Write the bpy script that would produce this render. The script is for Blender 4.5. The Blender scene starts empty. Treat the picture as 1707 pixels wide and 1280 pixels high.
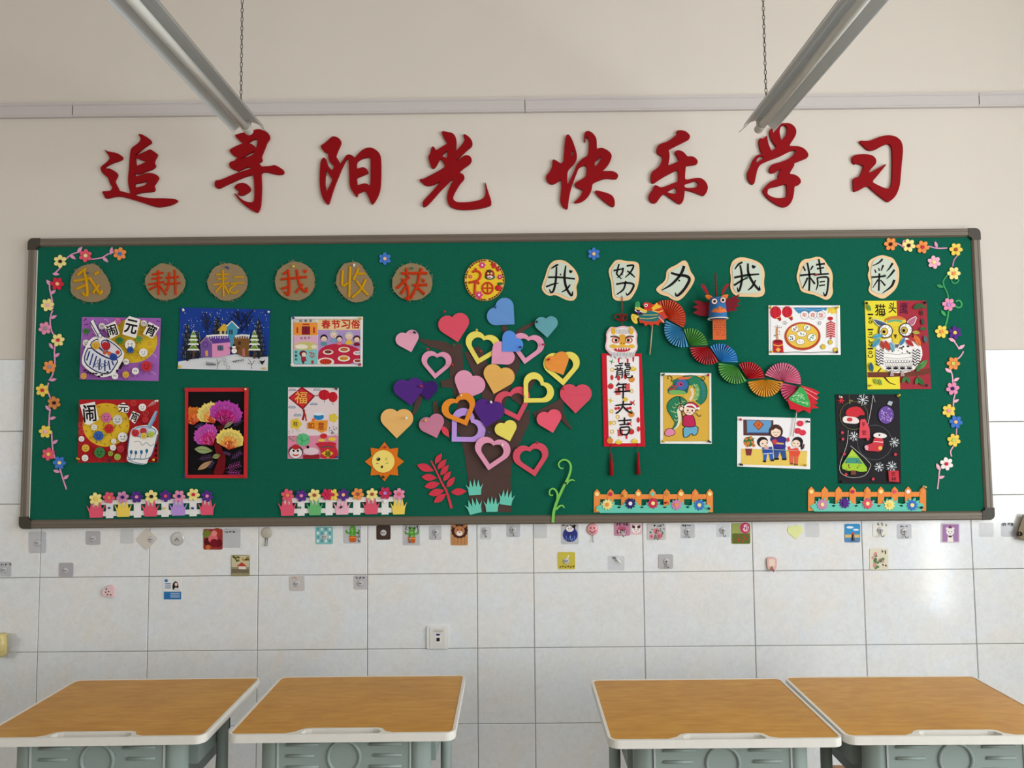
import bpy, bmesh, math, random
from mathutils import Vector, Matrix, geometry
random.seed(7)
PI = math.pi
scene = bpy.context.scene
COL = scene.collection

# ------------------------------------------------------------------ camera
FPX, IW, IH = 1213.13, 1707.0, 1280.0
CAM = Vector((0.0, -3.0499, 1.5933))
PITCH, YAW, ROLL = 0.0618, -0.0035, -0.0098
FWD = Vector((math.sin(YAW)*math.cos(PITCH), math.cos(YAW)*math.cos(PITCH), math.sin(PITCH)))
_r0 = Vector((math.cos(YAW), -math.sin(YAW), 0)); _u0 = _r0.cross(FWD)
RGT = _r0*math.cos(ROLL) + _u0*math.sin(ROLL)
UPV = -_r0*math.sin(ROLL) + _u0*math.cos(ROLL)
cd = bpy.data.cameras.new('camera'); cam = bpy.data.objects.new('camera', cd); COL.objects.link(cam)
cd.sensor_width = 36.0; cd.lens = FPX/IW*36.0; cd.clip_start = 0.02
mw = Matrix((RGT, UPV, -FWD)).transposed().to_4x4(); mw.translation = CAM
cam.matrix_world = mw
scene.camera = cam

# ------------------------------------------------------------------ light
scene.view_settings.view_transform = 'Standard'; scene.view_settings.look = 'None'
scene.view_settings.gamma = 1.0; scene.view_settings.use_curve_mapping = False
scene.view_settings.exposure = 0.25
world = bpy.data.worlds.new('sky'); scene.world = world; world.use_nodes = True
bg = world.node_tree.nodes['Background']; bg.inputs[0].default_value = (0.86, 0.93, 1.0, 1); bg.inputs[1].default_value = 0.35
ROOM = dict(x0=-3.4, x1=3.4, y0=-7.6, y1=0.0, z1=3.7)
def window_light(name, x, y0, y1, z0, z1, power, col, sx):
    l = bpy.data.lights.new(name, 'AREA'); l.shape = 'RECTANGLE'; l.size = y1-y0; l.size_y = z1-z0
    l.energy = power; l.color = col
    o = bpy.data.objects.new(name, l); COL.objects.link(o)
    o.location = (x, (y0+y1)/2, (z0+z1)/2)
    o.rotation_euler = (PI/2, 0, PI/2 if sx > 0 else -PI/2)   # daylight entering through the window opening
    return o
# openings of the side walls: y from, y to, sill, head
WIN_R = [(-2.58, -1.50, 0.80, 3.05), (-3.26, -2.78, 0.03, 2.70), (-5.90, -3.90, 0.80, 3.05)]
WIN_L = [(-2.9, -1.1, 1.2, 2.9), (-5.2, -3.4, 1.2, 2.9)]
SKY_R, SKY_L = 9.4, 0.6          # radiance of the sky outside the windows and of the dim corridor
for a, b, za, zb in WIN_R:
    window_light('daylight', ROOM['x1']+0.10, a, b, za, zb, SKY_R*PI*(b-a)*(zb-za), (0.93, 0.97, 1.0), 1)
for a, b, za, zb in WIN_L:
    window_light('corridor_daylight', ROOM['x0']-0.10, a, b, za, zb, SKY_L*PI*(b-a)*(zb-za), (1.0, 0.97, 0.93), -1)

# ------------------------------------------------------------------ helpers
def ray(px, py): return FWD + RGT*((px-853.5)/FPX) + UPV*((640-py)/FPX)
def P(px, py, d=0.0):
    """point of the plane y = -d (parallel to the back wall) seen at a photo pixel"""
    r = ray(px, py); t = (-d-CAM.y)/r.y
    return CAM + r*t
def PXM(d=0.0): return (-d-CAM.y)/FPX     # metres per pixel at that plane
def lin(c):
    c = c/255.0
    return c/12.92 if c <= 0.04045 else ((c+0.055)/1.055)**2.4
_mats = {}
def M(rgb, rough=0.75, spec=0.3, metal=0.0, bump=0.0, bscale=400.0, var=0.0, vscale=30.0, trans=0.0, alpha=1.0):
    key = (tuple(rgb), rough, spec, metal, bump, bscale, var, vscale, trans, alpha)
    if key in _mats: return _mats[key]
    m = bpy.data.materials.new('surface_%02x%02x%02x' % tuple(int(v) for v in rgb)); m.use_nodes = True
    nt = m.node_tree; b = nt.nodes['Principled BSDF']
    col = [lin(v) for v in rgb]
    b.inputs['Base Color'].default_value = (*col, 1)
    b.inputs['Roughness'].default_value = rough
    b.inputs['Specular IOR Level'].default_value = spec
    b.inputs['Metallic'].default_value = metal
    if trans: b.inputs['Transmission Weight'].default_value = trans
    if alpha < 1: b.inputs['Alpha'].default_value = alpha
    if bump or var:
        geo = nt.nodes.new('ShaderNodeNewGeometry')
        if var:
            n = nt.nodes.new('ShaderNodeTexNoise'); n.inputs['Scale'].default_value = vscale; n.inputs['Detail'].default_value = 4
            nt.links.new(geo.outputs['Position'], n.inputs['Vector'])
            mx = nt.nodes.new('ShaderNodeMix'); mx.data_type = 'RGBA'
            mx.inputs[6].default_value = (*[v*(1-var) for v in col], 1)
            mx.inputs[7].default_value = (*[min(1, v*(1+var)) for v in col], 1)
            nt.links.new(n.outputs['Fac'], mx.inputs[0]); nt.links.new(mx.outputs[2], b.inputs['Base Color'])
        if bump:
            n2 = nt.nodes.new('ShaderNodeTexNoise'); n2.inputs['Scale'].default_value = bscale; n2.inputs['Detail'].default_value = 3
            nt.links.new(geo.outputs['Position'], n2.inputs['Vector'])
            bp = nt.nodes.new('ShaderNodeBump'); bp.inputs['Strength'].default_value = bump; bp.inputs['Distance'].default_value = 0.002
            nt.links.new(n2.outputs['Fac'], bp.inputs['Height']); nt.links.new(bp.outputs['Normal'], b.inputs['Normal'])
    _mats[key] = m
    return m
def mk(name, verts, faces, mats, parent=None, fmats=None, smooth=False):
    me = bpy.data.meshes.new(name)
    off = parent_loc(parent)
    me.from_pydata([tuple(Vector(v)-off) for v in verts], [], faces)
    if not isinstance(mats, (list, tuple)): mats = [mats]
    for m in mats: me.materials.append(m)
    if fmats: me.polygons.foreach_set('material_index', fmats)
    if smooth: me.polygons.foreach_set('use_smooth', [True]*len(me.polygons))
    me.update()
    o = bpy.data.objects.new(name, me); COL.objects.link(o)
    if parent is not None: o.parent = parent
    return o
def parent_loc(p):
    v = Vector((0, 0, 0))
    while p is not None:
        v = v + p.location; p = p.parent
    return v
def tag(o, label, cat=None, group=None, kind=None):
    if label: o['label'] = label
    if cat: o['category'] = cat
    if group: o['group'] = group
    if kind: o['kind'] = kind
    return o
def thing(name, label, cat, loc, group=None):
    o = bpy.data.objects.new(name, None); COL.objects.link(o); o.location = loc
    o.empty_display_size = 0.02
    return tag(o, label, cat, group)
def copy_tree(o, parent=None):
    c = o.copy(); COL.objects.link(c); c.parent = parent
    for ch in list(o.children): copy_tree(ch, c)
    return c
# --- geometry collectors
class G:
    """collects faces of one mesh; every face keeps the material it was added with"""
    def __init__(s): s.v = []; s.f = []; s.m = []; s.mats = []
    def mi(s, m):
        if m not in s.mats: s.mats.append(m)
        return s.mats.index(m)
    def add(s, vs, fs, m):
        b = len(s.v); s.v += [Vector(v) for v in vs]; k = s.mi(m)
        for f in fs: s.f.append([i+b for i in f]); s.m.append(k)
        return s
    def box(s, a, b, m, bev=0.0):
        x0, y0, z0 = a; x1, y1, z1 = b
        vs = [(x0,y0,z0),(x1,y0,z0),(x1,y1,z0),(x0,y1,z0),(x0,y0,z1),(x1,y0,z1),(x1,y1,z1),(x0,y1,z1)]
        fs = [(0,3,2,1),(4,5,6,7),(0,1,5,4),(1,2,6,5),(2,3,7,6),(3,0,4,7)]
        return s.add(vs, fs, m)
    def prism(s, outer, th, m, holes=(), side=None, flat=False):
        """outer, holes: lists of world points on a plane facing -Y (front); the body goes th deep towards +Y"""
        loops = [list(outer)] + [list(h) for h in holes]
        tris = geometry.tessellate_polygon([[Vector((p.x, p.z, 0)) for p in l] for l in loops])
        flat_v = [p for l in loops for p in l]; n = len(flat_v)
        def tri_or(t):
            a, b, c = (flat_v[i] for i in t)
            return t if ((b.x-a.x)*(c.z-a.z)-(b.z-a.z)*(c.x-a.x)) > 0 else (t[0], t[2], t[1])
        tris = [tri_or(t) for t in tris]
        s.add(flat_v, tris, m)
        if flat: return s
        bk = [p+Vector((0, th, 0)) for p in flat_v]
        s.add(bk, [(a, c, b) for a, b, c in tris], m)
        b0 = 0; vs = []; fs = []
        for k, l in enumerate(loops):
            ar = sum(l[i].x*l[(i+1) % len(l)].z-l[(i+1) % len(l)].x*l[i].z for i in range(len(l)))
            ccw = (ar > 0) == (k == 0)
            q = len(vs); nn = len(l)
            vs += l; vs += [p+Vector((0, th, 0)) for p in l]
            for i in range(nn):
                j = (i+1) % nn
                fs.append((q+i, q+nn+i, q+nn+j, q+j) if ccw else (q+j, q+nn+j, q+nn+i, q+i))
        s.add(vs, fs, side or m)
        return s
    def tube(s, pts, r, m, n=8, closed=False, caps=True):
        pts = [Vector(p) for p in pts]; L = len(pts); rr = r if isinstance(r, (list, tuple)) else [r]*L
        vs = []; fs = []; up = None
        for i, p in enumerate(pts):
            a = pts[(i-1) % L] if (closed or i > 0) else p
            c = pts[(i+1) % L] if (closed or i < L-1) else p
            t = (c-a).normalized()
            if up is None: up = Vector((0, 0, 1)) if abs(t.z) < 0.9 else Vector((1, 0, 0))
            u = t.cross(up)
            if u.length < 1e-6: u = t.cross(Vector((0, 1, 0.3)))
            u.normalize(); w = u.cross(t); up = w
            for k in range(n):
                an = 2*PI*k/n
                vs.append(p+u*math.cos(an)*rr[i]+w*math.sin(an)*rr[i])
        for i in range(L if closed else L-1):
            j = (i+1) % L
            for k in range(n):
                q = (k+1) % n
                fs.append((i*n+k, i*n+q, j*n+q, j*n+k))
        if caps and not closed:
            fs.append(tuple(range(n))[::-1]); fs.append(tuple((L-1)*n+k for k in range(n)))
        return s.add(vs, fs, m)
    def lathe(s, prof, m, M4, n=14):
        """prof: (radius, height) pairs, turned about local z, placed by M4"""
        vs = []; fs = []
        for r, h in prof:
            for k in range(n):
                a = 2*PI*k/n; vs.append(M4 @ Vector((r*math.cos(a), r*math.sin(a), h)))
        for i in range(len(prof)-1):
            for k in range(n):
                q = (k+1) % n
                fs.append((i*n+k, i*n+q, (i+1)*n+q, (i+1)*n+k))
        fs.append(tuple(range(n))[::-1]); fs.append(tuple((len(prof)-1)*n+k for k in range(n)))
        return s.add(vs, fs, m)
    def build(s, name, parent=None, smooth=False):
        return mk(name, s.v, s.f, s.mats, parent, s.m, smooth)
# --- outlines in photo pixels
def chaikin(p, closed=True, it=1):
    for _ in range(it):
        q = []
        n = len(p)
        for i in range(n if closed else n-1):
            a, b = p[i], p[(i+1) % n]
            q.append((a[0]*.75+b[0]*.25, a[1]*.75+b[1]*.25)); q.append((a[0]*.25+b[0]*.75, a[1]*.25+b[1]*.75))
        if not closed: q = [p[0]]+q+[p[-1]]
        p = q
    return p
def spline(p, n=5, closed=False):
    q = []; L = len(p)
    for i in range(L if closed else L-1):
        g = lambda k: p[k % L] if closed else p[max(0, min(L-1, k))]
        a, b, c, d = g(i-1), g(i), g(i+1), g(i+2)
        for k in range(n):
            t = k/n
            q.append(tuple(0.5*((2*b[j])+(-a[j]+c[j])*t+(2*a[j]-5*b[j]+4*c[j]-d[j])*t*t+(-a[j]+3*b[j]-3*c[j]+d[j])*t**3) for j in range(len(b))))
    if not closed: q.append(tuple(p[-1]))
    return q
def T(x0, y0, s): return lambda pts: [(x0+x/s, y0+y/s) for x, y in pts]
def circ(cx, cy, r, ry=None, n=18, rot=0.0):
    ry = r if ry is None else ry; c, s_ = math.cos(rot), math.sin(rot)
    return [(cx+r*math.cos(2*PI*i/n)*c-ry*math.sin(2*PI*i/n)*s_, cy+r*math.cos(2*PI*i/n)*s_+ry*math.sin(2*PI*i/n)*c) for i in range(n)]
def ribbon(pts, w, smooth=4):
    """outline of a brush stroke; w: width or list of widths (px)"""
    L = len(pts)
    if not isinstance(w, (list, tuple)): w = [w]*L
    w = [w[min(int(i*len(w)/L), len(w)-1)] if len(w) != L else w[i] for i in range(L)]
    p = [(x, y, ww) for (x, y), ww in zip(pts, w)]
    if smooth and L > 2: p = spline(p, smooth)
    l = []; r = []
    for i, (x, y, ww) in enumerate(p):
        a = p[max(0, i-1)]; b = p[min(len(p)-1, i+1)]
        dx, dy = b[0]-a[0], b[1]-a[1]; d = math.hypot(dx, dy) or 1
        nx, ny = -dy/d*ww/2, dx/d*ww/2
        l.append((x+nx, y+ny)); r.append((x-nx, y-ny))
    def cap(c, prev, ww):
        d = math.hypot(c[0]-prev[0], c[1]-prev[1]) or 1
        return (c[0]+(c[0]-prev[0])/d*ww*0.45, c[1]+(c[1]-prev[1])/d*ww*0.45)
    e = cap(p[-1], p[-2], p[-1][2]); b = cap(p[0], p[1], p[0][2])
    return l+[e]+r[::-1]+[b], l, r
def W(pts, d): return [P(x, y, d) for x, y in pts]
def gstroke(g, pts, w, m, d, th=0.0, smooth=4):
    """brush stroke as a strip of quads on the plane y=-d"""
    _, l, r = ribbon(pts, w, smooth)
    vs = W(l, d)+W(r, d); n = len(l)
    fs = [(i, n+i, n+i+1, i+1) for i in range(n-1)]
    if th:
        k = len(vs); vs = vs+[v+Vector((0, th, 0)) for v in vs]
        fs += [(i, i+1, k+i+1, k+i) for i in range(n-1)]+[(n+i+1, n+i, k+n+i, k+n+i+1) for i in range(n-1)]
        fs += [(0, k, k+n, n), (n-1, 2*n-1, k+2*n-1, k+n-1)]
    g.add(vs, fs, m)
# --- lettering: glyph outlines of Blender's own font
_glyph = {}
def glyph(ch, bold=0.0):
    k = (ch, bold)
    if k not in _glyph:
        c = bpy.data.curves.new('glyph', 'FONT'); c.body = ch; c.offset = bold; c.resolution_u = 3
        o = bpy.data.objects.new('glyph', c); COL.objects.link(o)
        dg = bpy.context.evaluated_depsgraph_get(); dg.update()
        me = bpy.data.meshes.new_from_object(o.evaluated_get(dg))
        vs = [(v.co.x, v.co.y) for v in me.vertices]; fs = [tuple(p.vertices) for p in me.polygons]
        xs = [v[0] for v in vs] or [0]; ys = [v[1] for v in vs] or [0]
        cx, cy = (min(xs)+max(xs))/2, (min(ys)+max(ys))/2
        h = max(max(ys)-min(ys), 1e-3); w = max(xs)-min(xs)
        _glyph[k] = ([(x-cx, y-cy) for x, y in vs], fs, w, h)
        bpy.data.objects.remove(o); bpy.data.curves.remove(c); bpy.data.meshes.remove(me)
    return _glyph[k]
def gtext(g, ch, cx, cy, w, h, m, d, rot=0.0, bold=0.012, shear=0.0):
    """one character fitted into a w x h px box centred on photo pixel cx,cy"""
    vs, fs, gw, gh = glyph(ch)
    c, s_ = math.cos(rot), math.sin(rot)
    b = bold*max(w, h)
    for k, (ox, oy) in enumerate(((0, 0), (-b, -b), (b, -b), (-b, b), (b, b)) if bold else ((0, 0),)):   # a thicker pen: the glyph laid down a few times
        out = []
        for x, y in vs:
            X = x/gw*(w-2*b)+ox; Y = -y/gh*(h-2*b)+oy
            out.append(P(cx+X*c-Y*s_, cy+X*s_+Y*c, d+k*.000004))
        g.add(out, fs, m)

# ------------------------------------------------------------------ materials
PLASTER = M((222, 214, 204), 0.9, 0.15, bump=0.15, bscale=120, var=0.025, vscale=3)
CEIL = M((236, 232, 224), 0.95, 0.1)
FLOORM = M((150, 146, 140), 0.35, 0.4, var=0.12, vscale=6)
def tile_material():
    m = bpy.data.materials.new('ceramic_tile'); m.use_nodes = True; nt = m.node_tree; b = nt.nodes['Principled BSDF']
    geo = nt.nodes.new('ShaderNodeNewGeometry')
    n1 = nt.nodes.new('ShaderNodeTexNoise'); n1.inputs['Scale'].default_value = 5.0; n1.inputs['Detail'].default_value = 6; n1.inputs['Distortion'].default_value = 1.2
    n2 = nt.nodes.new('ShaderNodeTexNoise'); n2.inputs['Scale'].default_value = 38.0; n2.inputs['Detail'].default_value = 5; n2.inputs['Roughness'].default_value = 0.7; n2.inputs['Distortion'].default_value = 1.0
    r1 = nt.nodes.new('ShaderNodeValToRGB'); e = r1.color_ramp.elements
    e[0].position = 0.3; e[0].color = (lin(238), lin(236), lin(232), 1); e[1].position = 0.7; e[1].color = (lin(234), lin(239), lin(244), 1)
    r2 = nt.nodes.new('ShaderNodeValToRGB'); e = r2.color_ramp.elements
    e[0].position = 0.32; e[0].color = (0.86, 0.85, 0.83, 1); e[1].position = 0.62; e[1].color = (1, 1, 1, 1)
    mx = nt.nodes.new('ShaderNodeMix'); mx.data_type = 'RGBA'; mx.blend_type = 'MULTIPLY'; mx.inputs[0].default_value = 0.55
    for n in (n1, n2): nt.links.new(geo.outputs['Position'], n.inputs['Vector'])
    nt.links.new(n1.outputs['Fac'], r1.inputs[0]); nt.links.new(n2.outputs['Fac'], r2.inputs[0])
    nt.links.new(r1.outputs[0], mx.inputs[6]); nt.links.new(r2.outputs[0], mx.inputs[7])
    nt.links.new(mx.outputs[2], b.inputs['Base Color'])
    b.inputs['Roughness'].default_value = 0.13; b.inputs['Specular IOR Level'].default_value = 0.5
    bp = nt.nodes.new('ShaderNodeBump'); bp.inputs['Strength'].default_value = 0.06; bp.inputs['Distance'].default_value = 0.003
    n3 = nt.nodes.new('ShaderNodeTexNoise'); n3.inputs['Scale'].default_value = 14.0; n3.inputs['Detail'].default_value = 2
    nt.links.new(geo.outputs['Position'], n3.inputs['Vector']); nt.links.new(n3.outputs['Fac'], bp.inputs['Height']); nt.links.new(bp.outputs['Normal'], b.inputs['Normal'])
    return m
TILE = tile_material()
GROUT = M((150, 148, 144), 0.9, 0.1)
def felt_material():
    m = bpy.data.materials.new('green_felt'); m.use_nodes = True; nt = m.node_tree; b = nt.nodes['Principled BSDF']
    geo = nt.nodes.new('ShaderNodeNewGeometry')
    n = nt.nodes.new('ShaderNodeTexNoise'); n.inputs['Scale'].default_value = 330; n.inputs['Detail'].default_value = 4; n.inputs['Roughness'].default_value = 0.7
    nt.links.new(geo.outputs['Position'], n.inputs['Vector'])
    r = nt.nodes.new('ShaderNodeValToRGB'); e = r.color_ramp.elements
    e[0].position = 0.3; e[0].color = (lin(8), lin(76), lin(58), 1); e[1].position = 0.72; e[1].color = (lin(26), lin(114), lin(91), 1)
    nt.links.new(n.outputs['Fac'], r.inputs[0]); nt.links.new(r.outputs[0], b.inputs['Base Color'])
    b.inputs['Roughness'].default_value = 0.95; b.inputs['Specular IOR Level'].default_value = 0.05
    b.inputs['Sheen Weight'].default_value = 0.05
    bp = nt.nodes.new('ShaderNodeBump'); bp.inputs['Strength'].default_value = 0.5; bp.inputs['Distance'].default_value = 0.002
    nt.links.new(n.outputs['Fac'], bp.inputs['Height']); nt.links.new(bp.outputs['Normal'], b.inputs['Normal'])
    return m
FELT = felt_material()
ALU = M((112, 101, 88), 0.42, 0.4, metal=0.15)
CORNER = M((62, 55, 44), 0.5, 0.4)
RED = M((144, 6, 16), 0.7, 0.15)
BLACK = M((18, 16, 16), 0.7, 0.2)
WHITE = M((244, 242, 240), 0.75, 0.25)
PAPER = M((246, 242, 240), 0.85, 0.15)

# ------------------------------------------------------------------ room shell
def struct(name, label, cat='structure'):
    o = thing(name, label, cat, (0, 0, 0)); o['kind'] = 'structure'; return o
x0, x1, y0, z1 = ROOM['x0'], ROOM['x1'], ROOM['y0'], ROOM['z1']
def room_box(name, a, b, m, label, cat):
    o = G().box(a, b, m).build(name); tag(o, label, cat, kind='structure'); return o
room_box('floor', (x0-.2, y0-.2, -0.1), (x1+.2, 0.2, 0.0), FLOORM, 'grey terrazzo classroom floor under the desks', 'floor')
room_box('ceiling', (x0-.2, y0-.2, z1), (x1+.2, 0.2, z1+.1), CEIL, 'white painted classroom ceiling above the lamps', 'ceiling')
wall_back = room_box('wall_back', (x0-.2, 0.0, 0.0), (x1+.2, 0.2, z1), PLASTER, 'cream plaster back wall with white tiled dado', 'wall')
room_box('wall_front', (x0-.2, y0-.2, 0.0), (x1+.2, y0, z1), PLASTER, 'cream plaster wall at the far end of the classroom', 'wall')
def pierced_wall(name, x, t, wins, label):
    g = G(); xs = (min(x, x+t), max(x, x+t)); ys = [0.0]
    for a, b, za, zb in wins: ys += [b, a]
    ys.append(y0)
    for i in range(0, len(ys)-1, 2): g.box((xs[0], ys[i+1], 0), (xs[1], ys[i], z1), PLASTER)
    for a, b, za, zb in wins:
        g.box((xs[0], a, 0), (xs[1], b, za), PLASTER); g.box((xs[0], a, zb), (xs[1], b, z1), PLASTER)
    o = g.build(name); return tag(o, label, 'wall', kind='structure')
pierced_wall('wall_right', x1, 0.2, WIN_R, 'cream plaster wall with the large daylight windows')
pierced_wall('wall_left', x0, -0.2, WIN_L, 'cream plaster wall with the corridor windows')
wf = M((214, 214, 212), 0.5, 0.4)
nwin = 0
for wins, x in ((WIN_R, x1+0.03), (WIN_L, x0-0.07)):
    for a, b, za, zb in wins:
        nwin += 1
        door = za < .5
        w_ = thing('door_1' if door else 'window_%d' % nwin, 'aluminium framed glazed door in the right wall' if door else 'aluminium framed window bay number %d along the side walls' % nwin, 'door' if door else 'window', (x, (a+b)/2, za)); w_['kind'] = 'structure'
        t = 0.05
        for (ya, yb, zc, zd) in ((a, b, za, za+t), (a, b, zb-t, zb)):
            G().box((x, ya, zc), (x+.04, yb, zd), wf).build('frame_rail', w_)
        for ym in ((a, b-t) if door else (a, a+(b-a)/3-t/2, a+2*(b-a)/3-t/2, b-t)):
            G().box((x, ym, za+t), (x+.04, ym+t, zb-t), wf).build('mullion', w_)
        if not door: G().box((x, a+t, za+(zb-za)*.68), (x+.04, b-t, za+(zb-za)*.68+t), wf).build('transom', w_)

# tiled dado: every tile a piece of the back wall
TW_, TH_, JT = 0.452, 0.302, 0.0028
SX0 = -1.9704
g = G(); g.box((x0, -0.0045, 0), (x1, 0.0, 1.906), GROUT); g.build('grout', wall_back)
def col_edges():
    e = [SX0+k*TW_ for k in range(-3, 5)]
    e += [SX0+4*TW_+0.2332+k*TW_ for k in range(0, 7)]
    e = [v for v in e if x0 < v < x1]
    return [x0]+e+[x1]
rows = [1.906-k*TH_ for k in range(0, 7)]+[0.0]
_tm = {}
def tile(xa, xb, za, zb):
    w, h = round(xb-xa-JT, 4), round(zb-za-JT, 4)
    if w < 0.02 or h < 0.02: return
    if (w, h) not in _tm:
        c = 0.0018; d = 0.008; vs = []
        for (ix, dd) in ((0, 0), (0, d-.0015), (c, d)):
            vs += [(-w/2+ix, -dd, -h/2+ix), (w/2-ix, -dd, -h/2+ix), (w/2-ix, -dd, h/2-ix), (-w/2+ix, -dd, h/2-ix)]
        fs = [(8, 9, 10, 11)]
        for q in (0, 4):
            for i in range(4):
                j = (i+1) % 4; fs.append((q+i, q+j, q+4+j, q+4+i))
        me = bpy.data.meshes.new('tile'); me.from_pydata(vs, [], fs); me.materials.append(TILE); _tm[(w, h)] = me
    o = bpy.data.objects.new('tile', _tm[(w, h)]); COL.objects.link(o); o.parent = wall_back
    o.location = ((xa+xb)/2, random.uniform(-.0004, .0002), (za+zb)/2)
ce = col_edges()
for i in range(len(ce)-1):
    for j in range(len(rows)-1): tile(ce[i], ce[i+1], rows[j+1], rows[j])

# cable trunking along the wall
TRK = M((205, 198, 196), 0.5, 0.35)
zt0, zt1 = P(800, 189.5).z, P(800, 167).z
tk = thing('cable_trunking', 'pale grey plastic cable trunking along the upper wall', 'trunking', (0, 0, zt0))
sx = [x0, P(126, 180).x, P(875, 178).x, P(1627, 165).x, x1]
for i in range(4):
    g = G(); a, b = sx[i]+.001, sx[i+1]-.001
    h = zt1-zt0
    pr = [(0, zt0), (-.016, zt0), (-.018, zt0+.003), (-.018, zt0+.006), (-.02, zt0+.008), (-.02, zt1-.014), (-.018, zt1-.012), (-.022, zt1-.008), (-.022, zt1), (0, zt1)]
    vs = [(a, y, z) for y, z in pr]+[(b, y, z) for y, z in pr]; n = len(pr)
    g.add(vs, [(k, (k+1) % n, n+(k+1) % n, n+k) for k in range(n)]+[tuple(range(n))[::-1], tuple(range(n, 2*n))], TRK)
    g.build('trunking_length', tk)
for i in (1, 2, 3):
    G().box((sx[i]-.0012, -.0212, zt0+.008), (sx[i]+.0012, -.0195, zt1-.015), M((90, 86, 84))).build('joint', tk)

# ------------------------------------------------------------------ bulletin board
BX0, BX1, BZ0, BZ1 = -2.0453, 1.9607, 1.2026, 2.4162
FW, FD, PD = 0.036, 0.034, 0.024      # frame width, frame depth, felt depth from the wall
bd = thing('bulletin_board', 'long green felt bulletin board with grey metal frame on back wall', 'bulletin board', (-0.04, -0.008, BZ0))
G().box((BX0+.01, -PD, BZ0+.01), (BX1-.01, -0.0085, BZ1-.01), FELT).build('felt_panel', bd)
prof = [(0, .0085), (0, .026), (.002, .031), (.006, FD), (.012, FD), (.013, FD-.0015), (.017, FD-.0015), (.018, FD), (.029, FD), (.033, .030), (.036, .026), (.036, .0085)]
def rail(horizontal, at, sgn, a, b):
    vs = []
    for t in (a, b):
        for w, d in prof:
            vs.append((t, -d, at+sgn*w) if horizontal else (at+sgn*w, -d, t))
    n = len(prof)
    g = G(); g.add(vs, [(k, (k+1) % n, n+(k+1) % n, n+k) for k in range(n)]+[tuple(range(n)), tuple(range(n, 2*n))], ALU)
    return g.build('frame_rail', bd)
CL = 0.050
rail(True, BZ1, -1, BX0+CL, BX1-CL); rail(True, BZ0, 1, BX0+CL, BX1-CL)
rail(False, BX0, 1, BZ0+CL, BZ1-CL); rail(False, BX1, -1, BZ0+CL, BZ1-CL)
for cx, sx_ in ((BX0, 1), (BX1, -1)):
    for cz, sz_ in ((BZ0, 1), (BZ1, -1)):
        o_ = [(cx+sx_*CL, cz)]
        r_ = 0.022
        for k in range(7):
            a = PI/2*k/6; o_.append((cx+sx_*(r_-r_*math.sin(a)), cz+sz_*(r_-r_*math.cos(a))))
        o_ += [(cx, cz+sz_*CL), (cx+sx_*(FW+.001), cz+sz_*CL)]
        for k in range(5):
            a = PI/2*k/4; o_.append((cx+sx_*(FW+.001+.010-.010*math.cos(a)), cz+sz_*(FW+.001+.010-.010*math.sin(a))))
        o_.append((cx+sx_*CL, cz+sz_*(FW+.001)))
        g = G(); g.prism([Vector((x, -FD-.0015, z)) for x, z in o_], FD-.007, CORNER); g.build('corner_cap', bd)
# thin pale inner lip on the left rail
G().box((BX0+FW, -.0275, BZ0+.045), (BX0+FW+.0022, -.0243, BZ1-.05), M((225, 222, 212), .4)).build('inner_lip', bd)

# ------------------------------------------------------------------ red wall characters
CH = {}
CH['chase'] = ((160, 215, 9.143), [[(125,305),(165,335),(230,350),(300,360),(360,385),(400,420),(395,455),(350,480),(280,500),(220,525),(160,555),(110,595),(150,600),(200,598),(250,620),(305,655),(325,690),(310,730),(290,765),(278,795),(300,840),(325,885),(345,930),(365,945),(420,955),(470,970),(525,985),(510,930),(495,870),(487,800),(488,730),(495,660),(503,580),(508,500),(513,430),(520,350),(535,300),(560,270),(600,245),(640,215),(670,180),(680,150),(670,120),(645,85),(655,72),(690,78),(730,95),(770,120),(810,145),(840,180),(835,210),(790,235),(730,275),(670,325),(620,370),(582,396),(600,405),(660,380),(730,350),(790,320),(825,305),(870,330),(935,380),(915,420),(890,470),(880,515),(905,550),(890,585),(830,620),(760,640),(690,670),(620,688),(594,668),(582,700),(594,720),(640,714),(700,690),(760,670),(830,668),(890,680),(935,705),(952,740),(925,790),(895,830),(875,860),(895,900),(885,945),(820,955),(740,960),(650,975),(590,990),(610,1010),(680,1030),(760,1045),(860,1055),(960,1053),(1060,1055),(1140,1060),(1220,1070),(1243,1090),(1225,1110),(1170,1140),(1100,1165),(1020,1180),(950,1187),(890,1180),(800,1150),(700,1115),(600,1085),(500,1055),(430,1035),(370,1025),(290,1025),(220,1040),(140,1060),(120,1010),(88,950),(140,945),(200,945),(235,925),(250,890),(220,850),(200,800),(185,745),(140,710),(95,670),(70,620),(68,580),(100,550),(150,515),(190,475),(210,445),(195,410),(160,360)],
 [(594,420),(640,450),(700,475),(770,490),(720,520),(660,545),(608,565),(600,510)], [(590,830),(650,825),(720,805),(795,790),(770,825),(740,860),(680,875),(590,895),(585,860)]])
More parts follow.
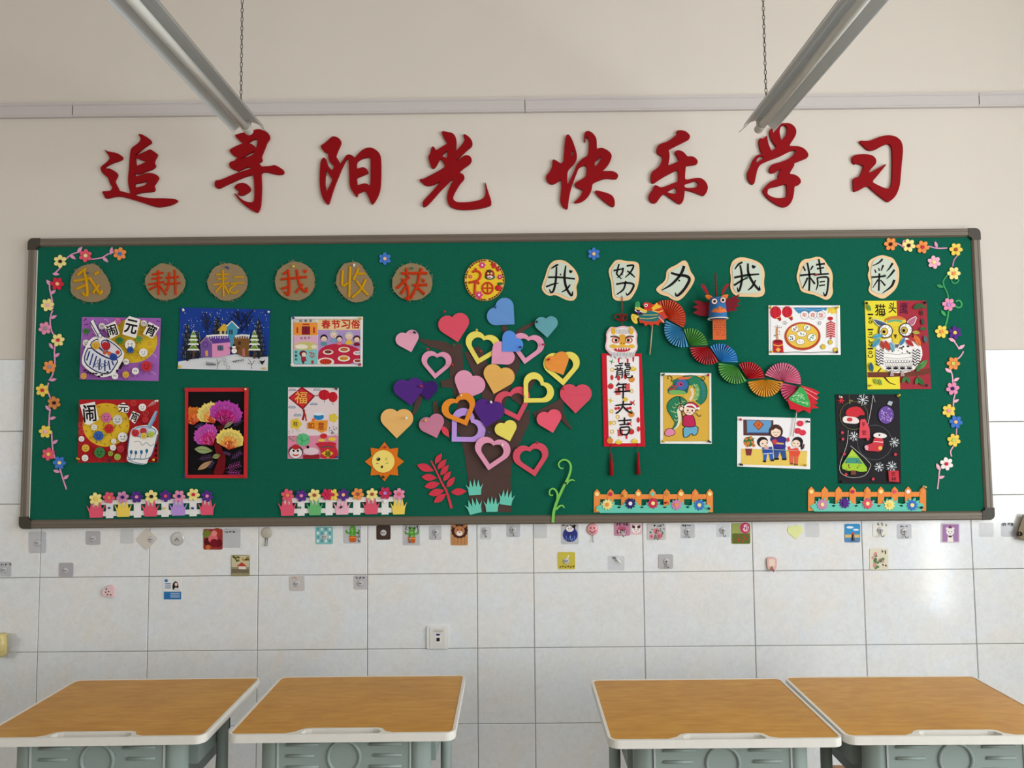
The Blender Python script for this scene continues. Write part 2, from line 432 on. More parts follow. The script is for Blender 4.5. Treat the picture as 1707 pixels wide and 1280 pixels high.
CH['seek'] = ((350, 210, 8.533), [[(345,130),(420,105),(500,88),(560,75),(625,55),(680,42),(730,48),(790,75),(835,110),(850,150),(840,190),(805,230),(790,280),(765,340),(740,400),(728,440),(742,470),(735,500),(690,520),(712,545),(728,575),(800,572),(870,565),(920,553),(960,570),(1010,600),(1050,630),(1050,670),(1020,688),(950,688),(890,675),(830,658),(780,652),(725,662),(728,750),(733,850),(730,950),(725,1050),(718,1130),(700,1190),(670,1235),(620,1210),(540,1165),(470,1110),(420,1060),(380,1010),(340,958),(360,960),(390,985),(430,1025),(480,1060),(540,1080),(590,1085),(620,1075),(628,1030),(632,950),(630,850),(622,750),(610,685),(540,705),(450,735),(350,780),(250,825),(180,860),(130,885),(90,880),(65,850),(65,800),(85,770),(130,770),(200,745),(300,700),(400,660),(500,630),(600,598),(560,578),(510,590),(440,620),(385,645),(380,625),(330,615),(290,595),(270,560),(275,520),(310,500),(340,497),(375,465),(398,437),(360,430),(320,410),(290,375),(273,340),(310,315),(380,280),(440,255),(470,240),(430,215),(395,185)],
 [(530,240),(580,210),(640,180),(675,190),(672,240),(660,300),(648,320),(640,290),(610,265),(570,245)], [(400,482),(430,462),(500,422),(570,382),(640,347),(630,375),(590,420),(500,445)]],
 [[(340,870),(380,825),(450,803),(510,815),(555,850),(575,885),(565,925),(520,955),(470,985),(420,985),(385,970),(410,945),(400,920),(360,895)]])
CH['sun'] = ((520, 215, 9.482), [[(130,265),(190,230),(250,180),(300,130),(335,113),(390,122),(440,155),(463,200),(450,250),(420,310),(395,370),(375,430),(410,475),(430,520),(442,560),(470,520),(510,460),(540,415),(575,398),(620,405),(655,430),(680,455),(710,410),(770,350),(830,310),(890,290),(950,295),(1010,325),(1060,370),(1083,420),(1090,500),(1093,650),(1090,800),(1083,920),(1060,1020),(1020,1100),(980,1160),(950,1190),(925,1160),(900,1090),(870,1030),(845,975),(810,975),(770,1000),(725,1015),(720,1050),(710,1070),(690,1055),(650,1000),(610,940),(592,870),(588,750),(582,600),(578,460),(550,460),(520,520),(470,620),(430,720),(395,800),(365,880),(335,960),(310,1040),(285,1130),(262,1185),(235,1185),(190,1130),(150,1050),(128,950),(118,830),(120,700),(128,580),(138,510),(160,465),(190,447),(215,465),(232,510),(250,570),(285,620),(320,655),(345,610),(345,575),(310,550),(275,510),(258,450),(250,380),(200,360),(160,320)],
 [(228,640),(250,680),(280,740),(322,800),(300,850),(265,920),(235,990),(215,930),(205,850),(210,750),(220,680)], [(705,530),(735,495),(790,465),(850,450),(900,440),(925,455),(925,600),(925,750),(920,905),(880,865),(830,855),(780,870),(715,890),(712,830),(705,770),(770,745),(850,710),(893,690),(880,650),(850,615),(805,600),(750,615),(705,630)]])
CH['light'] = ((690, 210, 8.828), [[(405,80),(440,75),(500,88),(550,95),(590,120),(615,160),(628,220),(625,280),(620,340),(628,365),(660,325),(710,265),(745,215),(740,170),(722,128),(740,115),(790,140),(835,185),(860,230),(860,275),(840,305),(790,345),(730,400),(670,455),(615,510),(650,500),(700,460),(750,430),(800,428),(840,455),(852,495),(835,540),(790,580),(740,610),(700,645),(660,685),(700,692),(735,720),(745,755),(730,790),(690,830),(650,890),(610,960),(580,1020),(575,1060),(590,1095),(640,1120),(720,1122),(800,1118),(900,1105),(980,1085),(1025,1060),(1050,1010),(1055,960),(1050,900),(1047,815),(1060,850),(1080,920),(1105,1000),(1130,1070),(1143,1130),(1130,1165),(1080,1185),(1000,1205),(900,1222),(800,1230),(700,1230),(620,1220),(555,1195),(510,1155),(487,1090),(485,1030),(500,960),(530,890),(560,830),(590,795),(555,785),(510,830),(450,890),(390,950),(320,1030),(250,1110),(190,1170),(150,1190),(128,1180),(125,1130),(145,1090),(200,1035),(270,960),(330,890),(395,810),(340,835),(280,865),(220,880),(160,870),(120,830),(80,795),(90,780),(140,778),(200,745),(290,700),(380,650),(460,600),(440,540),(400,480),(375,490),(355,540),(325,590),(295,622),(265,620),(240,570),(220,500),(207,445),(235,415),(245,360),(260,310),(285,297),(305,320),(325,360),(380,325),(440,285),(495,255),(470,220),(440,170),(415,120)],
 [(410,435),(440,400),(490,350),(490,470),(450,460)]])
CH['quick'] = ((900, 210, 8.828), [[(185,490),(220,495),(265,520),(305,555),(345,525),(350,450),(358,350),(365,250),(375,170),(395,130),(420,120),(450,150),(480,210),(510,290),(535,370),(548,440),(540,500),(500,560),(450,610),(412,655),(405,720),(402,800),(405,865),(430,820),(470,740),(510,650),(540,570),(590,510),(640,470),(700,440),(715,370),(722,290),(725,220),(710,175),(685,155),(672,180),(670,240),(655,230),(652,170),(655,110),(680,75),(720,70),(770,95),(810,140),(835,190),(838,260),(838,340),(870,325),(910,318),(960,335),(1020,370),(1055,415),(1058,460),(1030,530),(990,590),(945,635),(915,660),(980,663),(1060,660),(1110,675),(1150,710),(1153,745),(1130,775),(1080,778),(1020,770),(960,770),(890,790),(830,815),(785,835),(770,880),(765,930),(740,990),(700,1050),(640,1100),(570,1128),(500,1132),(510,1110),(560,1070),(600,1020),(640,940),(590,925),(540,900),(508,860),(530,830),(590,795),(665,755),(685,690),(690,600),(670,572),(610,590),(570,620),(540,700),(505,790),(475,870),(450,960),(430,1060),(418,1150),(412,1215),(385,1220),(340,1190),(305,1130),(300,1050),(310,960),(320,860),(315,780),(270,815),(210,850),(160,855),(115,820),(90,770),(92,730),(130,690),(165,630),(185,560)],
 [(808,520),(850,495),(905,440),(895,490),(860,550),(810,605)], [(475,360),(490,370),(488,420),(475,440),(465,410)]],
 [[(805,955),(840,945),(920,965),(1010,990),(1070,1025),(1095,1070),(1105,1130),(1100,1175),(1070,1190),(1020,1160),(940,1100),(870,1040),(830,990)]])
CH['joy'] = ((1070, 210, 9.143), [[(525,85),(545,65),(610,62),(670,78),(715,115),(738,155),(725,195),(670,225),(590,265),(500,310),(405,360),(420,400),(425,470),(415,540),(400,605),(460,580),(520,555),(565,530),(545,470),(510,425),(500,395),(530,370),(580,368),(630,390),(665,425),(695,465),(740,458),(790,465),(835,500),(855,540),(845,575),(800,590),(740,595),(672,605),(665,680),(660,750),(660,820),(730,810),(800,795),(870,788),(920,800),(970,840),(1003,900),(1008,950),(990,1010),(960,1050),(935,1060),(890,1045),(830,1020),(760,995),(700,980),(655,965),(650,1040),(640,1110),(620,1165),(575,1190),(540,1170),(470,1120),(400,1070),(345,1025),(300,1060),(265,1110),(230,1160),(180,1178),(140,1160),(108,1110),(105,1060),(130,1010),(170,960),(180,920),(205,895),(240,910),(285,935),(350,925),(430,890),(490,865),(550,848),(555,780),(555,720),(548,660),(480,695),(400,735),(320,780),(250,825),(180,875),(145,860),(135,800),(140,730),(165,685),(220,655),(280,590),(310,520),(320,460),(260,435),(225,400),(228,340),(250,290),(300,262),(370,245),(440,205),(500,155),(545,115)],
 [(650,885),(720,865),(800,840),(835,840),(860,875),(850,915),(810,940),(740,945),(665,940),(650,915)], [(385,1005),(440,970),(525,925),(530,980),(525,1030),(470,1030),(420,1020)]])
CH['learn'] = ((1235, 200, 8.533), [[(262,265),(285,255),(310,270),(345,240),(372,215),(380,270),(395,340),(420,400),(435,440),(480,410),(515,380),(470,330),(430,260),(405,160),(430,120),(480,80),(550,50),(630,42),(680,40),(740,65),(785,120),(793,180),(770,240),(730,300),(685,370),(740,368),(820,370),(890,395),(940,440),(965,490),(955,530),(910,550),(850,575),(800,595),(765,605),(760,650),(730,700),(690,765),(750,770),(810,795),(850,840),(858,885),(830,920),(765,938),(762,1000),(750,1080),(730,1150),(690,1210),(640,1235),(580,1235),(500,1195),(420,1140),(355,1080),(315,1020),(320,980),(370,920),(430,870),(535,830),(530,780),(550,740),(580,690),(540,710),(490,745),(440,755),(405,740),(405,690),(430,640),(480,620),(560,600),(640,570),(700,540),(750,495),(790,430),(750,425),(690,445),(620,480),(540,520),(460,550),(380,580),(310,610),(265,650),(235,710),(220,780),(205,850),(195,900),(170,915),(140,900),(105,850),(92,790),(97,735),(130,680),(160,600),(190,540),(235,495),(290,485),(300,470),(270,400),(258,320)],
 [(575,300),(560,220),(550,150),(570,90),(620,65),(650,85),(665,130),(655,190),(620,240)], [(220,590),(235,550),(275,515),(325,515),(330,535),(280,570),(230,605)], [(380,1020),(385,990),(420,960),(480,950),(560,930),(650,905),(655,980),(655,1050),(645,1100),(560,1110),(480,1105),(420,1080),(380,1050)]])
CH['practise'] = ((1410, 220, 10.24), [[(225,160),(255,145),(320,152),(400,150),(470,125),(550,90),(640,62),(730,52),(820,62),(890,95),(945,150),(970,220),(978,300),(970,420),(955,550),(945,680),(935,800),(925,900),(900,990),(860,1080),(800,1150),(740,1190),(700,1180),(620,1120),(530,1050),(450,980),(375,910),(310,945),(240,985),(150,1020),(135,980),(130,880),(130,795),(170,775),(220,765),(260,715),(290,640),(310,575),(260,555),(190,530),(160,550),(125,520),(108,470),(115,420),(150,392),(220,380),(310,375),(400,382),(460,400),(505,440),(525,490),(515,540),(480,580),(430,630),(390,690),(440,680),(510,640),(600,590),(690,540),(690,565),(640,620),(570,710),(510,780),(450,850),(520,890),(600,930),(680,960),(730,965),(765,940),(785,880),(795,780),(800,600),(800,420),(795,280),(770,220),(730,195),(680,205),(610,240),(540,280),(480,305),(400,312),(350,280),(290,220)]])
CHN = ['追', '寻', '阳', '光', '快', '乐', '学', '习']
ORD = ['first from the left', 'second, under the left lamp', 'third from the left', 'fourth from the left', 'fifth from the left', 'sixth from the left', 'seventh, under the right lamp', 'last at the right']
LT = 0.012
for (k, v), c_, od in zip(CH.items(), CHN, ORD):
    t = T(*v[0])
    g = G()
    for shape in v[1:]:
        loops = [W(chaikin(t(l)), LT) for l in shape]
        g.prism(loops[0], LT-.0005, RED, loops[1:])
    o = g.build('wall_character'); tag(o, 'red cut-out calligraphy character %s on the upper wall, %s' % (c_, od), 'character', 'red calligraphy characters above the board')

# ------------------------------------------------------------------ ceiling lamps on chains
STEEL = M((150, 146, 138), 0.35, 0.5, metal=0.35)
REFL = M((226, 229, 230), 0.35, 0.5)
TUBE = M((214, 212, 204), 0.25, 0.5)
CHAINM = M((92, 88, 82), 0.4, 0.5, metal=0.7)
def lamp(px, py, dist, tilt, label, chain_px, wire):
    e = P(px, py, dist)                       # centre of the tube end nearest the wall
    L = 1.28
    o = thing('fluorescent_lamp', label, 'lamp', e, 'hanging fluorescent lamps')
    c, s_ = math.cos(tilt), math.sin(tilt)
    def w(x, z, y): return e+Vector((x*c-z*s_, -y, x*s_+z*c))
    z0 = 0.012
    outer = [(-.058, z0-.016), (-.056, z0-.004), (-.022, z0+.018), (-.022, z0+.046), (.022, z0+.046), (.022, z0+.018), (.056, z0-.004), (.058, z0-.016)]
    inner = [(.0555, z0-.016), (.054, z0-.006), (.020, z0+.015), (-.020, z0+.015), (-.054, z0-.006), (-.0555, z0-.016)]
    sec = outer+inner; n = len(sec)
    g = G()
    vs = [w(x, z, 0.0) for x, z in sec]+[w(x, z, L) for x, z in sec]
    fs = [(k, (k+1) % n, n+(k+1) % n, n+k) for k in range(n)]
    g.add(vs, [f for i, f in enumerate(fs) if i < len(outer)-1], STEEL); g.add(vs, [f for i, f in enumerate(fs) if i >= len(outer)-1], REFL)
    g.build('reflector_housing', o)
    G().tube([w(0, -.003, .03), w(0, -.003, L-.03)], .0145, TUBE, 16).build('fluorescent_tube', o, True)
    for y in (0.0, L-.045):
        g = G(); g.tube([w(0, -.003, y), w(0, -.003, y+.042)], .0168, M((205, 200, 190), .5), 16); g.box(e+Vector((-.009, -y-.03, 0.0)), e+Vector((.009, -y-.002, .03)), M((205, 200, 190), .5)); g.build('lamp_holder', o)
    g = G(); g.add([w(x, z, -.0005) for x, z in ((-.022, z0+.046), (.022, z0+.046), (.022, z0+.018), (-.022, z0+.018))], [(0, 1, 2, 3)], STEEL); g.build('end_cap', o)
    for y in (0.06, L-.1):
        g = G(); p = w(0, z0+.046, y); z = p.z; k = 0
        while z < ROOM['z1']:
            pts = []
            for a in range(8):
                an = 2*PI*a/8
                dx = .0042*math.cos(an); dz = .011*math.sin(an)
                pts.append(Vector((p.x+(dx if k % 2 else 0), p.y+(0 if k % 2 else dx), z+.010+dz)))
            g.tube(pts, .0014, CHAINM, 4, closed=True); z += .0175; k += 1
        g.build('chain', o)
    if wire: G().tube([w(wire*.024, z0+.03, -.002), w(wire*.035, z0+.012, -.03), w(wire*.06, z0-.018, -.045)], .0012, M((120, 116, 108)), 5).build('wire', o)
lamp(415.0, 217.0, 0.36, math.radians(9), 'grey fluorescent lamp with reflector hanging from a chain at the upper left', 0, 1)
lamp(1264.5, 214.5, 0.36, math.radians(-11), 'grey fluorescent lamp with reflector hanging from a chain at the upper right', 0, -1)

# ------------------------------------------------------------------ desks
WOODM = None
def wood_material():
    m = bpy.data.materials.new('desk_laminate'); m.use_nodes = True; nt = m.node_tree; b = nt.nodes['Principled BSDF']
    tc = nt.nodes.new('ShaderNodeTexCoord'); oi = nt.nodes.new('ShaderNodeObjectInfo')
    ad = nt.nodes.new('ShaderNodeVectorMath'); ad.operation = 'ADD'
    mp = nt.nodes.new('ShaderNodeMapping'); mp.inputs['Rotation'].default_value = (0, 0, -0.7); mp.inputs['Scale'].default_value = (8.0, 34.0, 10.0)
    n = nt.nodes.new('ShaderNodeTexNoise'); n.inputs['Scale'].default_value = 1.6; n.inputs['Detail'].default_value = 7; n.inputs['Distortion'].default_value = 0.6
    n2 = nt.nodes.new('ShaderNodeTexNoise'); n2.inputs['Scale'].default_value = 5.0; n2.inputs['Detail'].default_value = 2
    nt.links.new(tc.outputs['Object'], ad.inputs[0]); nt.links.new(oi.outputs['Random'], ad.inputs[1])
    nt.links.new(ad.outputs[0], mp.inputs['Vector']); nt.links.new(mp.outputs[0], n.inputs['Vector']); nt.links.new(ad.outputs[0], n2.inputs['Vector'])
    r = nt.nodes.new('ShaderNodeValToRGB'); e = r.color_ramp.elements
    e[0].position = 0.3; e[0].color = (lin(196), lin(136), lin(46), 1); e[1].position = 0.75; e[1].color = (lin(212), lin(157), lin(66), 1)
    mx = nt.nodes.new('ShaderNodeMix'); mx.data_type = 'RGBA'; mx.blend_type = 'MULTIPLY'
    r2 = nt.nodes.new('ShaderNodeValToRGB'); e = r2.color_ramp.elements
    e[0].position = 0.3; e[0].color = (.82, .78, .72, 1); e[1].position = 0.6; e[1].color = (1, 1, 1, 1)
    nt.links.new(n.outputs['Fac'], r.inputs[0]); nt.links.new(n2.outputs['Fac'], r2.inputs[0])
    mx.inputs[0].default_value = 0.6
    nt.links.new(r.outputs[0], mx.inputs[6]); nt.links.new(r2.outputs[0], mx.inputs[7]); nt.links.new(mx.outputs[2], b.inputs['Base Color'])
    b.inputs['Roughness'].default_value = 0.36; b.inputs['Specular IOR Level'].default_value = 0.22
    return m
WOODM = wood_material()
RIM = M((226, 222, 214), 0.4, 0.4, var=0.05, vscale=40)
BODY = M((142, 156, 150), 0.42, 0.45)
BODYD = M((112, 120, 114), 0.45, 0.4)
DARK = M((40, 40, 38), 0.6, 0.3)
DW, DD, DH = 0.622, 0.470, 0.770
def rrect(w, d, r, n=5):
    p = []
    for cx, cy, a0 in ((w/2-r, d/2-r, 0), (-w/2+r, d/2-r, PI/2), (-w/2+r, -d/2+r, PI), (w/2-r, -d/2+r, 1.5*PI)):
        for k in range(n+1):
            a = a0+PI/2*k/n; p.append((cx+r*math.cos(a), cy+r*math.sin(a)))
    return p
def slab(g, outer, z0, z1, m, holes=(), bot=True):
    loops = [list(outer)]+[list(h) for h in holes]
    tr = geometry.tessellate_polygon([[Vector((x, y, 0)) for x, y in l] for l in loops])
    fl = [p for l in loops for p in l]
    def ori(t):
        a, b, c = (fl[i] for i in t)
        return t if (b[0]-a[0])*(c[1]-a[1])-(b[1]-a[1])*(c[0]-a[0]) > 0 else (t[0], t[2], t[1])
    tr = [ori(t) for t in tr]
    g.add([(x, y, z1) for x, y in fl], tr, m)
    if bot: g.add([(x, y, z0) for x, y in fl], [(a, c, b) for a, b, c in tr], m)
    for l in loops:
        n = len(l)
        g.add([(x, y, z0) for x, y in l]+[(x, y, z1) for x, y in l], [(i, (i+1) % n, n+(i+1) % n, n+i) for i in range(n)], m)
def make_desk(label, loc, rz):
    o = bpy.data.objects.new('school_desk', None); COL.objects.link(o)
    tag(o, label, 'desk', 'school desks in front of the board')
    def B(g, name, smooth=False, parent=o):
        ob = mk(name, g.v, g.f, g.mats, None, g.m, smooth); ob.parent = parent; return ob
    # wood panel with a notch for the pen tray at the near edge
    i = .008; fy = -DD/2+.0085; tx0, tx1 = -.118, .112; ty = fy+.034
    inner = rrect(DW-2*i, DD-2*i, .016, 4)
    # replace the near straight edge by one with a notch
    pts = [p for p in inner]
    near = [(tx0-.035, fy), (tx0-.012, fy+.010), (tx0+.004, ty-.006), (tx0+.02, ty), (tx1-.02, ty), (tx1-.004, ty-.006), (tx1+.006, fy+.010), (tx1+.028, fy)]
    k = len(pts)-5                              # index of first corner point at the near right corner
    ymin = min(p[1] for p in pts)
    pts = [(x, y if y > ymin+.02 else max(y, fy)) for x, y in pts]
    loop = pts[:15]+near+pts[15:]
    tray = [(tx0+.012, fy-.004), (tx0+.006, fy+.004), (tx0+.014, ty-.012), (tx0+.03, ty-.008), (tx1-.03, ty-.008), (tx1-.014, ty-.012), (tx1-.004, fy+.004), (tx1-.01, fy-.004)]
    g = G(); slab(g, rrect(DW, DD, .028, 7), DH-.022, DH, RIM, [loop, tray]); rim = B(g, 'plastic_rim')
    md = rim.modifiers.new('soft_edge', 'BEVEL'); md.width = .0035; md.segments = 2; md.limit_method = 'ANGLE'; md.angle_limit = 1.0
    g = G(); slab(g, loop, DH-.020, DH-.0012, WOODM); B(g, 'wood_top')
    g = G(); slab(g, [(x*1.0, y) for x, y in tray], DH-.020, DH-.012, M((196, 194, 190), .45)); B(g, 'pen_tray')
    # storage box under the top
    yb = -DD/2+.045
    g = G()
    bx = .184
    g.box((-bx, yb, DH-.175), (bx, yb+.006, DH-.0225), BODY); ap = B(g, 'front_panel')
    ring = []
    g = G(); g.tube([(.0+.044*math.cos(a), yb-.001, DH-.080+.044*math.sin(a)) for a in [2*PI*q/32 for q in range(32)]], .0052, BODY, 8, closed=True); B(g, 'panel_ring', True, ap)
    for sx_ in (-1, 1):
        for q, zz in enumerate((DH-.046, DH-.076, DH-.106)):
            a_, b_ = (.071 if q != 1 else .082), .160
            g = G(); g.tube([(sx_*a_, yb-.0005, zz), (sx_*b_, yb-.0005, zz)], .0044, BODY, 8); B(g, 'panel_rib', True, ap)
    for sx_ in (-1, 1):
        g = G(); g.box((sx_*bx-.0025, yb-.003, DH-.175), (sx_*bx+.0025, yb+.007, DH-.0225), M((176, 186, 182), .4)); B(g, 'panel_edge', False, ap)
    g = G(); g.box((-bx, yb+.006, DH-.178), (bx, DD/2-.05, DH-.172), BODYD); B(g, 'box_floor')
    g = G(); g.box((-bx, DD/2-.056, DH-.176), (bx, DD/2-.05, DH-.13), BODYD); B(g, 'box_lip')
    for sx_ in (-1, 1):
        # rounded side column wrapping the box
        sec = []
        for q in range(9):
            a = PI*q/8-PI/2
            sec.append((sx_*(bx+.004+.050*math.cos(a)), yb+.030+.030*math.sin(a)))
        sec += [(sx_*(bx+.0), yb+.075)]
        g = G(); slab(g, sec if sx_ > 0 else sec[::-1], DH-.21, DH-.0222, BODY); B(g, 'side_column', True)
        g = G(); g.box((min(sx_*(bx+.004), sx_*(bx+.03)), yb+.055, DH-.19), (max(sx_*(bx+.004), sx_*(bx+.03)), DD/2-.06, DH-.0222), BODYD); B(g, 'side_panel')
        g = G(); g.box((min(sx_*(bx+.03), sx_*(bx+.062)), yb+.075, DH-.125), (max(sx_*(bx+.03), sx_*(bx+.062)), yb+.30, DH-.0222), BODY); B(g, 'side_bracket')
        g = G(); g.box((min(sx_*(bx+.03), sx_*(bx+.064)), yb+.30, DH-.120), (max(sx_*(bx+.03), sx_*(bx+.064)), yb+.314, DH-.0222), DARK); B(g, 'bracket_trim')
        g = G(); g.tube([(sx_*(bx+.080), 0.02, DH-.0222), (sx_*(bx+.080), 0.02, .04)], .017, BODY, 12); B(g, 'leg', True)
        g = G(); g.tube([(sx_*(bx+.080), -DD/2+.06, .035), (sx_*(bx+.080), DD/2-.04, .035)], .018, BODYD, 10)
        B(g, 'foot', True)
        for yy in (-DD/2+.07, DD/2-.05):
            g = G(); g.lathe([(.018, 0.0), (.02, .004), (.02, .018)], DARK, Matrix.Translation((sx_*(bx+.080), yy, 0)), 10); B(g, 'foot_pad')
    g = G(); g.box((-bx-.07, 0.0, .28), (bx+.07, .035, .30), BODYD); B(g, 'crossbar')
    o.location = loc; o.rotation_euler = (0, 0, rz)
    return o
make_desk('wood topped school desk at the far left, cut by the frame edge', (-1.166, -.792, 0), 0.012)
make_desk('wood topped school desk beside the far left one, second from the left', (-.484, -.782, 0), 0.004)
make_desk('wood topped school desk third from the left, touching the rightmost desk', (.551, -.838, 0), 0.0)
make_desk('wood topped school desk at the far right, cut by the frame edge', (1.184, -.829, 0), -0.008)

def make_chair(label, loc):
    o = thing('school_chair', label, 'chair', loc, 'chairs pushed under the desks')
    L = Vector(loc)
    def B(g, name, smooth=False): g.v = [v+L for v in g.v]; return g.build(name, o, smooth)
    g = G(); slab(g, rrect(.335, .36, .03), .405, .418, M((226, 220, 208), .4)); slab(g, rrect(.32, .345, .026), .416, .4195, M((186, 130, 76), .4)); B(g, 'seat')
    g = G(); pr = [( -.17, .17, .50), (.17, .17, .50), (.17, .185, .67), (-.17, .185, .67)]
    g.add([Vector(p) for p in pr]+[Vector(p)+Vector((0, .012, 0)) for p in pr], [(0, 1, 2, 3), (7, 6, 5, 4), (0, 4, 5, 1), (1, 5, 6, 2), (2, 6, 7, 3), (3, 7, 4, 0)], M((186, 130, 76), .4)); B(g, 'backrest')
    for sx_ in (-1, 1):
        g = G(); g.tube([(sx_*.15, .2, .66), (sx_*.15, .165, .42), (sx_*.15, .1, .39)], .011, BODYD, 8); B(g, 'back_post', True)
        g = G(); g.tube([(sx_*.15, .02, .40), (sx_*.15, .02, .03)], .015, BODYD, 8); B(g, 'leg', True)
        g = G(); g.tube([(sx_*.15, -.16, .018), (sx_*.15, .18, .018)], .015, BODYD, 8); B(g, 'foot', True)
make_chair('tan seated school chair pushed under the far left desk', (-1.19, -.62, 0))
make_chair('tan seated school chair pushed under the far right desk', (1.222, -.62, 0))

# ------------------------------------------------------------------ things pinned to the board
FOAM = dict(cream=(250, 232, 150), yellow=(246, 214, 96), orange=(242, 152, 84), tan=(214, 140, 78), pink=(238, 150, 184), lightpink=(248, 186, 205), rose=(232, 92, 118),
            red=(214, 48, 72), crimson=(206, 52, 92), purple=(92, 52, 140), navy=(48, 46, 110), blue=(72, 122, 206), lilac=(190, 150, 224), white=(248, 240, 236), peach=(250, 196, 140),
            dark=(62, 34, 44), brown=(168, 84, 58), green=(110, 190, 120), teal=(112, 208, 186), grey=(160, 150, 150), lime=(196, 220, 110), mauve=(212, 142, 186), vine=(232, 158, 196))
def FM(c): return M(FOAM[c] if isinstance(c, str) else c, 0.85, 0.12)
CN = dict(cream='cream', lightpink='pale pink', crimson='crimson', tan='tan', dark='dark')
def cname(c): return CN.get(c, c)
def card(name, parent, pts, mat, d, th=0.0012, holes=(), smooth_it=0, label=None):
    g = G(); f = (lambda p: chaikin(p, True, smooth_it)) if smooth_it else (lambda p: p)
    g.prism(W(f(pts), d), th, mat, [W(f(h), d) for h in holes])
    o = g.build(name, parent)
    if label: o['label'] = label
    return o
def flower(px, py, R, c, cc, n=6, rot=0.0, d=PD+.006, parent=None, label=None, group=None, pc=None):
    g = G(); m = FM(c)
    for k in range(n):
        a = rot+2*PI*k/n
        rr = R*(0.315 if n == 6 else 0.2)
        pts = circ(px+math.cos(a)*R*.655, py+math.sin(a)*R*.655, R*.36, rr, 14, a)
        g.prism(W(pts, d), .003, m)
    g.prism(W(circ(px, py, R*.40, n=14), d-.0012), .0018, m)
    if parent is None:
        root = thing('foam_flower', label, 'flower', P(px, py, PD), group)
        pt = g.build('petals', root); base = root
    else:
        pt = g.build('flower', parent); base = pt
    g = G(); g.prism(W(circ(px, py, R*(.27 if n == 6 else .36), n=14), d+.0028), .0028, FM(cc))
    o = g.build('flower_center', base)
    return pt
def leafshape(x, y, L, ang, w=0.42):
    pts = []
    for k in range(13):
        t = k/12; pts.append((t-.5, -math.sin(PI*t**.9)*w/2))
    for k in range(11, 0, -1):
        t = k/12; pts.append((t-.5, math.sin(PI*t**.9)*w/2))
    c, s_ = math.cos(ang), math.sin(ang)
    return [(x+L*(a*c-b*s_), y+L*(a*s_+b*c)) for a, b in pts]
def sprig(t, stems, leaves, col, label, w=1.9, d=PD+.003, group='foam flower vine sprigs'):
    first = t([stems[0][0]])[0]
    o = thing('vine_sprig', label, 'vine', P(first[0], first[1], PD), group)
    for s_ in stems:
        g = G(); gstroke(g, t(s_), w, FM(col), d, .0025, 5); g.build('stem', o)
    for (x, y, L, a) in leaves:
        (px, py), = t([(x, y)])
        card('leaf', o, leafshape(px, py, L, math.radians(a)), FM(col), d+.001, .0025)
    return o
t4 = T(40, 390, 5.12); t5 = T(40, 630, 5.12)
LV = 'on the left edge of the board'
sprig(t4, [[(350, 218), (410, 172), (485, 150)], [(312, 285), (258, 338)]], [(414, 196, 13, 38), (474, 134, 13, -52), (272, 341, 12, 5)], 'vine', 'pink foam stem with leaves at the upper left corner of the board, leftmost')
sprig(t4, [[(575, 215), (660, 203), (715, 172), (770, 155)]], [(693, 218, 13, 42), (745, 142, 13, -80)], 'vine', 'pink foam stem along the top left leading to the orange flower')
sprig(t4, [[(217, 400), (218, 470), (238, 560), (245, 640)]], [(208, 416, 12, 60), (246, 496, 12, -38)], 'vine', 'pink foam stem ' + LV + ' beside the red flower')
sprig(t4, [[(242, 650), (224, 710), (224, 780), (240, 840), (272, 878)]], [(251, 708, 12, -28)], 'vine', 'curved pink foam stem ' + LV + ' running past the pink flower')
sprig(t4, [[(264, 935), (258, 1020), (262, 1090), (255, 1150), (238, 1210), (212, 1250)]], [(230, 956, 12, 58), (279, 1034, 12, -35), (248, 1244, 12, -15)], 'vine', 'long pink foam stem ' + LV + ' beside the orange flower')
sprig(t5, [[(208, 40), (198, 100), (228, 180)]], [], 'vine', 'short pink foam stem ' + LV + ' between yellow and tan flowers')
sprig(t5, [[(222, 262), (214, 340), (212, 425)]], [(202, 258, 12, 50), (244, 342, 12, -20)], 'vine', 'straight pink foam stem ' + LV + ' below the tan flower')
sprig(t5, [[(234, 460), (238, 540), (245, 620), (264, 688)]], [(263, 546, 12, -35)], 'vine', 'pink foam stem ' + LV + ' above the blue flower')
sprig(t5, [[(304, 770), (330, 860), (361, 950)]], [(278, 796, 12, 15), (358, 846, 12, -40)], 'vine', 'pink foam stem end ' + LV + ' below the blue flower')
GL = 'foam flowers on the left vine'; GR = 'foam flowers on the right vine'
LF = [(t4, 307, 233, 'cream', 'dark'), (t4, 523, 184, 'rose', 'cream'), (t4, 817, 168, 'orange', 'blue'), (t4, 282, 425, 'red', 'peach'), (t4, 199, 605, 'cream', 'lightpink'),
      (t4, 178, 804, 'pink', 'grey'), (t4, 288, 905, 'cream', 'red'), (t4, 216, 1134, 'orange', 'grey'), (t5, 154, 104, 'yellow', 'red'), (t5, 255, 212, 'tan', 'dark'),
      (t5, 182, 458, 'yellow', 'lightpink'), (t5, 206, 650, 'rose', 'yellow'), (t5, 300, 724, 'blue', 'cream')]
LP = ['upper left corner, top end of the vine', 'top row of the left vine', 'right tip of the top left vine', 'left vine below the corner', 'left vine, beside the first tan sack disc', 'left vine, beside the purple drawing', 'left vine, beside the purple drawing, pointing right', 'left vine, lower end of the purple drawing', 'left vine, between the two tangyuan drawings', 'left vine, just above the red drawing', 'left vine, beside the red drawing', 'left vine, just above the blue one', 'lower end of the left vine']
for i, (tt, x, y, c, cc) in enumerate(LF):
    (px, py), = tt([(x, y)])
    flower(px, py, 10.8, c, cc, rot=random.uniform(0, 1), label='%s foam flower with %s centre, %s' % (cname(c), cname(cc), LP[i]), group=GL)
t6 = T(1450, 380, 4.571); t7 = T(1370, 640, 5.335)
RV = 'on the right edge of the board'
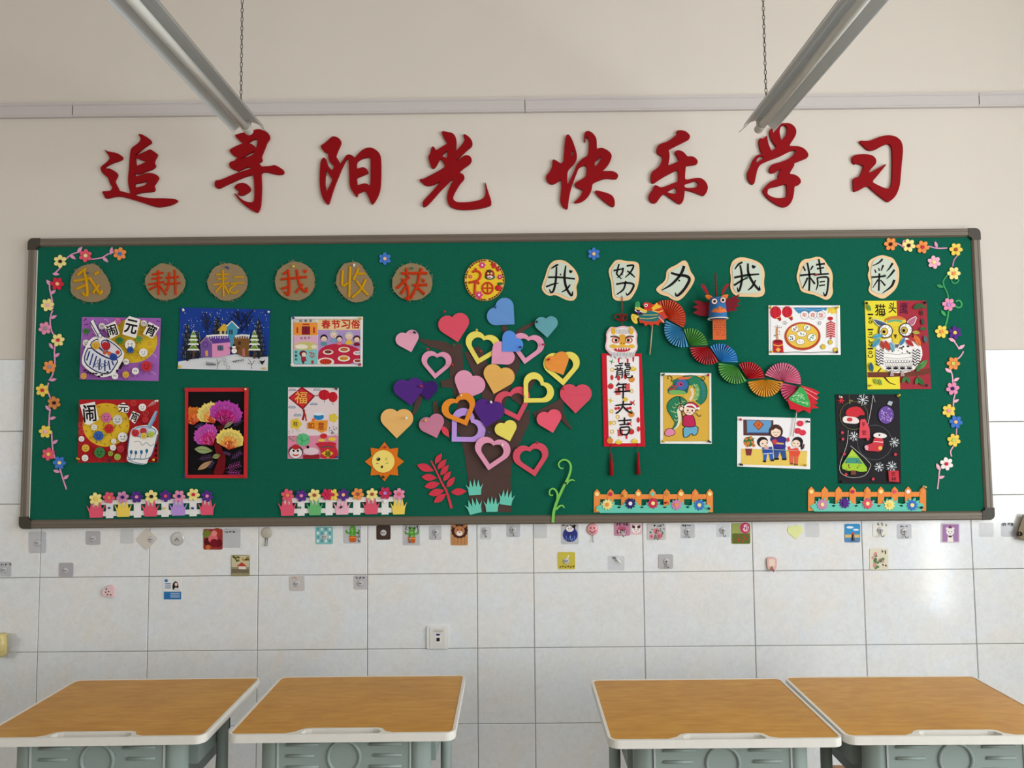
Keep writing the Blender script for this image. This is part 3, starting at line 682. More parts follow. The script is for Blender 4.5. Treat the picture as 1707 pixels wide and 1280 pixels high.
sprig(t6, [[(195, 112), (232, 128), (270, 158)]], [(258, 105, 8, -70)], 'vine', 'short pink foam stem at the top right between two flowers')
sprig(t6, [[(445, 138), (515, 154), (590, 152)]], [(506, 128, 12, 70)], 'vine', 'pink foam stem at the top right right of the orange flower')
sprig(t6, [[(672, 205), (642, 245), (632, 292)]], [], 'mauve', 'mauve foam stem below the upper right corner flower')
sprig(t6, [[(592, 358), (562, 400), (565, 440), (592, 500), (602, 570)], [(622, 400), (632, 418), (656, 420), (676, 402), (672, 388)]], [(537, 444, 13, 15)], (66, 152, 96), 'green curly foam vine %s, upper piece' % RV, 2.4)
sprig(t6, [[(602, 620), (592, 690), (574, 752)], [(650, 590), (668, 606), (694, 600), (700, 575), (682, 552), (655, 560)]], [(562, 650, 13, 50)], (72, 172, 98), 'green curly foam vine %s, lower piece' % RV, 2.6)
sprig(t6, [[(622, 845), (655, 880), (682, 925)]], [(628, 853, 13, 25), (700, 906, 13, -35)], 'lightpink', 'pale pink foam stem %s below the purple flower' % RV)
sprig(t6, [[(715, 940), (690, 980), (660, 1002)]], [], 'lightpink', 'short pale pink foam stem %s above the orange flower' % RV)
sprig(t6, [[(612, 1075), (628, 1120), (632, 1180)]], [(598, 1086, 13, 35), (660, 1154, 12, -30)], 'lightpink', 'pale pink foam stem %s below the orange flower' % RV)
sprig(t7, [[(1188, 85), (1172, 150), (1172, 260), (1195, 330)]], [(1196, 150, 11, -28)], 'lightpink', 'pale pink foam stem %s above the blue flower' % RV)
sprig(t7, [[(1200, 395), (1197, 470)]], [], 'vine', 'short pink foam stem %s below the blue flower' % RV)
sprig(t7, [[(1170, 555), (1146, 600), (1155, 645)]], [], 'lightpink', 'short curved pale foam stem %s above the white flower' % RV)
sprig(t7, [[(1070, 735), (1048, 770), (1040, 850), (1030, 935)]], [(1035, 738, 13, 65), (1066, 829, 11, -20)], 'lightpink', 'pale pink foam stem end %s below the white flower' % RV)
RF = [(t6, 160, 123, 'orange', 'dark'), (t6, 298, 132, 'cream', 'dark'), (t6, 403, 145, 'orange', 'red'), (t6, 491, 260, 'lightpink', 'cream'), (t6, 657, 163, 'yellow', 'brown'), (t6, 641, 345, 'cream', 'orange'),
      (t6, 602, 583, 'pink', 'lilac'), (t6, 548, 790, 'yellow', 'orange'), (t6, 650, 797, 'purple', 'yellow'), (t6, 637, 1032, 'orange', 'lime'), (t6, 632, 1223, 'pink', 'navy'),
      (t7, 1130, 238, 'yellow', 'pink'), (t7, 1193, 338, 'blue', 'peach'), (t7, 1175, 500, 'yellow', 'lime'), (t7, 1110, 710, 'white', 'red')]
RP = ['left end of the top right vine', 'top right vine, second from its left end', 'top right vine, third from its left end', 'alone right of the last paper character', 'upper right corner of the board', 'top of the green right vine', 'middle of the green right vine', 'right vine, left of the purple one', 'right vine, beside the owl drawing', 'right vine, lower end of the owl drawing', 'right vine, just below the owl drawing', 'right vine, just above the blue one', 'right vine, beside the black drawing', 'right vine, beside the black drawing below the blue one', 'lower end of the right vine']
for i, (tt, x, y, c, cc) in enumerate(RF):
    (px, py), = tt([(x, y)])
    flower(px, py, 11.0, c, cc, rot=random.uniform(0, 1), label='%s foam flower with %s centre, %s' % (cname(c), cname(cc), RP[i]), group=GR)
flower(641.5, 431, 10.3, 'blue', 'peach', rot=.52, label='small blue foam flower near the top edge, between sack discs', group='single blue flowers')
flower(990, 423, 10.3, 'blue', 'peach', rot=.52, label='small blue foam flower near the top edge, right of centre', group='single blue flowers')

# ---- fences
def tuft(cx, by, w, h, rot=0.0, n=5):
    pts = [(-w*.38, 0), (-w*.42, -h*.35)]
    tips = [(-w*.56, -h*.68), (-w*.26, -h*.94), (0.0, -h), (w*.26, -h*.93), (w*.56, -h*.70)]
    for i, (x, y) in enumerate(tips):
        pts.append((x, y))
        if i < 4: pts.append(((x+tips[i+1][0])/2*.86, -h*.46))
    pts += [(w*.42, -h*.35), (w*.38, 0)]
    c, s_ = math.cos(rot), math.sin(rot)
    return [(cx+x*c-y*s_, by+x*s_+y*c) for x, y in pts]
WF = M((240, 238, 236), .8, .15)
def white_fence(t, s, rails, pickets, pw, tufts, flowers, label):
    c0 = t([rails[0][0]])[0]
    o = thing('white_foam_fence', label, 'fence', P(c0[0], c0[1]+20, PD), 'white foam fences')
    for a, b, th in rails:
        card('rail', o, t([(a[0], a[1]-th/2), (b[0], b[1]-th/2), (b[0], b[1]+th/2), (a[0], a[1]+th/2)]), WF, PD+.003, .0025)
    for x, ya, yb in pickets:
        card('picket', o, t([(x-pw/2, ya), (x+pw/2, ya-2), (x+pw/2, yb-2), (x-pw/2, yb)]), WF, PD+.0045, .003)
    for x, yb, w, h, c in tufts:
        (px, py), = t([(x, yb-10)])
        card('picket', o, t([(x-34, yb-230), (x+34, yb-230), (x+34, yb-20), (x-34, yb-20)]), WF, PD+.0045, .003)
        card('grass_tuft', o, tuft(px, py, w/s, h/s, -.02), FM(c), PD+.008, .0025)
    for i, (x, y, R, c, cc) in enumerate(flowers):
        (px, py), = t([(x, y)])
        flower(px, py, R/s, c, cc, rot=random.uniform(0, 1), d=PD+.0105+(.003 if i % 2 else 0), parent=o)
    return o
white_fence(T(130, 798.3, 6.828), 6.828, [((235, 268), (1420, 245), 52), ((255, 398), (1420, 372), 54)],
            [(358, 262, 447), (675, 255, 440), (990, 250, 433), (1308, 240, 425)], 80,
            [(205, 450, 190, 200, 'rose'), (514, 442, 175, 200, 'yellow'), (825, 437, 180, 195, 'rose'), (1142, 427, 185, 195, 'lilac'), (1468, 421, 175, 190, 'rose')],
            [(200, 228, 74, 'cream', 'yellow'), (350, 213, 68, 'rose', 'orange'), (505, 208, 70, 'mauve', 'navy'), (665, 205, 70, 'purple', 'pink'), (833, 200, 74, 'cream', 'dark'), (995, 195, 68, 'purple', 'rose'), (1148, 197, 70, 'pink', 'navy'), (1312, 178, 72, 'cream', 'red'), (1468, 195, 68, 'purple', 'pink')],
            'white foam picket fence with flowers and grass at lower left corner')
white_fence(T(440, 790, 6.565), 6.565, [((285, 288), (1470, 275), 55), ((300, 405), (1460, 395), 52)],
            [(405, 280, 458), (712, 280, 453), (1015, 275, 448), (1325, 275, 445)], 76,
            [(257, 467, 178, 205, 'rose'), (558, 462, 160, 190, 'green'), (856, 455, 170, 190, 'lightpink'), (1175, 450, 175, 195, 'rose'), (1475, 452, 165, 190, 'yellow')],
            [(257, 233, 70, 'rose', 'orange'), (408, 238, 68, 'purple', 'pink'), (552, 232, 70, 'cream', 'brown'), (692, 225, 66, 'crimson', 'red'), (755, 228, 66, 'yellow', 'brown'), (868, 228, 68, 'purple', 'peach'), (1026, 220, 68, 'orange', 'brown'), (1183, 222, 66, 'cream', 'brown'), (1325, 210, 70, 'crimson', 'lilac'), (1478, 220, 66, 'pink', 'rose')],
            'white foam picket fence with flowers and grass left of the paper tree')
OF = M((240, 146, 74), .8, .15)
def orange_fence(xs, ytop, yrail, ybot, slope, dots, flowers, grass, label, fs=9.0):
    o = thing('orange_foam_fence', label, 'fence', P(xs[0], ybot, PD), 'orange foam fences')
    xa, xb = xs[0]-5, xs[-1]+5
    sl = lambda x: (x-xs[0])*slope
    card('rail', o, [(xa, yrail-4+sl(xa)), (xb, yrail-4+sl(xb)), (xb, yrail+4+sl(xb)), (xa, yrail+4+sl(xa))], OF, PD+.003, .0025)
    for i, x in enumerate(xs):
        yb = ybot+sl(x) if i in (0, len(xs)-1) else ybot-9+sl(x)
        card('picket', o, [(x-5.3, yb), (x-5.3, ytop+6+sl(x)), (x, ytop+sl(x)), (x+5.3, ytop+6+sl(x)), (x+5.3, yb)], OF, PD+.0045, .003)
        if dots[i]: card('dot', o, circ(x, ytop+8.5+sl(x), 3.3, n=14), FM(dots[i]), PD+.0065, .002)
    pts = [(xa+4, ybot-6), (xa+11, ybot+1.5)]
    pts = [(xa+2, ybot-9+sl(xa)), (xa+10, ybot+1+sl(xa)), (xb-8, ybot+1+sl(xb)), (xb-2, ybot-8+sl(xb))]
    top = []
    for gx in grass:
        for dx, dy in ((-16, -11), (-11, -13), (-12, -17), (-7, -16), (-6, -21), (-1, -18), (5, -22), (6, -16), (12, -18), (11, -13), (17, -12)):
            top.append((gx+dx, ybot+dy+sl(gx)))
    top = [p for p in top if xa+1 < p[0] < xb-1]
    pts = [(xa+3, ybot-8+sl(xa)), (xa+10, ybot+1+sl(xa)), (xb-8, ybot+1+sl(xb)), (xb-3, ybot-7+sl(xb))]+top[::-1]
    holes = []
    for i in range(len(grass)-1):
        hx = (grass[i]+grass[i+1])/2; hy = ybot-8.5+sl(hx)
        holes.append([(hx-4, hy), (hx, hy-1.9), (hx+4, hy), (hx, hy+1.9)])
    card('grass_strip', o, pts, FM('teal'), PD+.0075, .0022, holes)
    for i, (x, y, c, cc) in enumerate(flowers):
        flower(x, y, fs, c, cc, n=10, rot=.1*i, d=PD+.0105, parent=o)
    return o
tO = T(970, 790, 5.69)
orange_fence([p[0] for p in tO([(x, 0) for x in (143, 272, 403, 535, 670, 805, 940, 1075, 1213)])], 815, 828, 854, -.0015,
             ['cream', 'crimson', 'orange', 'cream', 'teal', 'tan', 'cream', 'orange', 'cream'],
             [(*tO([(x, y)])[0], c, cc) for x, y, c, cc in ((242, 290, 'cream', 'orange'), (460, 280, 'navy', 'white'), (675, 278, 'crimson', 'cream'), (897, 292, 'mauve', 'orange'), (1115, 295, 'blue', 'cream'))],
             [p[0] for p in tO([(x, 0) for x in (245, 460, 675, 895, 1110)])], 'orange foam picket fence with daisies below the red paper scroll')
orange_fence([1352.5, 1375, 1398, 1421.5, 1446, 1468.5, 1491.5, 1514, 1538.5], 811, 824, 851.5, -.001,
             ['cream', None, None, 'crimson', 'orange', 'cream', 'rose', 'white', 'orange'],
             [(1371, 841, 'mauve', 'cream'), (1408, 838.5, 'purple', 'purple'), (1446.5, 839.5, 'rose', 'cream'), (1483, 841.5, 'cream', 'yellow'), (1521, 842, 'blue', 'cream')],
             [1371, 1408, 1446, 1484, 1521], 'orange foam picket fence with daisies below the black drawing')

# ---- paper heart tree
t8 = T(600, 480, 4.0); t9 = T(600, 700, 4.492)
BARK = M((86, 66, 62), .9, .08, var=.08, vscale=25)
tr = thing('paper_tree', 'dark brown paper tree with branches in the middle of the board', 'tree', P(815, 853, PD))
card('trunk', tr, [(783, 853.5), (780, 800), (775, 760), (768, 730), (762, 705), (759, 682), (768, 675), (785, 690), (800, 696), (815, 690), (835, 700), (850, 704), (865, 694), (882, 682), (883, 704), (874, 722), (862, 750), (853, 775), (851, 800), (853, 853.5)], BARK, PD+.0015, .0012)
BRD = PD+.0016
for pts, w in (([(760, 900), (700, 760), (650, 600), (640, 450), (652, 372)], [120, 105, 95, 90, 62]), ([(640, 450), (560, 390), (480, 372), (400, 345)], [80, 62, 48, 16]),
               ([(860, 900), (870, 700), (810, 560), (775, 470), (745, 408)], [130, 115, 110, 120, 110]), ([(880, 850), (960, 640), (1025, 500), (1000, 380), (958, 250)], [120, 100, 80, 50, 32]),
               ([(1010, 420), (1060, 295), (1165, 232)], [45, 34, 16]), ([(660, 630), (590, 636), (540, 640)], [70, 56, 42]), ([(400, 700), (385, 770), (355, 845)], [48, 40, 18]),
               ([(500, 755), (512, 830), (560, 900), (660, 960)], [26, 44, 60, 60]), ([(1040, 760), (1110, 660), (1175, 600)], [90, 62, 12]), ([(1160, 850), (1240, 812), (1320, 772), (1385, 720)], [36, 40, 44, 26]), ([(1325, 770), (1350, 860), (1412, 940)], [50, 36, 10])):
    BRD += .00025; g = G(); gstroke(g, t8(pts), [q/4 for q in w], BARK, BRD, .0003, 5); g.build('branch', tr)
def heart_pts(T_, N_, n=12, k=1.0):
    tx, ty = T_; nx, ny = N_
    cx, cy = (tx+nx)/2, (ty+ny)/2
    vx, vy = (tx-nx)/2, (ty-ny)/2               # from the centre of the square to the tip
    wx, wy = -vy, vx
    pts = [(cx+vx, cy+vy)]
    # corner b = centre + w ; corner a = centre - w ; notch = centre - v
    for sgn in (1, -1):
        c1 = (cx+sgn*wx, cy+sgn*wy); c2 = (cx-vx, cy-vy)
        if sgn < 0: c1, c2 = c2, c1
        mx, my = (c1[0]+c2[0])/2, (c1[1]+c2[1])/2
        ax, ay = c1[0]-mx, c1[1]-my
        ox, oy = mx-cx, my-cy
        for i in range(n+1):
            a = PI*i/n
            pts.append((mx+ax*math.cos(a)+ox*math.sin(a), my+ay*math.cos(a)+oy*math.sin(a)))
    if k != 1.0:
        ux, uy = cx-vx*.18, cy-vy*.18
        pts = [(ux+(x-ux)*k, uy+(y-uy)*k) for x, y in pts]
    return pts
HC = dict(lp=(236, 168, 192), rp=(226, 84, 104), blue=(104, 152, 214), teal=(104, 166, 178), yel=(240, 224, 104), pink=(232, 158, 188), blue2=(92, 146, 228), purp=(84, 44, 132), purp2=(66, 32, 112), peach=(238, 186, 112), or_=(240, 150, 66), mauve=(206, 130, 158), red=(220, 84, 104), coral=(240, 96, 118), lil=(196, 156, 232), gold=(234, 180, 96), orf=(236, 144, 48))
HEARTS = [  # tip, notch, colour, frame?, layer, label
 ((343, 428), (306, 303), 'lp', 0, 1, 'small pale pink paper heart at the far upper left of the tree'),
 ((653, 362), (616, 194), 'rp', 0, 1, 'large rose red paper heart at the upper left of the tree'),
 ((1031, 243), (904, 128), 'blue', 0, 1, 'large blue paper heart at the top of the tree'),
 ((1250, 331), (1240, 204), 'teal', 0, 2, 'small teal paper heart at the upper right of the tree'),
 ((783, 509), (832, 322), 'yel', 1, 1, 'yellow paper heart outline near the top of the tree'),
 ((1098, 507), (1126, 326), 'pink', 1, 1, 'pink paper heart outline behind the small blue heart'),
 ((877, 505), (985, 410), 'pink', 0, 2, 'small pink paper heart behind the small blue heart'),
 ((948, 424), (1043, 332), 'blue2', 0, 3, 'small bright blue paper heart overlapping two pink hearts'),
 ((500, 606), (515, 440), 'pink', 1, 1, 'pink paper heart outline at the left of the tree'),
 ((455, 752), (448, 634), 'purp2', 0, 1, 'small dark purple paper heart partly behind the large purple one'),
 ((343, 786), (318, 622), 'purp', 0, 2, 'large purple paper heart at the left edge of the tree'),
 ((680, 748), (752, 588), 'pink', 0, 1, 'pink paper heart above the orange heart outline'),
 ((893, 706), (940, 538), 'gold', 0, 2, 'large tan yellow paper heart in the middle of the tree'),
 ((1356, 651), (1340, 450), 'yel', 1, 1, 'yellow paper heart outline behind the small orange heart'),
 ((1356, 580), (1298, 456), 'or_', 0, 2, 'small orange paper heart inside a yellow heart outline'),
 ((1062, 886), (1000, 696), 'red', 1, 1, 'red paper heart outline right of the tree centre'),
 ((1093, 765), (1226, 628), 'yel', 1, 3, 'yellow paper heart outline tilted right above the red outline'),
 ((1437, 836), (1440, 660), 'red', 0, 1, 'large red paper heart at the right edge of the tree'),
 ((1287, 966), (1252, 832), 'coral', 0, 2, 'small coral paper heart at the lower right of the tree'),
 ((245, 1003), (248, 824), 'peach', 0, 1, 'large peach paper heart at the lower left of the tree'),
 ((513, 1000), (466, 866), 'mauve', 0, 2, 'small mauve paper heart at the lower left beside a red leaf'),
 ((612, 1024), (764, 876), 'lil', 1, 2, 'lilac paper heart outline below the orange outline'),
 ((713, 918), (638, 742), 'orf', 1, 4, 'orange paper heart outline at the left of the trunk'),
 ((838, 932), (872, 766), 'purp', 0, 3, 'large purple paper heart on the upper trunk'),
 ((1000, 1022), (962, 904), 'yel', 0, 2, 'small yellow paper heart on the trunk'),
 ((857, 1216), (895, 1022), 'pink', 1, 4, 'pink paper heart outline low on the trunk'),
 ((1167, 1256), (1128, 1062), 'red', 1, 1, 'red paper heart outline at the lower right of the trunk')]
def bend(o, amp):
    """curl the sheet a little, away from the board"""
    me = o.data; xs = [v.co.x for v in me.vertices]; zs = [v.co.z for v in me.vertices]
    cx, cz = (min(xs)+max(xs))/2, (min(zs)+max(zs))/2; r = max(max(xs)-min(xs), max(zs)-min(zs))/2
    a = random.uniform(-.5, .5)+PI/2*random.choice((0, 0, 0, 1)); c, s_ = math.cos(a), math.sin(a); k = random.uniform(-.5, .5)
    for v in me.vertices:
        u = ((v.co.x-cx)*c+(v.co.z-cz)*s_)/r
        v.co.y -= amp*(0.5*u*u+k*(u+1)*.5)
for tp, no, c, fr, ly, lb in HEARTS:
    a, b = t8([tp, no]); hp = heart_pts(a, b)
    d = PD+.004+.004*ly
    g = G(); m = M(HC[c], .82, .15, var=.03, vscale=40)
    hs = [heart_pts(a, b, k=.63)] if fr else []
    g.prism(W(hp, d), .0008, m, [W(h, d) for h in hs])
    o = g.build('paper_heart_outline' if fr else 'paper_heart'); bend(o, .004 if fr else .006)
    tag(o, lb, 'heart', 'paper heart outlines on the tree' if fr else 'solid paper hearts on the tree')
g = G(); g.prism(W(leafshape(600+570/4, 480+957/4, 22, math.radians(58), .46), PD+.010), .001, M((226, 70, 88)))
tag(g.build('paper_leaf'), 'single small red paper leaf beside the mauve heart', 'leaf')
# red leaf branch
rb = thing('red_leaf_branch', 'red foam branch with pointed leaves left of the tree trunk', 'branch', P(*t9([(685, 660)])[0], PD))
RL = M((214, 62, 80), .85, .1, var=.06, vscale=40)
g = G(); gstroke(g, t9([(532, 305), (575, 390), (612, 470), (650, 540), (685, 660)]), [2.4, 2.8, 3.2, 3.8, 4.4], RL, PD+.004, .003); g.build('stem', rb)
for x, y, L, a in ((588, 288, 92, -58), (615, 330, 98, -48), (634, 374, 98, -52), (652, 420, 92, -52), (680, 464, 98, -52), (740, 537, 120, -4), (490, 358, 132, 20), (518, 430, 116, 4), (542, 487, 120, -12), (572, 542, 122, -14), (600, 585, 112, -36)):
    (px, py), = t9([(x, y)]); card('leaf', rb, leafshape(px, py, L/4.49, math.radians(a), .44), RL, PD+.006, .0028)
# smiling sun
sc = t9([(183, 312)])[0]
su = thing('paper_sun', 'orange eight pointed paper sun with winking yellow face', 'sun', P(sc[0], sc[1], PD))
st = []
for k in range(16):
    a = PI*k/8-PI/2; R_ = (147 if k % 2 == 0 else 104)/4.492
    st.append((sc[0]+R_*math.cos(a), sc[1]+R_*math.sin(a)))
card('sun_rays', su, st, M((226, 118, 32), .8, .15), PD+.004, .002)
card('face', su, circ(sc[0]-2.0, sc[1]-.5, 18.8, n=32), M((250, 226, 120), .8, .15), PD+.007, .002)
g = G(); dd = PD+.0075
g.prism(W(t9(circ(138, 293, 15, 13)), dd), .0002, BLACK, flat=True); g.prism(W(t9(circ(133, 289, 4, 4)), dd+.0002), .0002, WHITE, flat=True)
gstroke(g, t9([(206, 282), (188, 292), (206, 302)]), .7, BLACK, dd, smooth=0)
gstroke(g, t9([(122, 326), (138, 325)]), .8, BLACK, dd); gstroke(g, t9([(195, 324), (212, 323)]), .8, BLACK, dd)
g.prism(W(t9([(155, 344), (175, 342), (172, 356), (165, 364), (158, 356)]), dd), .0002, M((70, 30, 24)), flat=True)
g.build('drawn_face', su)
for i, (x, y, w, h, r, lb) in enumerate(((862, 562, 118, 122, -.06, 'teal paper grass tuft on the tree trunk, topmost of four'), (868, 700, 120, 120, -.25, 'teal paper grass tuft at the trunk foot, leftmost of four'), (988, 688, 112, 118, 0.0, 'teal paper grass tuft at the trunk foot, lower middle of four'), (1090, 636, 112, 120, .14, 'teal paper grass tuft at the trunk foot, rightmost of four'))):
    (px, py), = t9([(x, y)])
    o = card('grass_tuft', None, tuft(px, py, w/4.49, h/4.49, r), FM('teal'), PD+.006, .002); tag(o, lb, 'grass tuft', 'teal grass tufts at the tree')
cv = thing('curly_vine', 'light green curly foam vine right of the tree, overlapping the frame', 'vine', P(*t9([(1445, 768)])[0], PD))
CG = M((128, 204, 92), .8, .15, var=.1, vscale=8); dv = FD+.004
def cstem(nm, pts, w):
    g = G(); gstroke(g, t9(pts), w, CG, dv, .003, 5); g.build(nm, cv)
cstem('main_stem', [(1445, 768), (1452, 690), (1478, 605), (1525, 500), (1565, 420), (1580, 350), (1560, 308), (1522, 298), (1492, 318), (1490, 345), (1506, 362), (1524, 360)], [4.6, 4.6, 4.4, 4.2, 3.8, 3.4, 3, 2.6, 2.4, 2.2, 2, 1.6])
cstem('curl', [(1478, 600), (1478, 552), (1462, 522), (1438, 514), (1420, 535), (1425, 562), (1447, 562)], [3.4, 3.2, 3, 2.6, 2.4, 2.2, 1.8])
cstem('curl', [(1470, 672), (1495, 645), (1520, 642), (1530, 660)], [3, 2.8, 2.4, 1.6]); cstem('curl', [(1548, 480), (1566, 456), (1590, 448), (1610, 456)], [3, 2.6, 2.2, 1.2])

# ---- sackcloth discs with stitched characters
BURLAP = None
def burlap_material():
    m = bpy.data.materials.new('sackcloth'); m.use_nodes = True; nt = m.node_tree; b = nt.nodes['Principled BSDF']
    geo = nt.nodes.new('ShaderNodeNewGeometry')
    w1 = nt.nodes.new('ShaderNodeTexWave'); w1.inputs['Scale'].default_value = 130; w1.inputs['Distortion'].default_value = 1.5; w1.bands_direction = 'X'
    w2 = nt.nodes.new('ShaderNodeTexWave'); w2.inputs['Scale'].default_value = 130; w2.inputs['Distortion'].default_value = 1.5; w2.bands_direction = 'Z'
    mm = nt.nodes.new('ShaderNodeMath'); mm.operation = 'MAXIMUM'
    for w in (w1, w2): nt.links.new(geo.outputs['Position'], w.inputs['Vector'])
    nt.links.new(w1.outputs['Fac'], mm.inputs[0]); nt.links.new(w2.outputs['Fac'], mm.inputs[1])
    r = nt.nodes.new('ShaderNodeValToRGB'); e = r.color_ramp.elements
    e[0].position = 0.25; e[0].color = (lin(108), lin(88), lin(62), 1); e[1].position = 0.9; e[1].color = (lin(172), lin(148), lin(112), 1)
    nt.links.new(mm.outputs[0], r.inputs[0]); nt.links.new(r.outputs[0], b.inputs['Base Color']); b.inputs['Roughness'].default_value = 1.0; b.inputs['Specular IOR Level'].default_value = 0.05
    bp = nt.nodes.new('ShaderNodeBump'); bp.inputs['Strength'].default_value = .6; bp.inputs['Distance'].default_value = .001
    nt.links.new(mm.outputs[0], bp.inputs['Height']); nt.links.new(bp.outputs['Normal'], b.inputs['Normal'])
    return m
BURLAP = burlap_material()
YARN_Y = M((214, 160, 24), .95, .05, bump=.8, bscale=900, var=.25, vscale=500); YARN_R = M((206, 62, 26), .95, .05, bump=.8, bscale=900, var=.25, vscale=500)
def sack(t, s, outline, strokes, yarn, w, ch, od, heart=None):
    pts = spline([(x, y) for x, y in outline], 4, True); px = t(pts)
    px = [(x+random.uniform(-.5, .5), y+random.uniform(-.5, .5)) for x, y in px]
    cx = sum(p[0] for p in px)/len(px); cy = sum(p[1] for p in px)/len(px)
    o = thing('sackcloth_disc', 'round sackcloth disc with %s yarn character %s, %s' % ('orange red' if yarn is YARN_R else 'yellow', ch, od), 'character disc', P(cx, cy, PD), 'sackcloth character discs')
    card('sackcloth', o, px, BURLAP, PD+.010, .005)
    g = G()
    for k in range(26):
        i = random.randrange(len(px)); x, y = px[i]; a = math.atan2(y-cy, x-cx)+random.uniform(-1.0, 1.0); L = random.uniform(1.5, 5)
        p0 = P(x, y, PD+.008); p1 = P(x+L*math.cos(a), y+L*math.sin(a), PD+.009)
        g.tube([p0, (p0+p1)/2+Vector((random.uniform(-.002, .002), -.001, random.uniform(-.002, .002))), p1], .0005, M((176, 152, 116), .9), 3, caps=False)
    fr = g.build('frayed_threads', o); fr['kind'] = 'stuff'
    for st_ in strokes:
        g = G(); pp = t(st_); q = spline(pp, 4) if len(pp) > 2 else pp
        g.tube([P(x, y, PD+.0105) for x, y in q], w/2*PXM(PD), yarn, 6); g.build('stroke', o)
    if heart:
        (hx, hy), = t([heart]); g = G(); g.prism(W(heart_pts((hx, hy+4), (hx, hy-2)), PD+.012), .002, yarn); g.build('heart_dot', o)
t10 = T(320, 400, 5.69); t11 = T(600, 400, 5.69)
def ell(cx, cy, rx, ry, n=14, j=6): return [(cx+(rx+random.uniform(-j, j))*math.cos(2*PI*i/n), cy+(ry+random.uniform(-j, j))*math.sin(2*PI*i/n)) for i in range(n)]
sack(t4, 5.12, [(425, 330), (470, 285), (560, 255), (620, 265), (660, 310), (700, 360), (725, 420), (735, 470), (710, 530), (650, 570), (580, 582), (500, 570), (430, 530), (400, 490), (400, 400)],
     [[(530, 292), (460, 350)], [(430, 402), (568, 380)], [(515, 310), (535, 420), (540, 525), (500, 505)], [(450, 470), (540, 432)], [(560, 375), (610, 450), (650, 512), (668, 480)], [(640, 432), (590, 505)], [(605, 345), (640, 322)]], YARN_Y, 5.0, '我', 'first from the left')
sack(t4, 5.12, [(1030, 400), (1080, 310), (1160, 255), (1240, 262), (1310, 300), (1360, 360), (1375, 430), (1340, 500), (1280, 550), (1200, 565), (1130, 550), (1070, 500)],
     [[(1095, 347), (1190, 330)], [(1090, 385), (1180, 372)], [(1062, 432), (1200, 408)], [(1145, 310), (1152, 520)], [(1140, 440), (1070, 475)], [(1160, 440), (1215, 520)], [(1212, 375), (1325, 365)], [(1198, 430), (1335, 418)], [(1240, 330), (1236, 430), (1215, 490)], [(1288, 305), (1296, 520)]], YARN_R, 3.8, '耕', 'second from the left')
sack(t10, 5.69, ell(338, 397, 188, 178), [[(230, 330), (352, 325)], [(240, 372), (340, 365)], [(205, 425), (355, 410)], [(295, 288), (300, 540)], [(285, 430), (225, 490)], [(308, 430), (350, 515)], [(400, 355), (490, 352)], [(370, 415), (495, 405)], [(415, 420), (355, 475), (395, 505), (445, 480)]], YARN_Y, 3.4, '耘', 'third from the left')
sack(t10, 5.69, ell(975, 390, 190, 182), [[(920, 290), (868, 325)], [(845, 374), (1092, 350)], [(915, 280), (922, 400), (918, 520), (880, 490)], [(850, 465), (932, 438)], [(995, 280), (1015, 400), (1050, 470), (1085, 490), (1090, 450)], [(1052, 420), (985, 500)]], YARN_R, 4.6, '我', 'fourth from the left', (1070, 295))
sack(t10, 5.69, [(1430, 240), (1500, 212), (1570, 212), (1620, 260), (1660, 320), (1705, 390), (1720, 470), (1690, 540), (1620, 580), (1540, 590), (1470, 560), (1410, 500), (1370, 420), (1375, 340)],
     [[(1430, 290), (1426, 432), (1480, 402)], [(1500, 250), (1490, 545)], [(1580, 268), (1530, 380)], [(1560, 322), (1642, 320)], [(1650, 370), (1600, 470), (1520, 545)], [(1560, 390), (1620, 470), (1672, 525)]], YARN_Y, 4.4, '收', 'fifth from the left')
sack(t11, 5.69, ell(495, 402, 190, 175), [[(395, 318), (642, 315)], [(440, 270), (448, 345)], [(585, 270), (562, 345)], [(470, 350), (350, 460)], [(400, 370), (450, 440), (462, 560), (432, 545)], [(440, 440), (390, 512)], [(502, 432), (640, 425)], [(560, 345), (545, 430), (482, 555)], [(550, 455), (615, 515)], [(592, 375), (612, 395)]], YARN_R, 5.2, '获', 'sixth from the left')

# ---- round lucky plate
pc = t11([(1182, 380)])[0]
pl = thing('lucky_plate', 'round yellow clay plate with red lucky character 福 above the tree', 'plate', P(pc[0], pc[1], PD))
Rx = 190/5.69
card('plate_disc', pl, circ(pc[0], pc[1], Rx, Rx*1.04, 48), M((214, 150, 60), .6, .3), PD+.008, .0075)
card('yellow_face', pl, circ(pc[0]+.3, pc[1], Rx*.91, Rx*.945, 48), M((240, 200, 40), .55, .3), PD+.0095, .002)
for k in range(44):
    a = 2*PI*k/44
    card('rim_bead', pl, circ(pc[0]+Rx*.94*math.cos(a), pc[1]+Rx*.98*math.sin(a), 1.35, n=8), M([(60, 20, 24), (190, 40, 44), (235, 205, 150), (40, 36, 30)][k % 4 if k % 3 else 0], .6), PD+.0105, .002)
CLAY = M((206, 62, 26), .55, .3)
def clay(nm, pts, w, par=None):
    g = G(); g.tube([P(x, y, PD+.0105) for x, y in spline(t11(pts), 4)], w*PXM()/2, CLAY, 8); return g.build(nm, pl, True)
clay('clay_stroke', [(1068, 302), (1112, 295), (1145, 325), (1120, 380), (1032, 405)], 4.0); clay('clay_stroke', [(1096, 385), (1092, 450), (1088, 522)], 4.0); clay('clay_stroke', [(1105, 395), (1118, 402), (1132, 415)], 4.0)
clay('clay_stroke', [(1092, 272), (1100, 276), (1108, 278)], 4.5)
g = G(); g.tube([P(*t11([(1212+50*math.cos(a), 457+52*math.sin(a))])[0], PD+.0105) for a in [2*PI*k/24 for k in range(24)]], 3.2*PXM()/2, CLAY, 8, closed=True); g.build('clay_ring', pl, True)
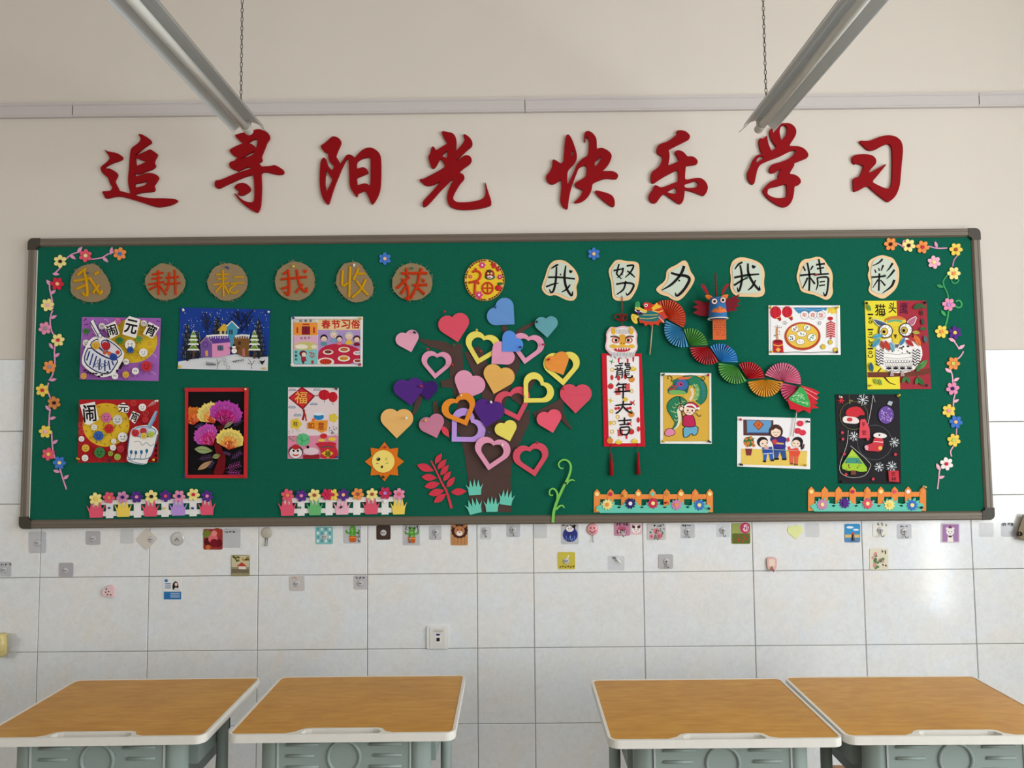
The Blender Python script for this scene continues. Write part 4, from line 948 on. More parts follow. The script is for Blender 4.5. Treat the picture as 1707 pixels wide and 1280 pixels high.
clay('clay_stroke', [(1163, 457), (1212, 456), (1262, 455)], 2.6); clay('clay_stroke', [(1212, 406), (1212, 456), (1212, 508)], 2.6)
def blob(nm, x, y, r, ry, col, d=PD+.012):
    g = G(); c = P(*t11([(x, y)])[0], d-.002)
    g.lathe([(r/5.69*PXM(), 0), (r/5.69*PXM()*.9, .002), (r/5.69*PXM()*.5, .0036), (.0001, .004)], M(col, .55, .3), Matrix.Translation(c) @ Matrix.Rotation(PI/2, 4, 'X') @ Matrix.Scale(ry/r, 4, (0, 1, 0)), 14); return g.build(nm, pl, True)
for x, y in ((1160, 237), (1130, 520)):
    (px, py), = t11([(x, y)]); flower(px, py, 5.6 if y < 300 else 6.4, (226, 70, 140), 'white', n=6, d=PD+.0125, parent=pl)
flower(*t11([(1048, 346)])[0], 3.2, (226, 70, 120), 'yellow', d=PD+.0125, parent=pl); flower(*t11([(1328, 350)])[0], 4.2, (206, 60, 120), 'white', d=PD+.0125, parent=pl)
blob('strawberry', 1312, 455, 32, 30, (200, 30, 40)); blob('strawberry_leaves', 1328, 414, 28, 14, (50, 110, 50))
for x, y in ((1255, 232), (1280, 245), (1300, 268), (1265, 255), (1310, 285)): blob('berry', x, y, 15, 15, (196, 40, 44))
blob('lion_mane', 1232, 350, 52, 28, (50, 100, 80), PD+.0115); blob('lion_head', 1232, 325, 46, 42, (150, 30, 40), PD+.013); blob('lion_brow', 1228, 292, 26, 12, (90, 50, 30), PD+.016); blob('lion_muzzle', 1232, 352, 28, 16, (240, 232, 226), PD+.016)
for x in (1216, 1246): blob('lion_eye', x, 318, 11, 11, (240, 220, 120), PD+.017)
blob('lion_mouth', 1232, 356, 12, 7, (190, 30, 40), PD+.018)

# ---- brush characters on cut paper
TANP = M((240, 204, 158), .85, .1); PALE = M((206, 216, 200), .85, .1)
t12 = T(890, 410, 5.69); t13 = T(1190, 410, 5.02)
def paper_char(t, s, outer, inner, strokes, ch, od, heart=None, dots=()):
    po = chaikin(t(outer), True, 2); cx = sum(p[0] for p in po)/len(po); cy = sum(p[1] for p in po)/len(po)
    o = thing('paper_character', 'tan edged pale paper piece with black brush character %s, %s' % (ch, od), 'character card', P(cx, cy, PD), 'black brush character cards')
    card('tan_backing', o, po, TANP, PD+.004, .002)
    card('pale_sheet', o, chaikin(t(inner), True, 2), PALE, PD+.006, .0012)
    for st_ in strokes:
        w = st_[-1]; pp = t(st_[:-1]); w = [q*1.3/s for q in w] if isinstance(w, list) else w*1.3/s
        g = G(); gstroke(g, pp, w, BLACK, PD+.0064, .0003, 5); g.build('brush_stroke', o)
    for (x, y, r) in dots:
        g = G(); g.prism(W(t(circ(x, y, r)), PD+.0064), .0003, BLACK); g.build('brush_dot', o)
    if heart:
        g = G(); (a, b) = t([(heart[0]-6, heart[1]+20), (heart[0]+2, heart[1]-8)]); g.prism(W(heart_pts(a, b), PD+.0064), .0003, BLACK); g.build('heart_dot', o)
paper_char(t12, 5.69, [(215, 130), (290, 135), (350, 180), (400, 235), (427, 300), (420, 345), (400, 385), (410, 440), (405, 490), (370, 522), (310, 515), (250, 485), (200, 462), (150, 475), (105, 455), (70, 405), (85, 345), (110, 280), (130, 205), (165, 155)],
 [(165, 190), (230, 150), (290, 160), (340, 205), (385, 260), (402, 310), (395, 345), (375, 385), (388, 440), (380, 480), (350, 500), (300, 480), (245, 450), (205, 440), (150, 455), (115, 425), (95, 395), (120, 330), (140, 250)],
 [[(165, 215), (200, 190), (232, 175), [8, 14, 12]], [(215, 195), (208, 320), (188, 418), (162, 440), (148, 410), [12, 16, 16, 14, 8]], [(135, 297), (260, 298), (390, 312), [14, 14, 12]], [(115, 388), (180, 362), (235, 352), [14, 12, 6]], [(303, 185), (290, 300), (310, 400), (356, 470), (368, 430), [10, 18, 18, 16, 8]], [(345, 365), (310, 410), (262, 438), [10, 14, 6]]], '我', 'first of the six cards', (350, 240), [(253, 270, 8)])
paper_char(t12, 5.69, [(770, 135), (820, 128), (880, 145), (950, 145), (995, 160), (1003, 230), (1000, 310), (985, 390), (955, 450), (915, 510), (850, 522), (780, 520), (745, 490), (740, 430), (735, 350), (715, 280), (706, 225), (740, 175)],
 [(780, 165), (830, 155), (900, 170), (965, 172), (975, 240), (972, 310), (955, 390), (925, 445), (890, 490), (800, 490), (765, 470), (762, 400), (755, 340), (738, 270), (740, 215)],
 [[(808, 170), (790, 240), (788, 268), (830, 312), [12, 13, 13, 8]], [(848, 205), (835, 260), (790, 302), [12, 13, 6]], [(755, 234), (850, 215), [14, 10]], [(880, 190), (945, 185), (915, 250), (865, 300), [14, 14, 13, 6]], [(885, 235), (920, 262), (958, 296), [10, 14, 8]], [(780, 362), (870, 350), (945, 365), (922, 430), (885, 465), (874, 440), [14, 14, 16, 15, 12, 5]], [(872, 330), (850, 410), (785, 460), [12, 14, 8]]], '努', 'second of the six cards')
paper_char(t12, 5.69, [(1420, 130), (1455, 150), (1470, 190), (1490, 250), (1520, 285), (1527, 320), (1500, 380), (1450, 450), (1400, 505), (1350, 525), (1300, 500), (1265, 475), (1210, 465), (1165, 430), (1157, 410), (1185, 375), (1230, 345), (1255, 300), (1255, 240), (1290, 205), (1350, 180)],
 [(1420, 170), (1445, 200), (1465, 260), (1495, 310), (1470, 370), (1420, 440), (1370, 495), (1330, 490), (1300, 460), (1260, 440), (1205, 425), (1225, 390), (1270, 345), (1280, 290), (1275, 250), (1340, 215)],
 [[(1300, 255), (1370, 275), (1448, 286), (1475, 320), (1440, 390), (1392, 448), (1352, 472), (1343, 440), [16, 18, 22, 22, 20, 20, 16, 6]], [(1425, 188), (1392, 270), (1310, 360), (1215, 418), [22, 20, 18, 7]]], '力', 'third of the six cards', None, [(1378, 328, 9)])
paper_char(t13, 5.02, [(150, 130), (190, 100), (240, 92), (300, 105), (370, 130), (410, 165), (428, 230), (420, 290), (420, 330), (430, 380), (415, 415), (370, 430), (300, 425), (240, 425), (190, 420), (150, 390), (135, 340), (145, 270), (132, 200)],
 [(165, 150), (240, 125), (330, 130), (390, 170), (405, 230), (395, 290), (400, 340), (405, 380), (360, 395), (260, 400), (190, 395), (160, 350), (165, 280), (150, 210)],
 [[(175, 195), (205, 155), (240, 135), [7, 13, 12]], [(220, 160), (235, 260), (222, 345), (205, 380), (195, 345), [12, 15, 15, 12, 6]], [(170, 265), (270, 245), (380, 235), [14, 14, 10]], [(168, 330), (230, 290), (285, 265), [14, 12, 6]], [(285, 145), (290, 230), (330, 310), (380, 368), (380, 335), [12, 16, 16, 15, 6]], [(350, 285), (320, 340), (285, 370), [8, 14, 6]]], '我', 'fourth of the six cards', (333, 172))
paper_char(t13, 5.02, [(750, 110), (810, 105), (865, 85), (920, 105), (945, 150), (985, 200), (997, 260), (990, 330), (1000, 390), (975, 440), (935, 453), (890, 430), (830, 405), (770, 395), (725, 375), (715, 330), (688, 265), (705, 200), (715, 150)],
 [(770, 135), (865, 110), (915, 140), (940, 190), (970, 240), (965, 330), (970, 390), (940, 425), (880, 400), (810, 375), (740, 360), (730, 310), (712, 260), (735, 200)],
 [[(748, 170), (765, 208), [8, 12]], [(830, 165), (808, 202), [12, 7]], [(720, 247), (850, 232), [13, 10]], [(782, 140), (800, 250), (797, 375), [12, 14, 12]], [(785, 265), (760, 320), (742, 355), [12, 10, 5]], [(805, 262), (845, 318), [8, 14]], [(855, 157), (930, 148), [13, 11]], [(862, 190), (922, 181), [12, 10]], [(835, 240), (962, 232), [12, 11]], [(878, 110), (888, 170), (895, 230), [12, 12, 10]], [(865, 265), (870, 320), (855, 370), [11, 11, 6]], [(865, 266), (950, 262), (955, 320), (946, 390), (930, 415), (915, 385), [11, 13, 13, 12, 12, 5]], [(885, 300), (930, 295), [10, 9]], [(880, 332), (930, 326), [10, 9]]], '精', 'fifth of the six cards')
paper_char(t13, 5.02, [(1400, 72), (1450, 85), (1500, 100), (1525, 140), (1550, 190), (1552, 250), (1545, 310), (1520, 365), (1470, 410), (1420, 445), (1370, 430), (1310, 400), (1290, 365), (1310, 320), (1300, 290), (1285, 240), (1305, 190), (1285, 150), (1310, 110)],
 [(1400, 95), (1480, 115), (1510, 170), (1530, 220), (1525, 290), (1500, 340), (1440, 395), (1395, 405), (1345, 385), (1312, 365), (1330, 300), (1310, 230), (1325, 150), (1340, 115)],
 [[(1412, 108), (1380, 140), (1330, 165), [13, 10, 5]], [(1345, 195), (1358, 224), [6, 11]], [(1378, 183), (1386, 208), [6, 10]], [(1418, 160), (1400, 207), [13, 7]], [(1320, 262), (1440, 252), [12, 10]], [(1385, 228), (1380, 375), [12, 12]], [(1375, 280), (1330, 350), [11, 5]], [(1395, 285), (1435, 332), [8, 12]], [(1497, 143), (1470, 185), (1445, 212), [15, 11, 5]], [(1512, 198), (1480, 240), (1445, 275), [15, 12, 5]], [(1510, 283), (1485, 338), (1410, 395), [17, 14, 5]]], '彩', 'last of the six cards')

# ------------------------------------------------------------------ children's drawings
STUFFY = ('snowflake', 'drawn_swirls', 'drawn_confetti', 'red_dots', 'drawn_clouds', 'handwriting', 'printed_poppies', 'printed_leaves', 'printed_chicks', 'printed_lines', 'dragon_scales', 'lion_hair')
class Art:
    """a sheet on the board; every drawn or glued element is a part of its own"""
    def __init__(s, name, label, t, sc, corners, paper, group='children\'s drawings on the board', cat='drawing', d=PD+.003, th=.0012):
        s.t, s.s, s.d = t, sc, d+.0002; s.g = None
        px = t(corners); cx = sum(p[0] for p in px)/len(px); by = max(p[1] for p in px)
        s.o = thing(name, label, cat, P(cx, by, PD), group)
        card('sheet', s.o, px, M(paper, .8, .2), d, th)
    def part(s, name): s.end(); s.g = G(); s.n = name; return s
    def end(s):
        if s.g is not None and s.g.f:
            ob = s.g.build(s.n, s.o)
            if s.n in STUFFY: ob['kind'] = 'stuff'
        s.g = None
    def up(s): s.d += .00003; return s.d
    def col(s, c): return c if not isinstance(c, tuple) else M(c, .8, .18)
    def f(s, c, pts, sm=0, th=0.0):
        p = s.t(pts); p = chaikin(p, True, sm) if sm else p
        if th: s.d += th
        s.g.prism(W(p, s.up()), th or .0001, s.col(c), flat=not th); return s
    def c(s, c, x, y, r, ry=None, rot=0.0, n=16, th=0.0): return s.f(c, circ(x, y, r, ry, n, rot), 0, th)
    def l(s, c, pts, w, sm=3):
        w = [q/s.s for q in w] if isinstance(w, list) else w/s.s
        gstroke(s.g, s.t(pts), w, s.col(c), s.up(), 0, sm); return s
    def ring(s, c, x, y, r, w, ry=None, n=18):
        p = circ(x, y, r, ry, n); return s.l(c, p+[p[0]], w, 0)
    def tx(s, ch, x, y, w, h, c, rot=0.0, bold=.012):
        (px, py), = s.t([(x, y)]); gtext(s.g, ch, px, py, w/s.s, h/s.s, s.col(c), s.up(), rot, bold); return s
    def pot(s, pts, c, o, w, sm=1):
        """filled shape with an ink outline"""
        s.f(c, pts, sm); q = chaikin(pts, True, sm) if sm else list(pts); return s.l(o, q+[q[0]], w, 0)
K = (24, 20, 22); Wh = (246, 242, 238)
def dumpling(a, x, y, r, c, mood=1, th=.0012, name='dumpling_face', limbs=True):
    a.part(name)
    if limbs:
        for sx_ in (-1, 1):
            a.l(K, [(x+sx_*r*.8, y), (x+sx_*r*1.35, y+random.uniform(-.5, .5)*r)], 3, 0); a.l(K, [(x+sx_*r*.4, y+r*.8), (x+sx_*r*.5, y+r*1.5), (x+sx_*r*.8, y+r*1.55)], 3, 0)
    a.c(c, x, y, r, th=th)
    a.c(K, x-r*.35, y-r*.15, r*.12, n=8).c(K, x+r*.35, y-r*.15, r*.12, n=8).l(K, [(x-r*.4, y+r*.25), (x, y+r*.5*mood), (x+r*.4, y+r*.25)], max(2, r*.1))

# 1 purple lantern festival sheet
a = Art('lantern_festival_drawing', 'purple drawing with patterned bowl, yellow moon and dumpling faces titled 闹元宵', t4, 5.12, [(495, 708), (1168, 718), (1148, 1255), (472, 1240)], (168, 104, 190))
a.part('yellow_moon').c((226, 190, 48), 925, 912, 212, 188, n=40)
for x, y in ((845, 858), (1070, 935), (955, 1050), (1010, 845), (1110, 890), (1090, 990)): a.ring((206, 130, 40), x, y, 13, 4)
a.part('drawn_swirls')
for x, y in ((700, 740), (1110, 1040), (1100, 1190), (590, 850), (1000, 880)): a.l((225, 190, 235), [(x-18, y-14), (x+6, y-8), (x+20, y+14)], 4)
a.l((110, 30, 90), [(510, 740), (535, 720)], 8).l((110, 30, 90), [(515, 775), (545, 770)], 8).l((90, 40, 120), [(1130, 742), (1158, 745)], 8)
for i, (x, y, r, c) in enumerate(((530, 830, 26, (70, 130, 70)), (530, 930, 30, Wh), (665, 787, 28, Wh), (800, 745, 28, (226, 120, 180)), (817, 907, 30, (70, 140, 70)), (978, 897, 27, (110, 170, 80)), (1022, 762, 27, Wh), (905, 945, 44, Wh), (907, 988, 28, (50, 90, 170)), (1018, 1012, 36, Wh), (870, 1090, 26, Wh), (1045, 1128, 44, (206, 50, 60)), (950, 1170, 30, Wh), (868, 1200, 28, (226, 180, 60)), (776, 1212, 28, Wh), (508, 1212, 26, (230, 170, 70)))):
    dumpling(a, x, y, r, c, 1 if i % 2 else -.4)
a.part('bowl_cutout').f(Wh, [(570, 885), (640, 870), (740, 895), (855, 1000), (850, 1060), (810, 1140), (770, 1200), (720, 1215), (660, 1225), (600, 1200), (500, 1125), (490, 1070), (520, 970)], 1, .001)
a.part('bowl')
a.pot([(590, 905), (680, 890), (760, 930), (845, 1010), (800, 1060), (740, 1070), (640, 1020), (560, 960)], (236, 226, 230), (34, 40, 100), 9)
a.pot([(555, 955), (640, 1025), (735, 1070), (810, 1070), (770, 1140), (730, 1195), (660, 1190), (590, 1160), (520, 1105), (515, 1040)], (226, 228, 238), (34, 40, 100), 10)
for p in ([(560, 1000), (535, 1080)], [(590, 1020), (560, 1120)], [(620, 1040), (590, 1140)], [(650, 1060), (640, 1160)], [(690, 1075), (690, 1170)], [(720, 1080), (735, 1160)], [(750, 1085), (765, 1120)]): a.l((44, 54, 120), p, 12, 0)
for x, y in ((640, 1090), (670, 1120), (620, 1120), (700, 1110), (650, 1140)): a.ring((44, 54, 120), x, y, 14, 5)
for p in ([(700, 1000), (790, 1040)], [(640, 970), (690, 1010)]): a.l((60, 70, 130), p, 14, 0)
for x, y, c in ((610, 955, (226, 170, 60)), (690, 1010, (210, 90, 60)), (728, 1020, (220, 110, 60)), (800, 1010, (200, 60, 60))): a.c(c, x, y, 18)
for q in range(9): a.c(K, 520+q*24, 1165+8*math.sin(q)+q*8 if q < 5 else 1215-(q-5)*12, 13, 8, n=10)
a.l(K, [(845, 1095), (815, 1150)], 22, 0).l(K, [(800, 1160), (790, 1175)], 18, 0)
dumpling(a, 612, 952, 34, (226, 176, 60), 1, limbs=False); dumpling(a, 762, 1050, 32, (50, 80, 160), 1, limbs=False)
a.part('spoon').f(Wh, [(555, 755), (600, 725), (650, 850), (690, 890), (740, 940), (730, 990), (680, 1000), (650, 960), (640, 900)], 1, .0012)
a.l((34, 40, 100), [(565, 750), (640, 880)], 8, 0).l((34, 40, 100), [(598, 738), (655, 850), (690, 880)], 8).ring((34, 40, 100), 645, 868, 20, 4)
a.pot([(655, 920), (700, 900), (738, 945), (720, 990), (675, 990)], (210, 205, 215), (34, 40, 100), 9)
dumpling(a, 695, 955, 34, (200, 40, 50), 1, limbs=False)
for ch, pts, x, y, w, h, r in (('闹', [(690, 790), (775, 750), (810, 850), (735, 890)], 750, 822, 88, 100, -.3), ('元', [(870, 740), (900, 708), (985, 735), (950, 880), (845, 850)], 915, 790, 105, 120, .22), ('宵', [(1070, 755), (1150, 800), (1095, 885), (1020, 850)], 1085, 822, 86, 100, .4)):
    a.part('title_cutout').f(Wh, [((q[0]-x)*1.1+x, (q[1]-y)*1.1+y) for q in pts], 0, .0012).tx(ch, x, y, w, h, K, r, .025)
a.end()

# 2 red lantern festival sheet
a = Art('lantern_festival_drawing', 'red drawing with yellow moon, smiling dumplings and white cup titled 闹元宵', t5, 5.12, [(470, 185), (1150, 185), (1145, 718), (460, 722)], (184, 32, 40))
a.part('yellow_moon').c((236, 196, 50), 700, 400, 200, 186, n=40)
for k in range(16):
    q = 2*PI*k/16; a.l((206, 140, 40), [(700+180*math.cos(q), 400+166*math.sin(q)), (700+178*math.cos(q+.12), 400+164*math.sin(q+.12))], 11, 0)
a.part('drawn_swirls')
for x, y in ((935, 215), (485, 400), (490, 460), (1040, 300), (820, 600)): a.ring((230, 90, 80), x, y, 22, 4).ring((230, 90, 80), x, y, 11, 3)
for q in range(5): a.l((240, 190, 190), [(1050+q*16, 250-q*6), (1100+q*10, 200-q*4)], 3, 0)
for q in range(6): a.f((60, 14, 20), [(1118, 480+q*42), (1135, 480+q*42), (1135, 505+q*42), (1118, 505+q*42)])
for i, (x, y, r, c) in enumerate(((702, 338, 44, (226, 120, 170)), (798, 358, 42, (226, 222, 218)), (598, 420, 26, Wh), (725, 432, 40, (206, 50, 50)), (636, 493, 42, (60, 100, 180)), (842, 505, 42, Wh), (765, 540, 22, Wh), (760, 594, 26, Wh), (645, 636, 46, (60, 130, 70)), (738, 645, 22, (150, 170, 70)), (797, 673, 28, (170, 190, 80)), (825, 605, 30, (190, 50, 60)), (525, 598, 32, (232, 190, 70)), (490, 520, 24, Wh), (520, 683, 28, Wh), (1010, 250, 32, Wh), (1035, 355, 28, (200, 50, 56)))):
    dumpling(a, x, y, r, c, 1)
a.part('cup_cutout').f(Wh, [(905, 455), (940, 420), (1000, 405), (1085, 400), (1140, 440), (1145, 490), (1090, 660), (1060, 690), (1045, 740), (960, 735), (875, 710), (880, 660)], 1, .0012)
bl = (50, 110, 160)
a.part('drawn_cup').l(bl, [(905, 465), (885, 670), (960, 690), (1060, 685), (1100, 630), (1140, 480)], 7).pot([(910, 455), (960, 420), (1060, 412), (1130, 445), (1120, 480), (1040, 505), (950, 500)], (206, 222, 232), bl, 6)
a.l(bl, [(880, 690), (960, 725), (1040, 735)], 6).l((120, 130, 140), [(940, 545), (985, 540), (1010, 575), (1045, 550), (1080, 580), (1110, 560)], 5)
for x, y in ((915, 632), (955, 636), (1002, 632), (1048, 622)): a.c(bl, x, y, 12, 18).l(bl, [(x, y+10), (x-12, y+60)], 5, 0)
a.part('spoon').f((150, 180, 205), [(1140, 285), (1120, 280), (1045, 420), (1075, 435), (1120, 350)], 0, .001).l(bl, [(1138, 290), (1075, 430)], 5, 0)
for x, y, r, c in ((950, 470, 32, (206, 50, 60)), (1018, 452, 28, (206, 60, 70)), (1022, 493, 26, (236, 200, 80)), (1085, 482, 26, (190, 210, 80))): dumpling(a, x, y, r, c, 1, limbs=False)
for ch, pts, x, y, w, h, r in (('闹', [(485, 235), (600, 212), (630, 350), (560, 392), (525, 385)], 560, 300, 110, 150, -.08), ('元', [(805, 235), (850, 212), (895, 250), (880, 295), (820, 285)], 848, 258, 82, 70, .05), ('宵', [(930, 285), (985, 310), (945, 385), (900, 350)], 943, 332, 62, 82, .35)):
    a.part('title_cutout').f(Wh, [((q[0]-x)*1.1+x, (q[1]-y)*1.1+y) for q in pts], 0, .0012).tx(ch, x, y, w, h, K, r, .02)
a.end()

# 3 winter night village
t14 = T(280, 490, 4.877)
a = Art('winter_village_drawing', 'drawing of snowy village houses and trees under a dark blue night sky', t14, 4.877, [(98, 110), (832, 125), (810, 625), (78, 608)], (26, 62, 150))
a.part('snow_ground').f((222, 224, 228), [(84, 550), (140, 540), (220, 525), (300, 515), (400, 510), (500, 495), (560, 488), (650, 510), (730, 515), (815, 508), (811, 624), (79, 607)])
a.part('snowflake')
for q in range(130):
    x, y = random.uniform(105, 822), random.uniform(128, 340); a.c((226, 232, 244), x, y, random.choice((1.6, 2.2, 2.8, 3.6)), n=6)
def pine(x, top, bot, w, col=(34, 38, 44), hi=(150, 156, 160)):
    a.part('dark_pine_tree').f((30, 26, 24), [(x-8, bot-30), (x+8, bot-30), (x+8, bot+25), (x-8, bot+25)])
    n = 8
    for q in range(n):
        y = top+(bot-top)*q/n; ww = w*(.16+.84*(q+1)/n)
        a.f(col, [(x, y-8), (x+ww*.62, y+(bot-top)/n*1.25), (x+ww*.3, y+(bot-top)/n*1.1), (x, y+(bot-top)/n*1.5), (x-ww*.3, y+(bot-top)/n*1.1), (x-ww*.62, y+(bot-top)/n*1.25)])
        for k in range(4):
            xx = x+random.uniform(-.5, .5)*ww; a.l(hi, [(xx, y+12), (xx+random.uniform(-8, 8), y+34)], 2, 0)
pine(158, 245, 520, 118); pine(245, 300, 500, 80); pine(402, 190, 330, 90); pine(738, 205, 500, 138)
a.part('bare_tree')
for p in ([(325, 330), (318, 240), (305, 160)], [(320, 260), (275, 180)], [(318, 240), (345, 170)], [(322, 290), (280, 250)], [(322, 280), (352, 220)], [(316, 200), (290, 150)]): a.l((40, 36, 40), p, 8)
a.part('bare_tree')
for p in ([(600, 310), (590, 230), (550, 140)], [(595, 250), (640, 150)], [(650, 300), (640, 200), (690, 130)], [(590, 220), (520, 160)], [(640, 230), (600, 150)], [(560, 260), (510, 190)], [(640, 200), (670, 150)], [(600, 300), (640, 250)], [(575, 200), (575, 140)], [(650, 240), (690, 180)]): a.l((24, 26, 40), p, 9)
a.part('yellow_house').f((216, 196, 140), [(420, 290), (470, 290), (470, 330), (420, 330)]).f((214, 174, 60), [(400, 298), (452, 240), (500, 262), (480, 300)]).f((60, 50, 50), [(438, 300), (458, 300), (458, 325), (438, 325)])
a.part('teal_house').f((70, 152, 180), [(478, 260), (520, 218), (570, 275), (560, 340), (520, 440), (490, 400), (478, 340)]).l(Wh, [(478, 262), (520, 220), (578, 280)], 9, 0).f((40, 60, 90), [(497, 290), (526, 290), (526, 328), (497, 328)]).l((130, 180, 200), [(511, 290), (511, 328)], 3, 0)
a.part('brown_house').f((122, 84, 44), [(535, 350), (665, 345), (660, 512), (610, 510), (540, 470)]).l((226, 224, 226), [(545, 345), (600, 335), (665, 340)], 16).f((190, 110, 110), [(605, 445), (622, 440), (628, 505), (606, 505)]).f((70, 44, 30), [(570, 385), (592, 385), (592, 412), (570, 412)])
for q in range(6): a.l((226, 224, 226), [(555+q*20, 345), (555+q*20, 362)], 6, 0)
a.part('purple_house').f((120, 84, 160), [(262, 400), (312, 345), (360, 400), (360, 515), (268, 512)]).f((96, 62, 150), [(312, 345), (490, 340), (508, 395), (358, 405)]).f((226, 150, 190), [(358, 405), (508, 392), (505, 490), (430, 510), (360, 515)])
a.l(Wh, [(312, 342), (400, 335), (490, 335)], 13).l((200, 160, 120), [(260, 402), (312, 345), (360, 402)], 6, 0).ring((60, 50, 100), 303, 412, 20, 5).f((214, 170, 80), [(303, 462), (325, 458), (327, 505), (305, 505)]).f((90, 110, 140), [(405, 420), (448, 420), (448, 458), (405, 458)]).l(K, [(405, 420), (448, 420), (448, 458), (405, 458), (405, 420)], 4, 0).l(K, [(426, 420), (426, 458)], 3, 0).l(K, [(405, 440), (448, 440)], 3, 0)
for q in range(9): a.l((226, 224, 230), [(330+q*19, 345), (330+q*19, 358+6*(q % 2))], 6, 0)
for x in (207, 703):
    a.part('green_fir_tree').f((84, 60, 46), [(x-9, 440), (x+9, 440), (x+9, 525), (x-9, 525)])
    for q, (y, w) in enumerate(((450, 52), (405, 46), (370, 38), (340, 26))):
        a.f(Wh, [(x, y-50), (x+w, y+8), (x-w, y+8)]).f((110, 150, 60), [(x, y-38), (x+w*.86, y-4), (x-w*.86, y-4)])
a.part('snowman').c(Wh, 538, 462, 22).c(Wh, 536, 432, 14).f(K, [(526, 424), (546, 424), (544, 410), (528, 410)]).l(K, [(516, 450), (490, 432)], 4, 0).l(K, [(560, 450), (582, 432)], 4, 0).c(K, 538, 456, 2.5, n=6).c(K, 538, 468, 2.5, n=6).l((200, 60, 50), [(528, 444), (548, 444)], 5, 0)
a.part('drawn_fence').l((34, 50, 70), [(310, 570), (385, 575)], 5, 0)
for q in range(8): a.l((34, 50, 70), [(312+q*10, 548+q*2), (318+q*10, 582)], 4, 0)
a.part('drawn_fence').l(K, [(525, 550), (615, 535)], 4, 0)
for q in range(7): a.l(K, [(532+q*13, 540-q*2), (536+q*13, 562-q*2)], 3, 0)
a.part('black_cat').f(K, [(745, 535), (758, 545), (775, 545), (790, 530), (784, 552), (776, 560), (774, 575), (760, 570), (750, 556)])
a.part('drawn_twigs')
for p in ([(680, 610), (676, 560), (655, 530)], [(678, 580), (705, 540)], [(678, 570), (650, 560)], [(400, 610), (405, 560), (395, 530)], [(405, 570), (428, 540)]): a.l((60, 50, 50), p, 4)
for x, y in ((458, 535), (468, 566), (490, 598)): a.ring((90, 90, 100), x, y, 13, 3)
a.end()

# 4 spring festival customs
a = Art('spring_festival_drawing', 'white bordered drawing of a family round a red dinner table titled 春节习俗', t14, 4.877, [(1002, 184), (1585, 184), (1582, 590), (1002, 590)], (238, 236, 236))
a.part('title_panel').f((236, 206, 150), [(1220, 205), (1563, 205), (1563, 292), (1220, 292)])
for i, ch in enumerate('春节习俗'): a.tx(ch, 1285+i*80, 246, 72, 72, (196, 40, 36), .03, .03)
a.part('family_panel').f((180, 150, 206), [(1220, 292), (1563, 292), (1563, 568), (1220, 568)])
a.part('dinner_table').f((192, 40, 66), [(1220, 480), (1240, 445), (1290, 415), (1370, 402), (1450, 408), (1520, 430), (1563, 455), (1563, 568), (1220, 568)], 1)
for x, y, rx, c in ((1302, 472, 42, (130, 60, 50)), (1432, 452, 46, (206, 120, 70)), (1540, 480, 34, (210, 210, 220)), (1430, 524, 50, (226, 160, 60)), (1282, 552, 70, (206, 60, 40)), (1540, 545, 34, (170, 80, 60))):
    a.part('dish').c((240, 232, 224), x, y, rx, rx*.5).c(c, x, y-2, rx*.72, rx*.34)
    for q in range(5): a.l((90, 40, 30), [(x-rx*.5+q*rx*.25, y-rx*.2), (x-rx*.45+q*rx*.25, y+rx*.15)], 3, 0)
def kid(x, y, r, hair, cloth, old=False):
    a.part('family_figure').f(cloth, [(x-r*1.1, y+r*2.2), (x-r*.8, y+r), (x+r*.8, y+r), (x+r*1.1, y+r*2.2)], 1).c(hair, x, y-r*.25, r*1.12, r*1.05).c((244, 214, 190), x, y+r*.12, r*.88, r*.8)
    if old:
        for q in range(7): a.c(hair, x+r*1.0*math.cos(PI+q*PI/6), y-r*.1+r*math.sin(PI+q*PI/6), r*.3, n=8)
    a.c(K, x-r*.35, y+r*.1, r*.1, n=6).c(K, x+r*.35, y+r*.1, r*.1, n=6).l((160, 50, 50), [(x-r*.3, y+r*.45), (x, y+r*.6), (x+r*.3, y+r*.45)], 3)
kid(1268, 362, 26, K, (90, 150, 160)); kid(1347, 332, 28, (190, 190, 192), (130, 160, 190), True); kid(1394, 365, 22, K, (226, 120, 140)); kid(1472, 345, 30, (196, 192, 196), (230, 190, 70), True); kid(1536, 368, 25, (70, 26, 30), (130, 30, 44))
a.part('house_panel').f((240, 150, 60), [(1024, 232), (1216, 232), (1216, 335), (1024, 335)]).f((210, 204, 196), [(1024, 232), (1050, 205), (1195, 205), (1216, 232)]).f((130, 30, 50), [(1088, 262), (1155, 262), (1155, 330), (1088, 330)]).l(K, [(1121, 262), (1121, 330)], 3, 0).f((190, 50, 40), [(1045, 270), (1058, 270), (1058, 318), (1045, 318)]).f((190, 50, 40), [(1180, 270), (1195, 270), (1195, 318), (1180, 318)]).f((180, 50, 40), [(1095, 242), (1150, 242), (1150, 254), (1095, 254)])
for i, ch in enumerate('贴春联'): a.tx(ch, 1080+i*40, 218, 24, 20, K)
a.part('dumpling_panel').f((226, 176, 200), [(1024, 342), (1216, 342), (1216, 452), (1024, 452)]).c((206, 196, 120), 1120, 425, 95, 38).c((236, 226, 200), 1085, 428, 52, 20).c((236, 226, 200), 1188, 428, 24, 16)
for q in range(6): a.c((244, 236, 222), 1048+q*15, 424+(q % 2)*9, 10, 7, n=10)
for i, ch in enumerate('包饺子'): a.tx(ch, 1085+i*30, 358, 20, 20, K)
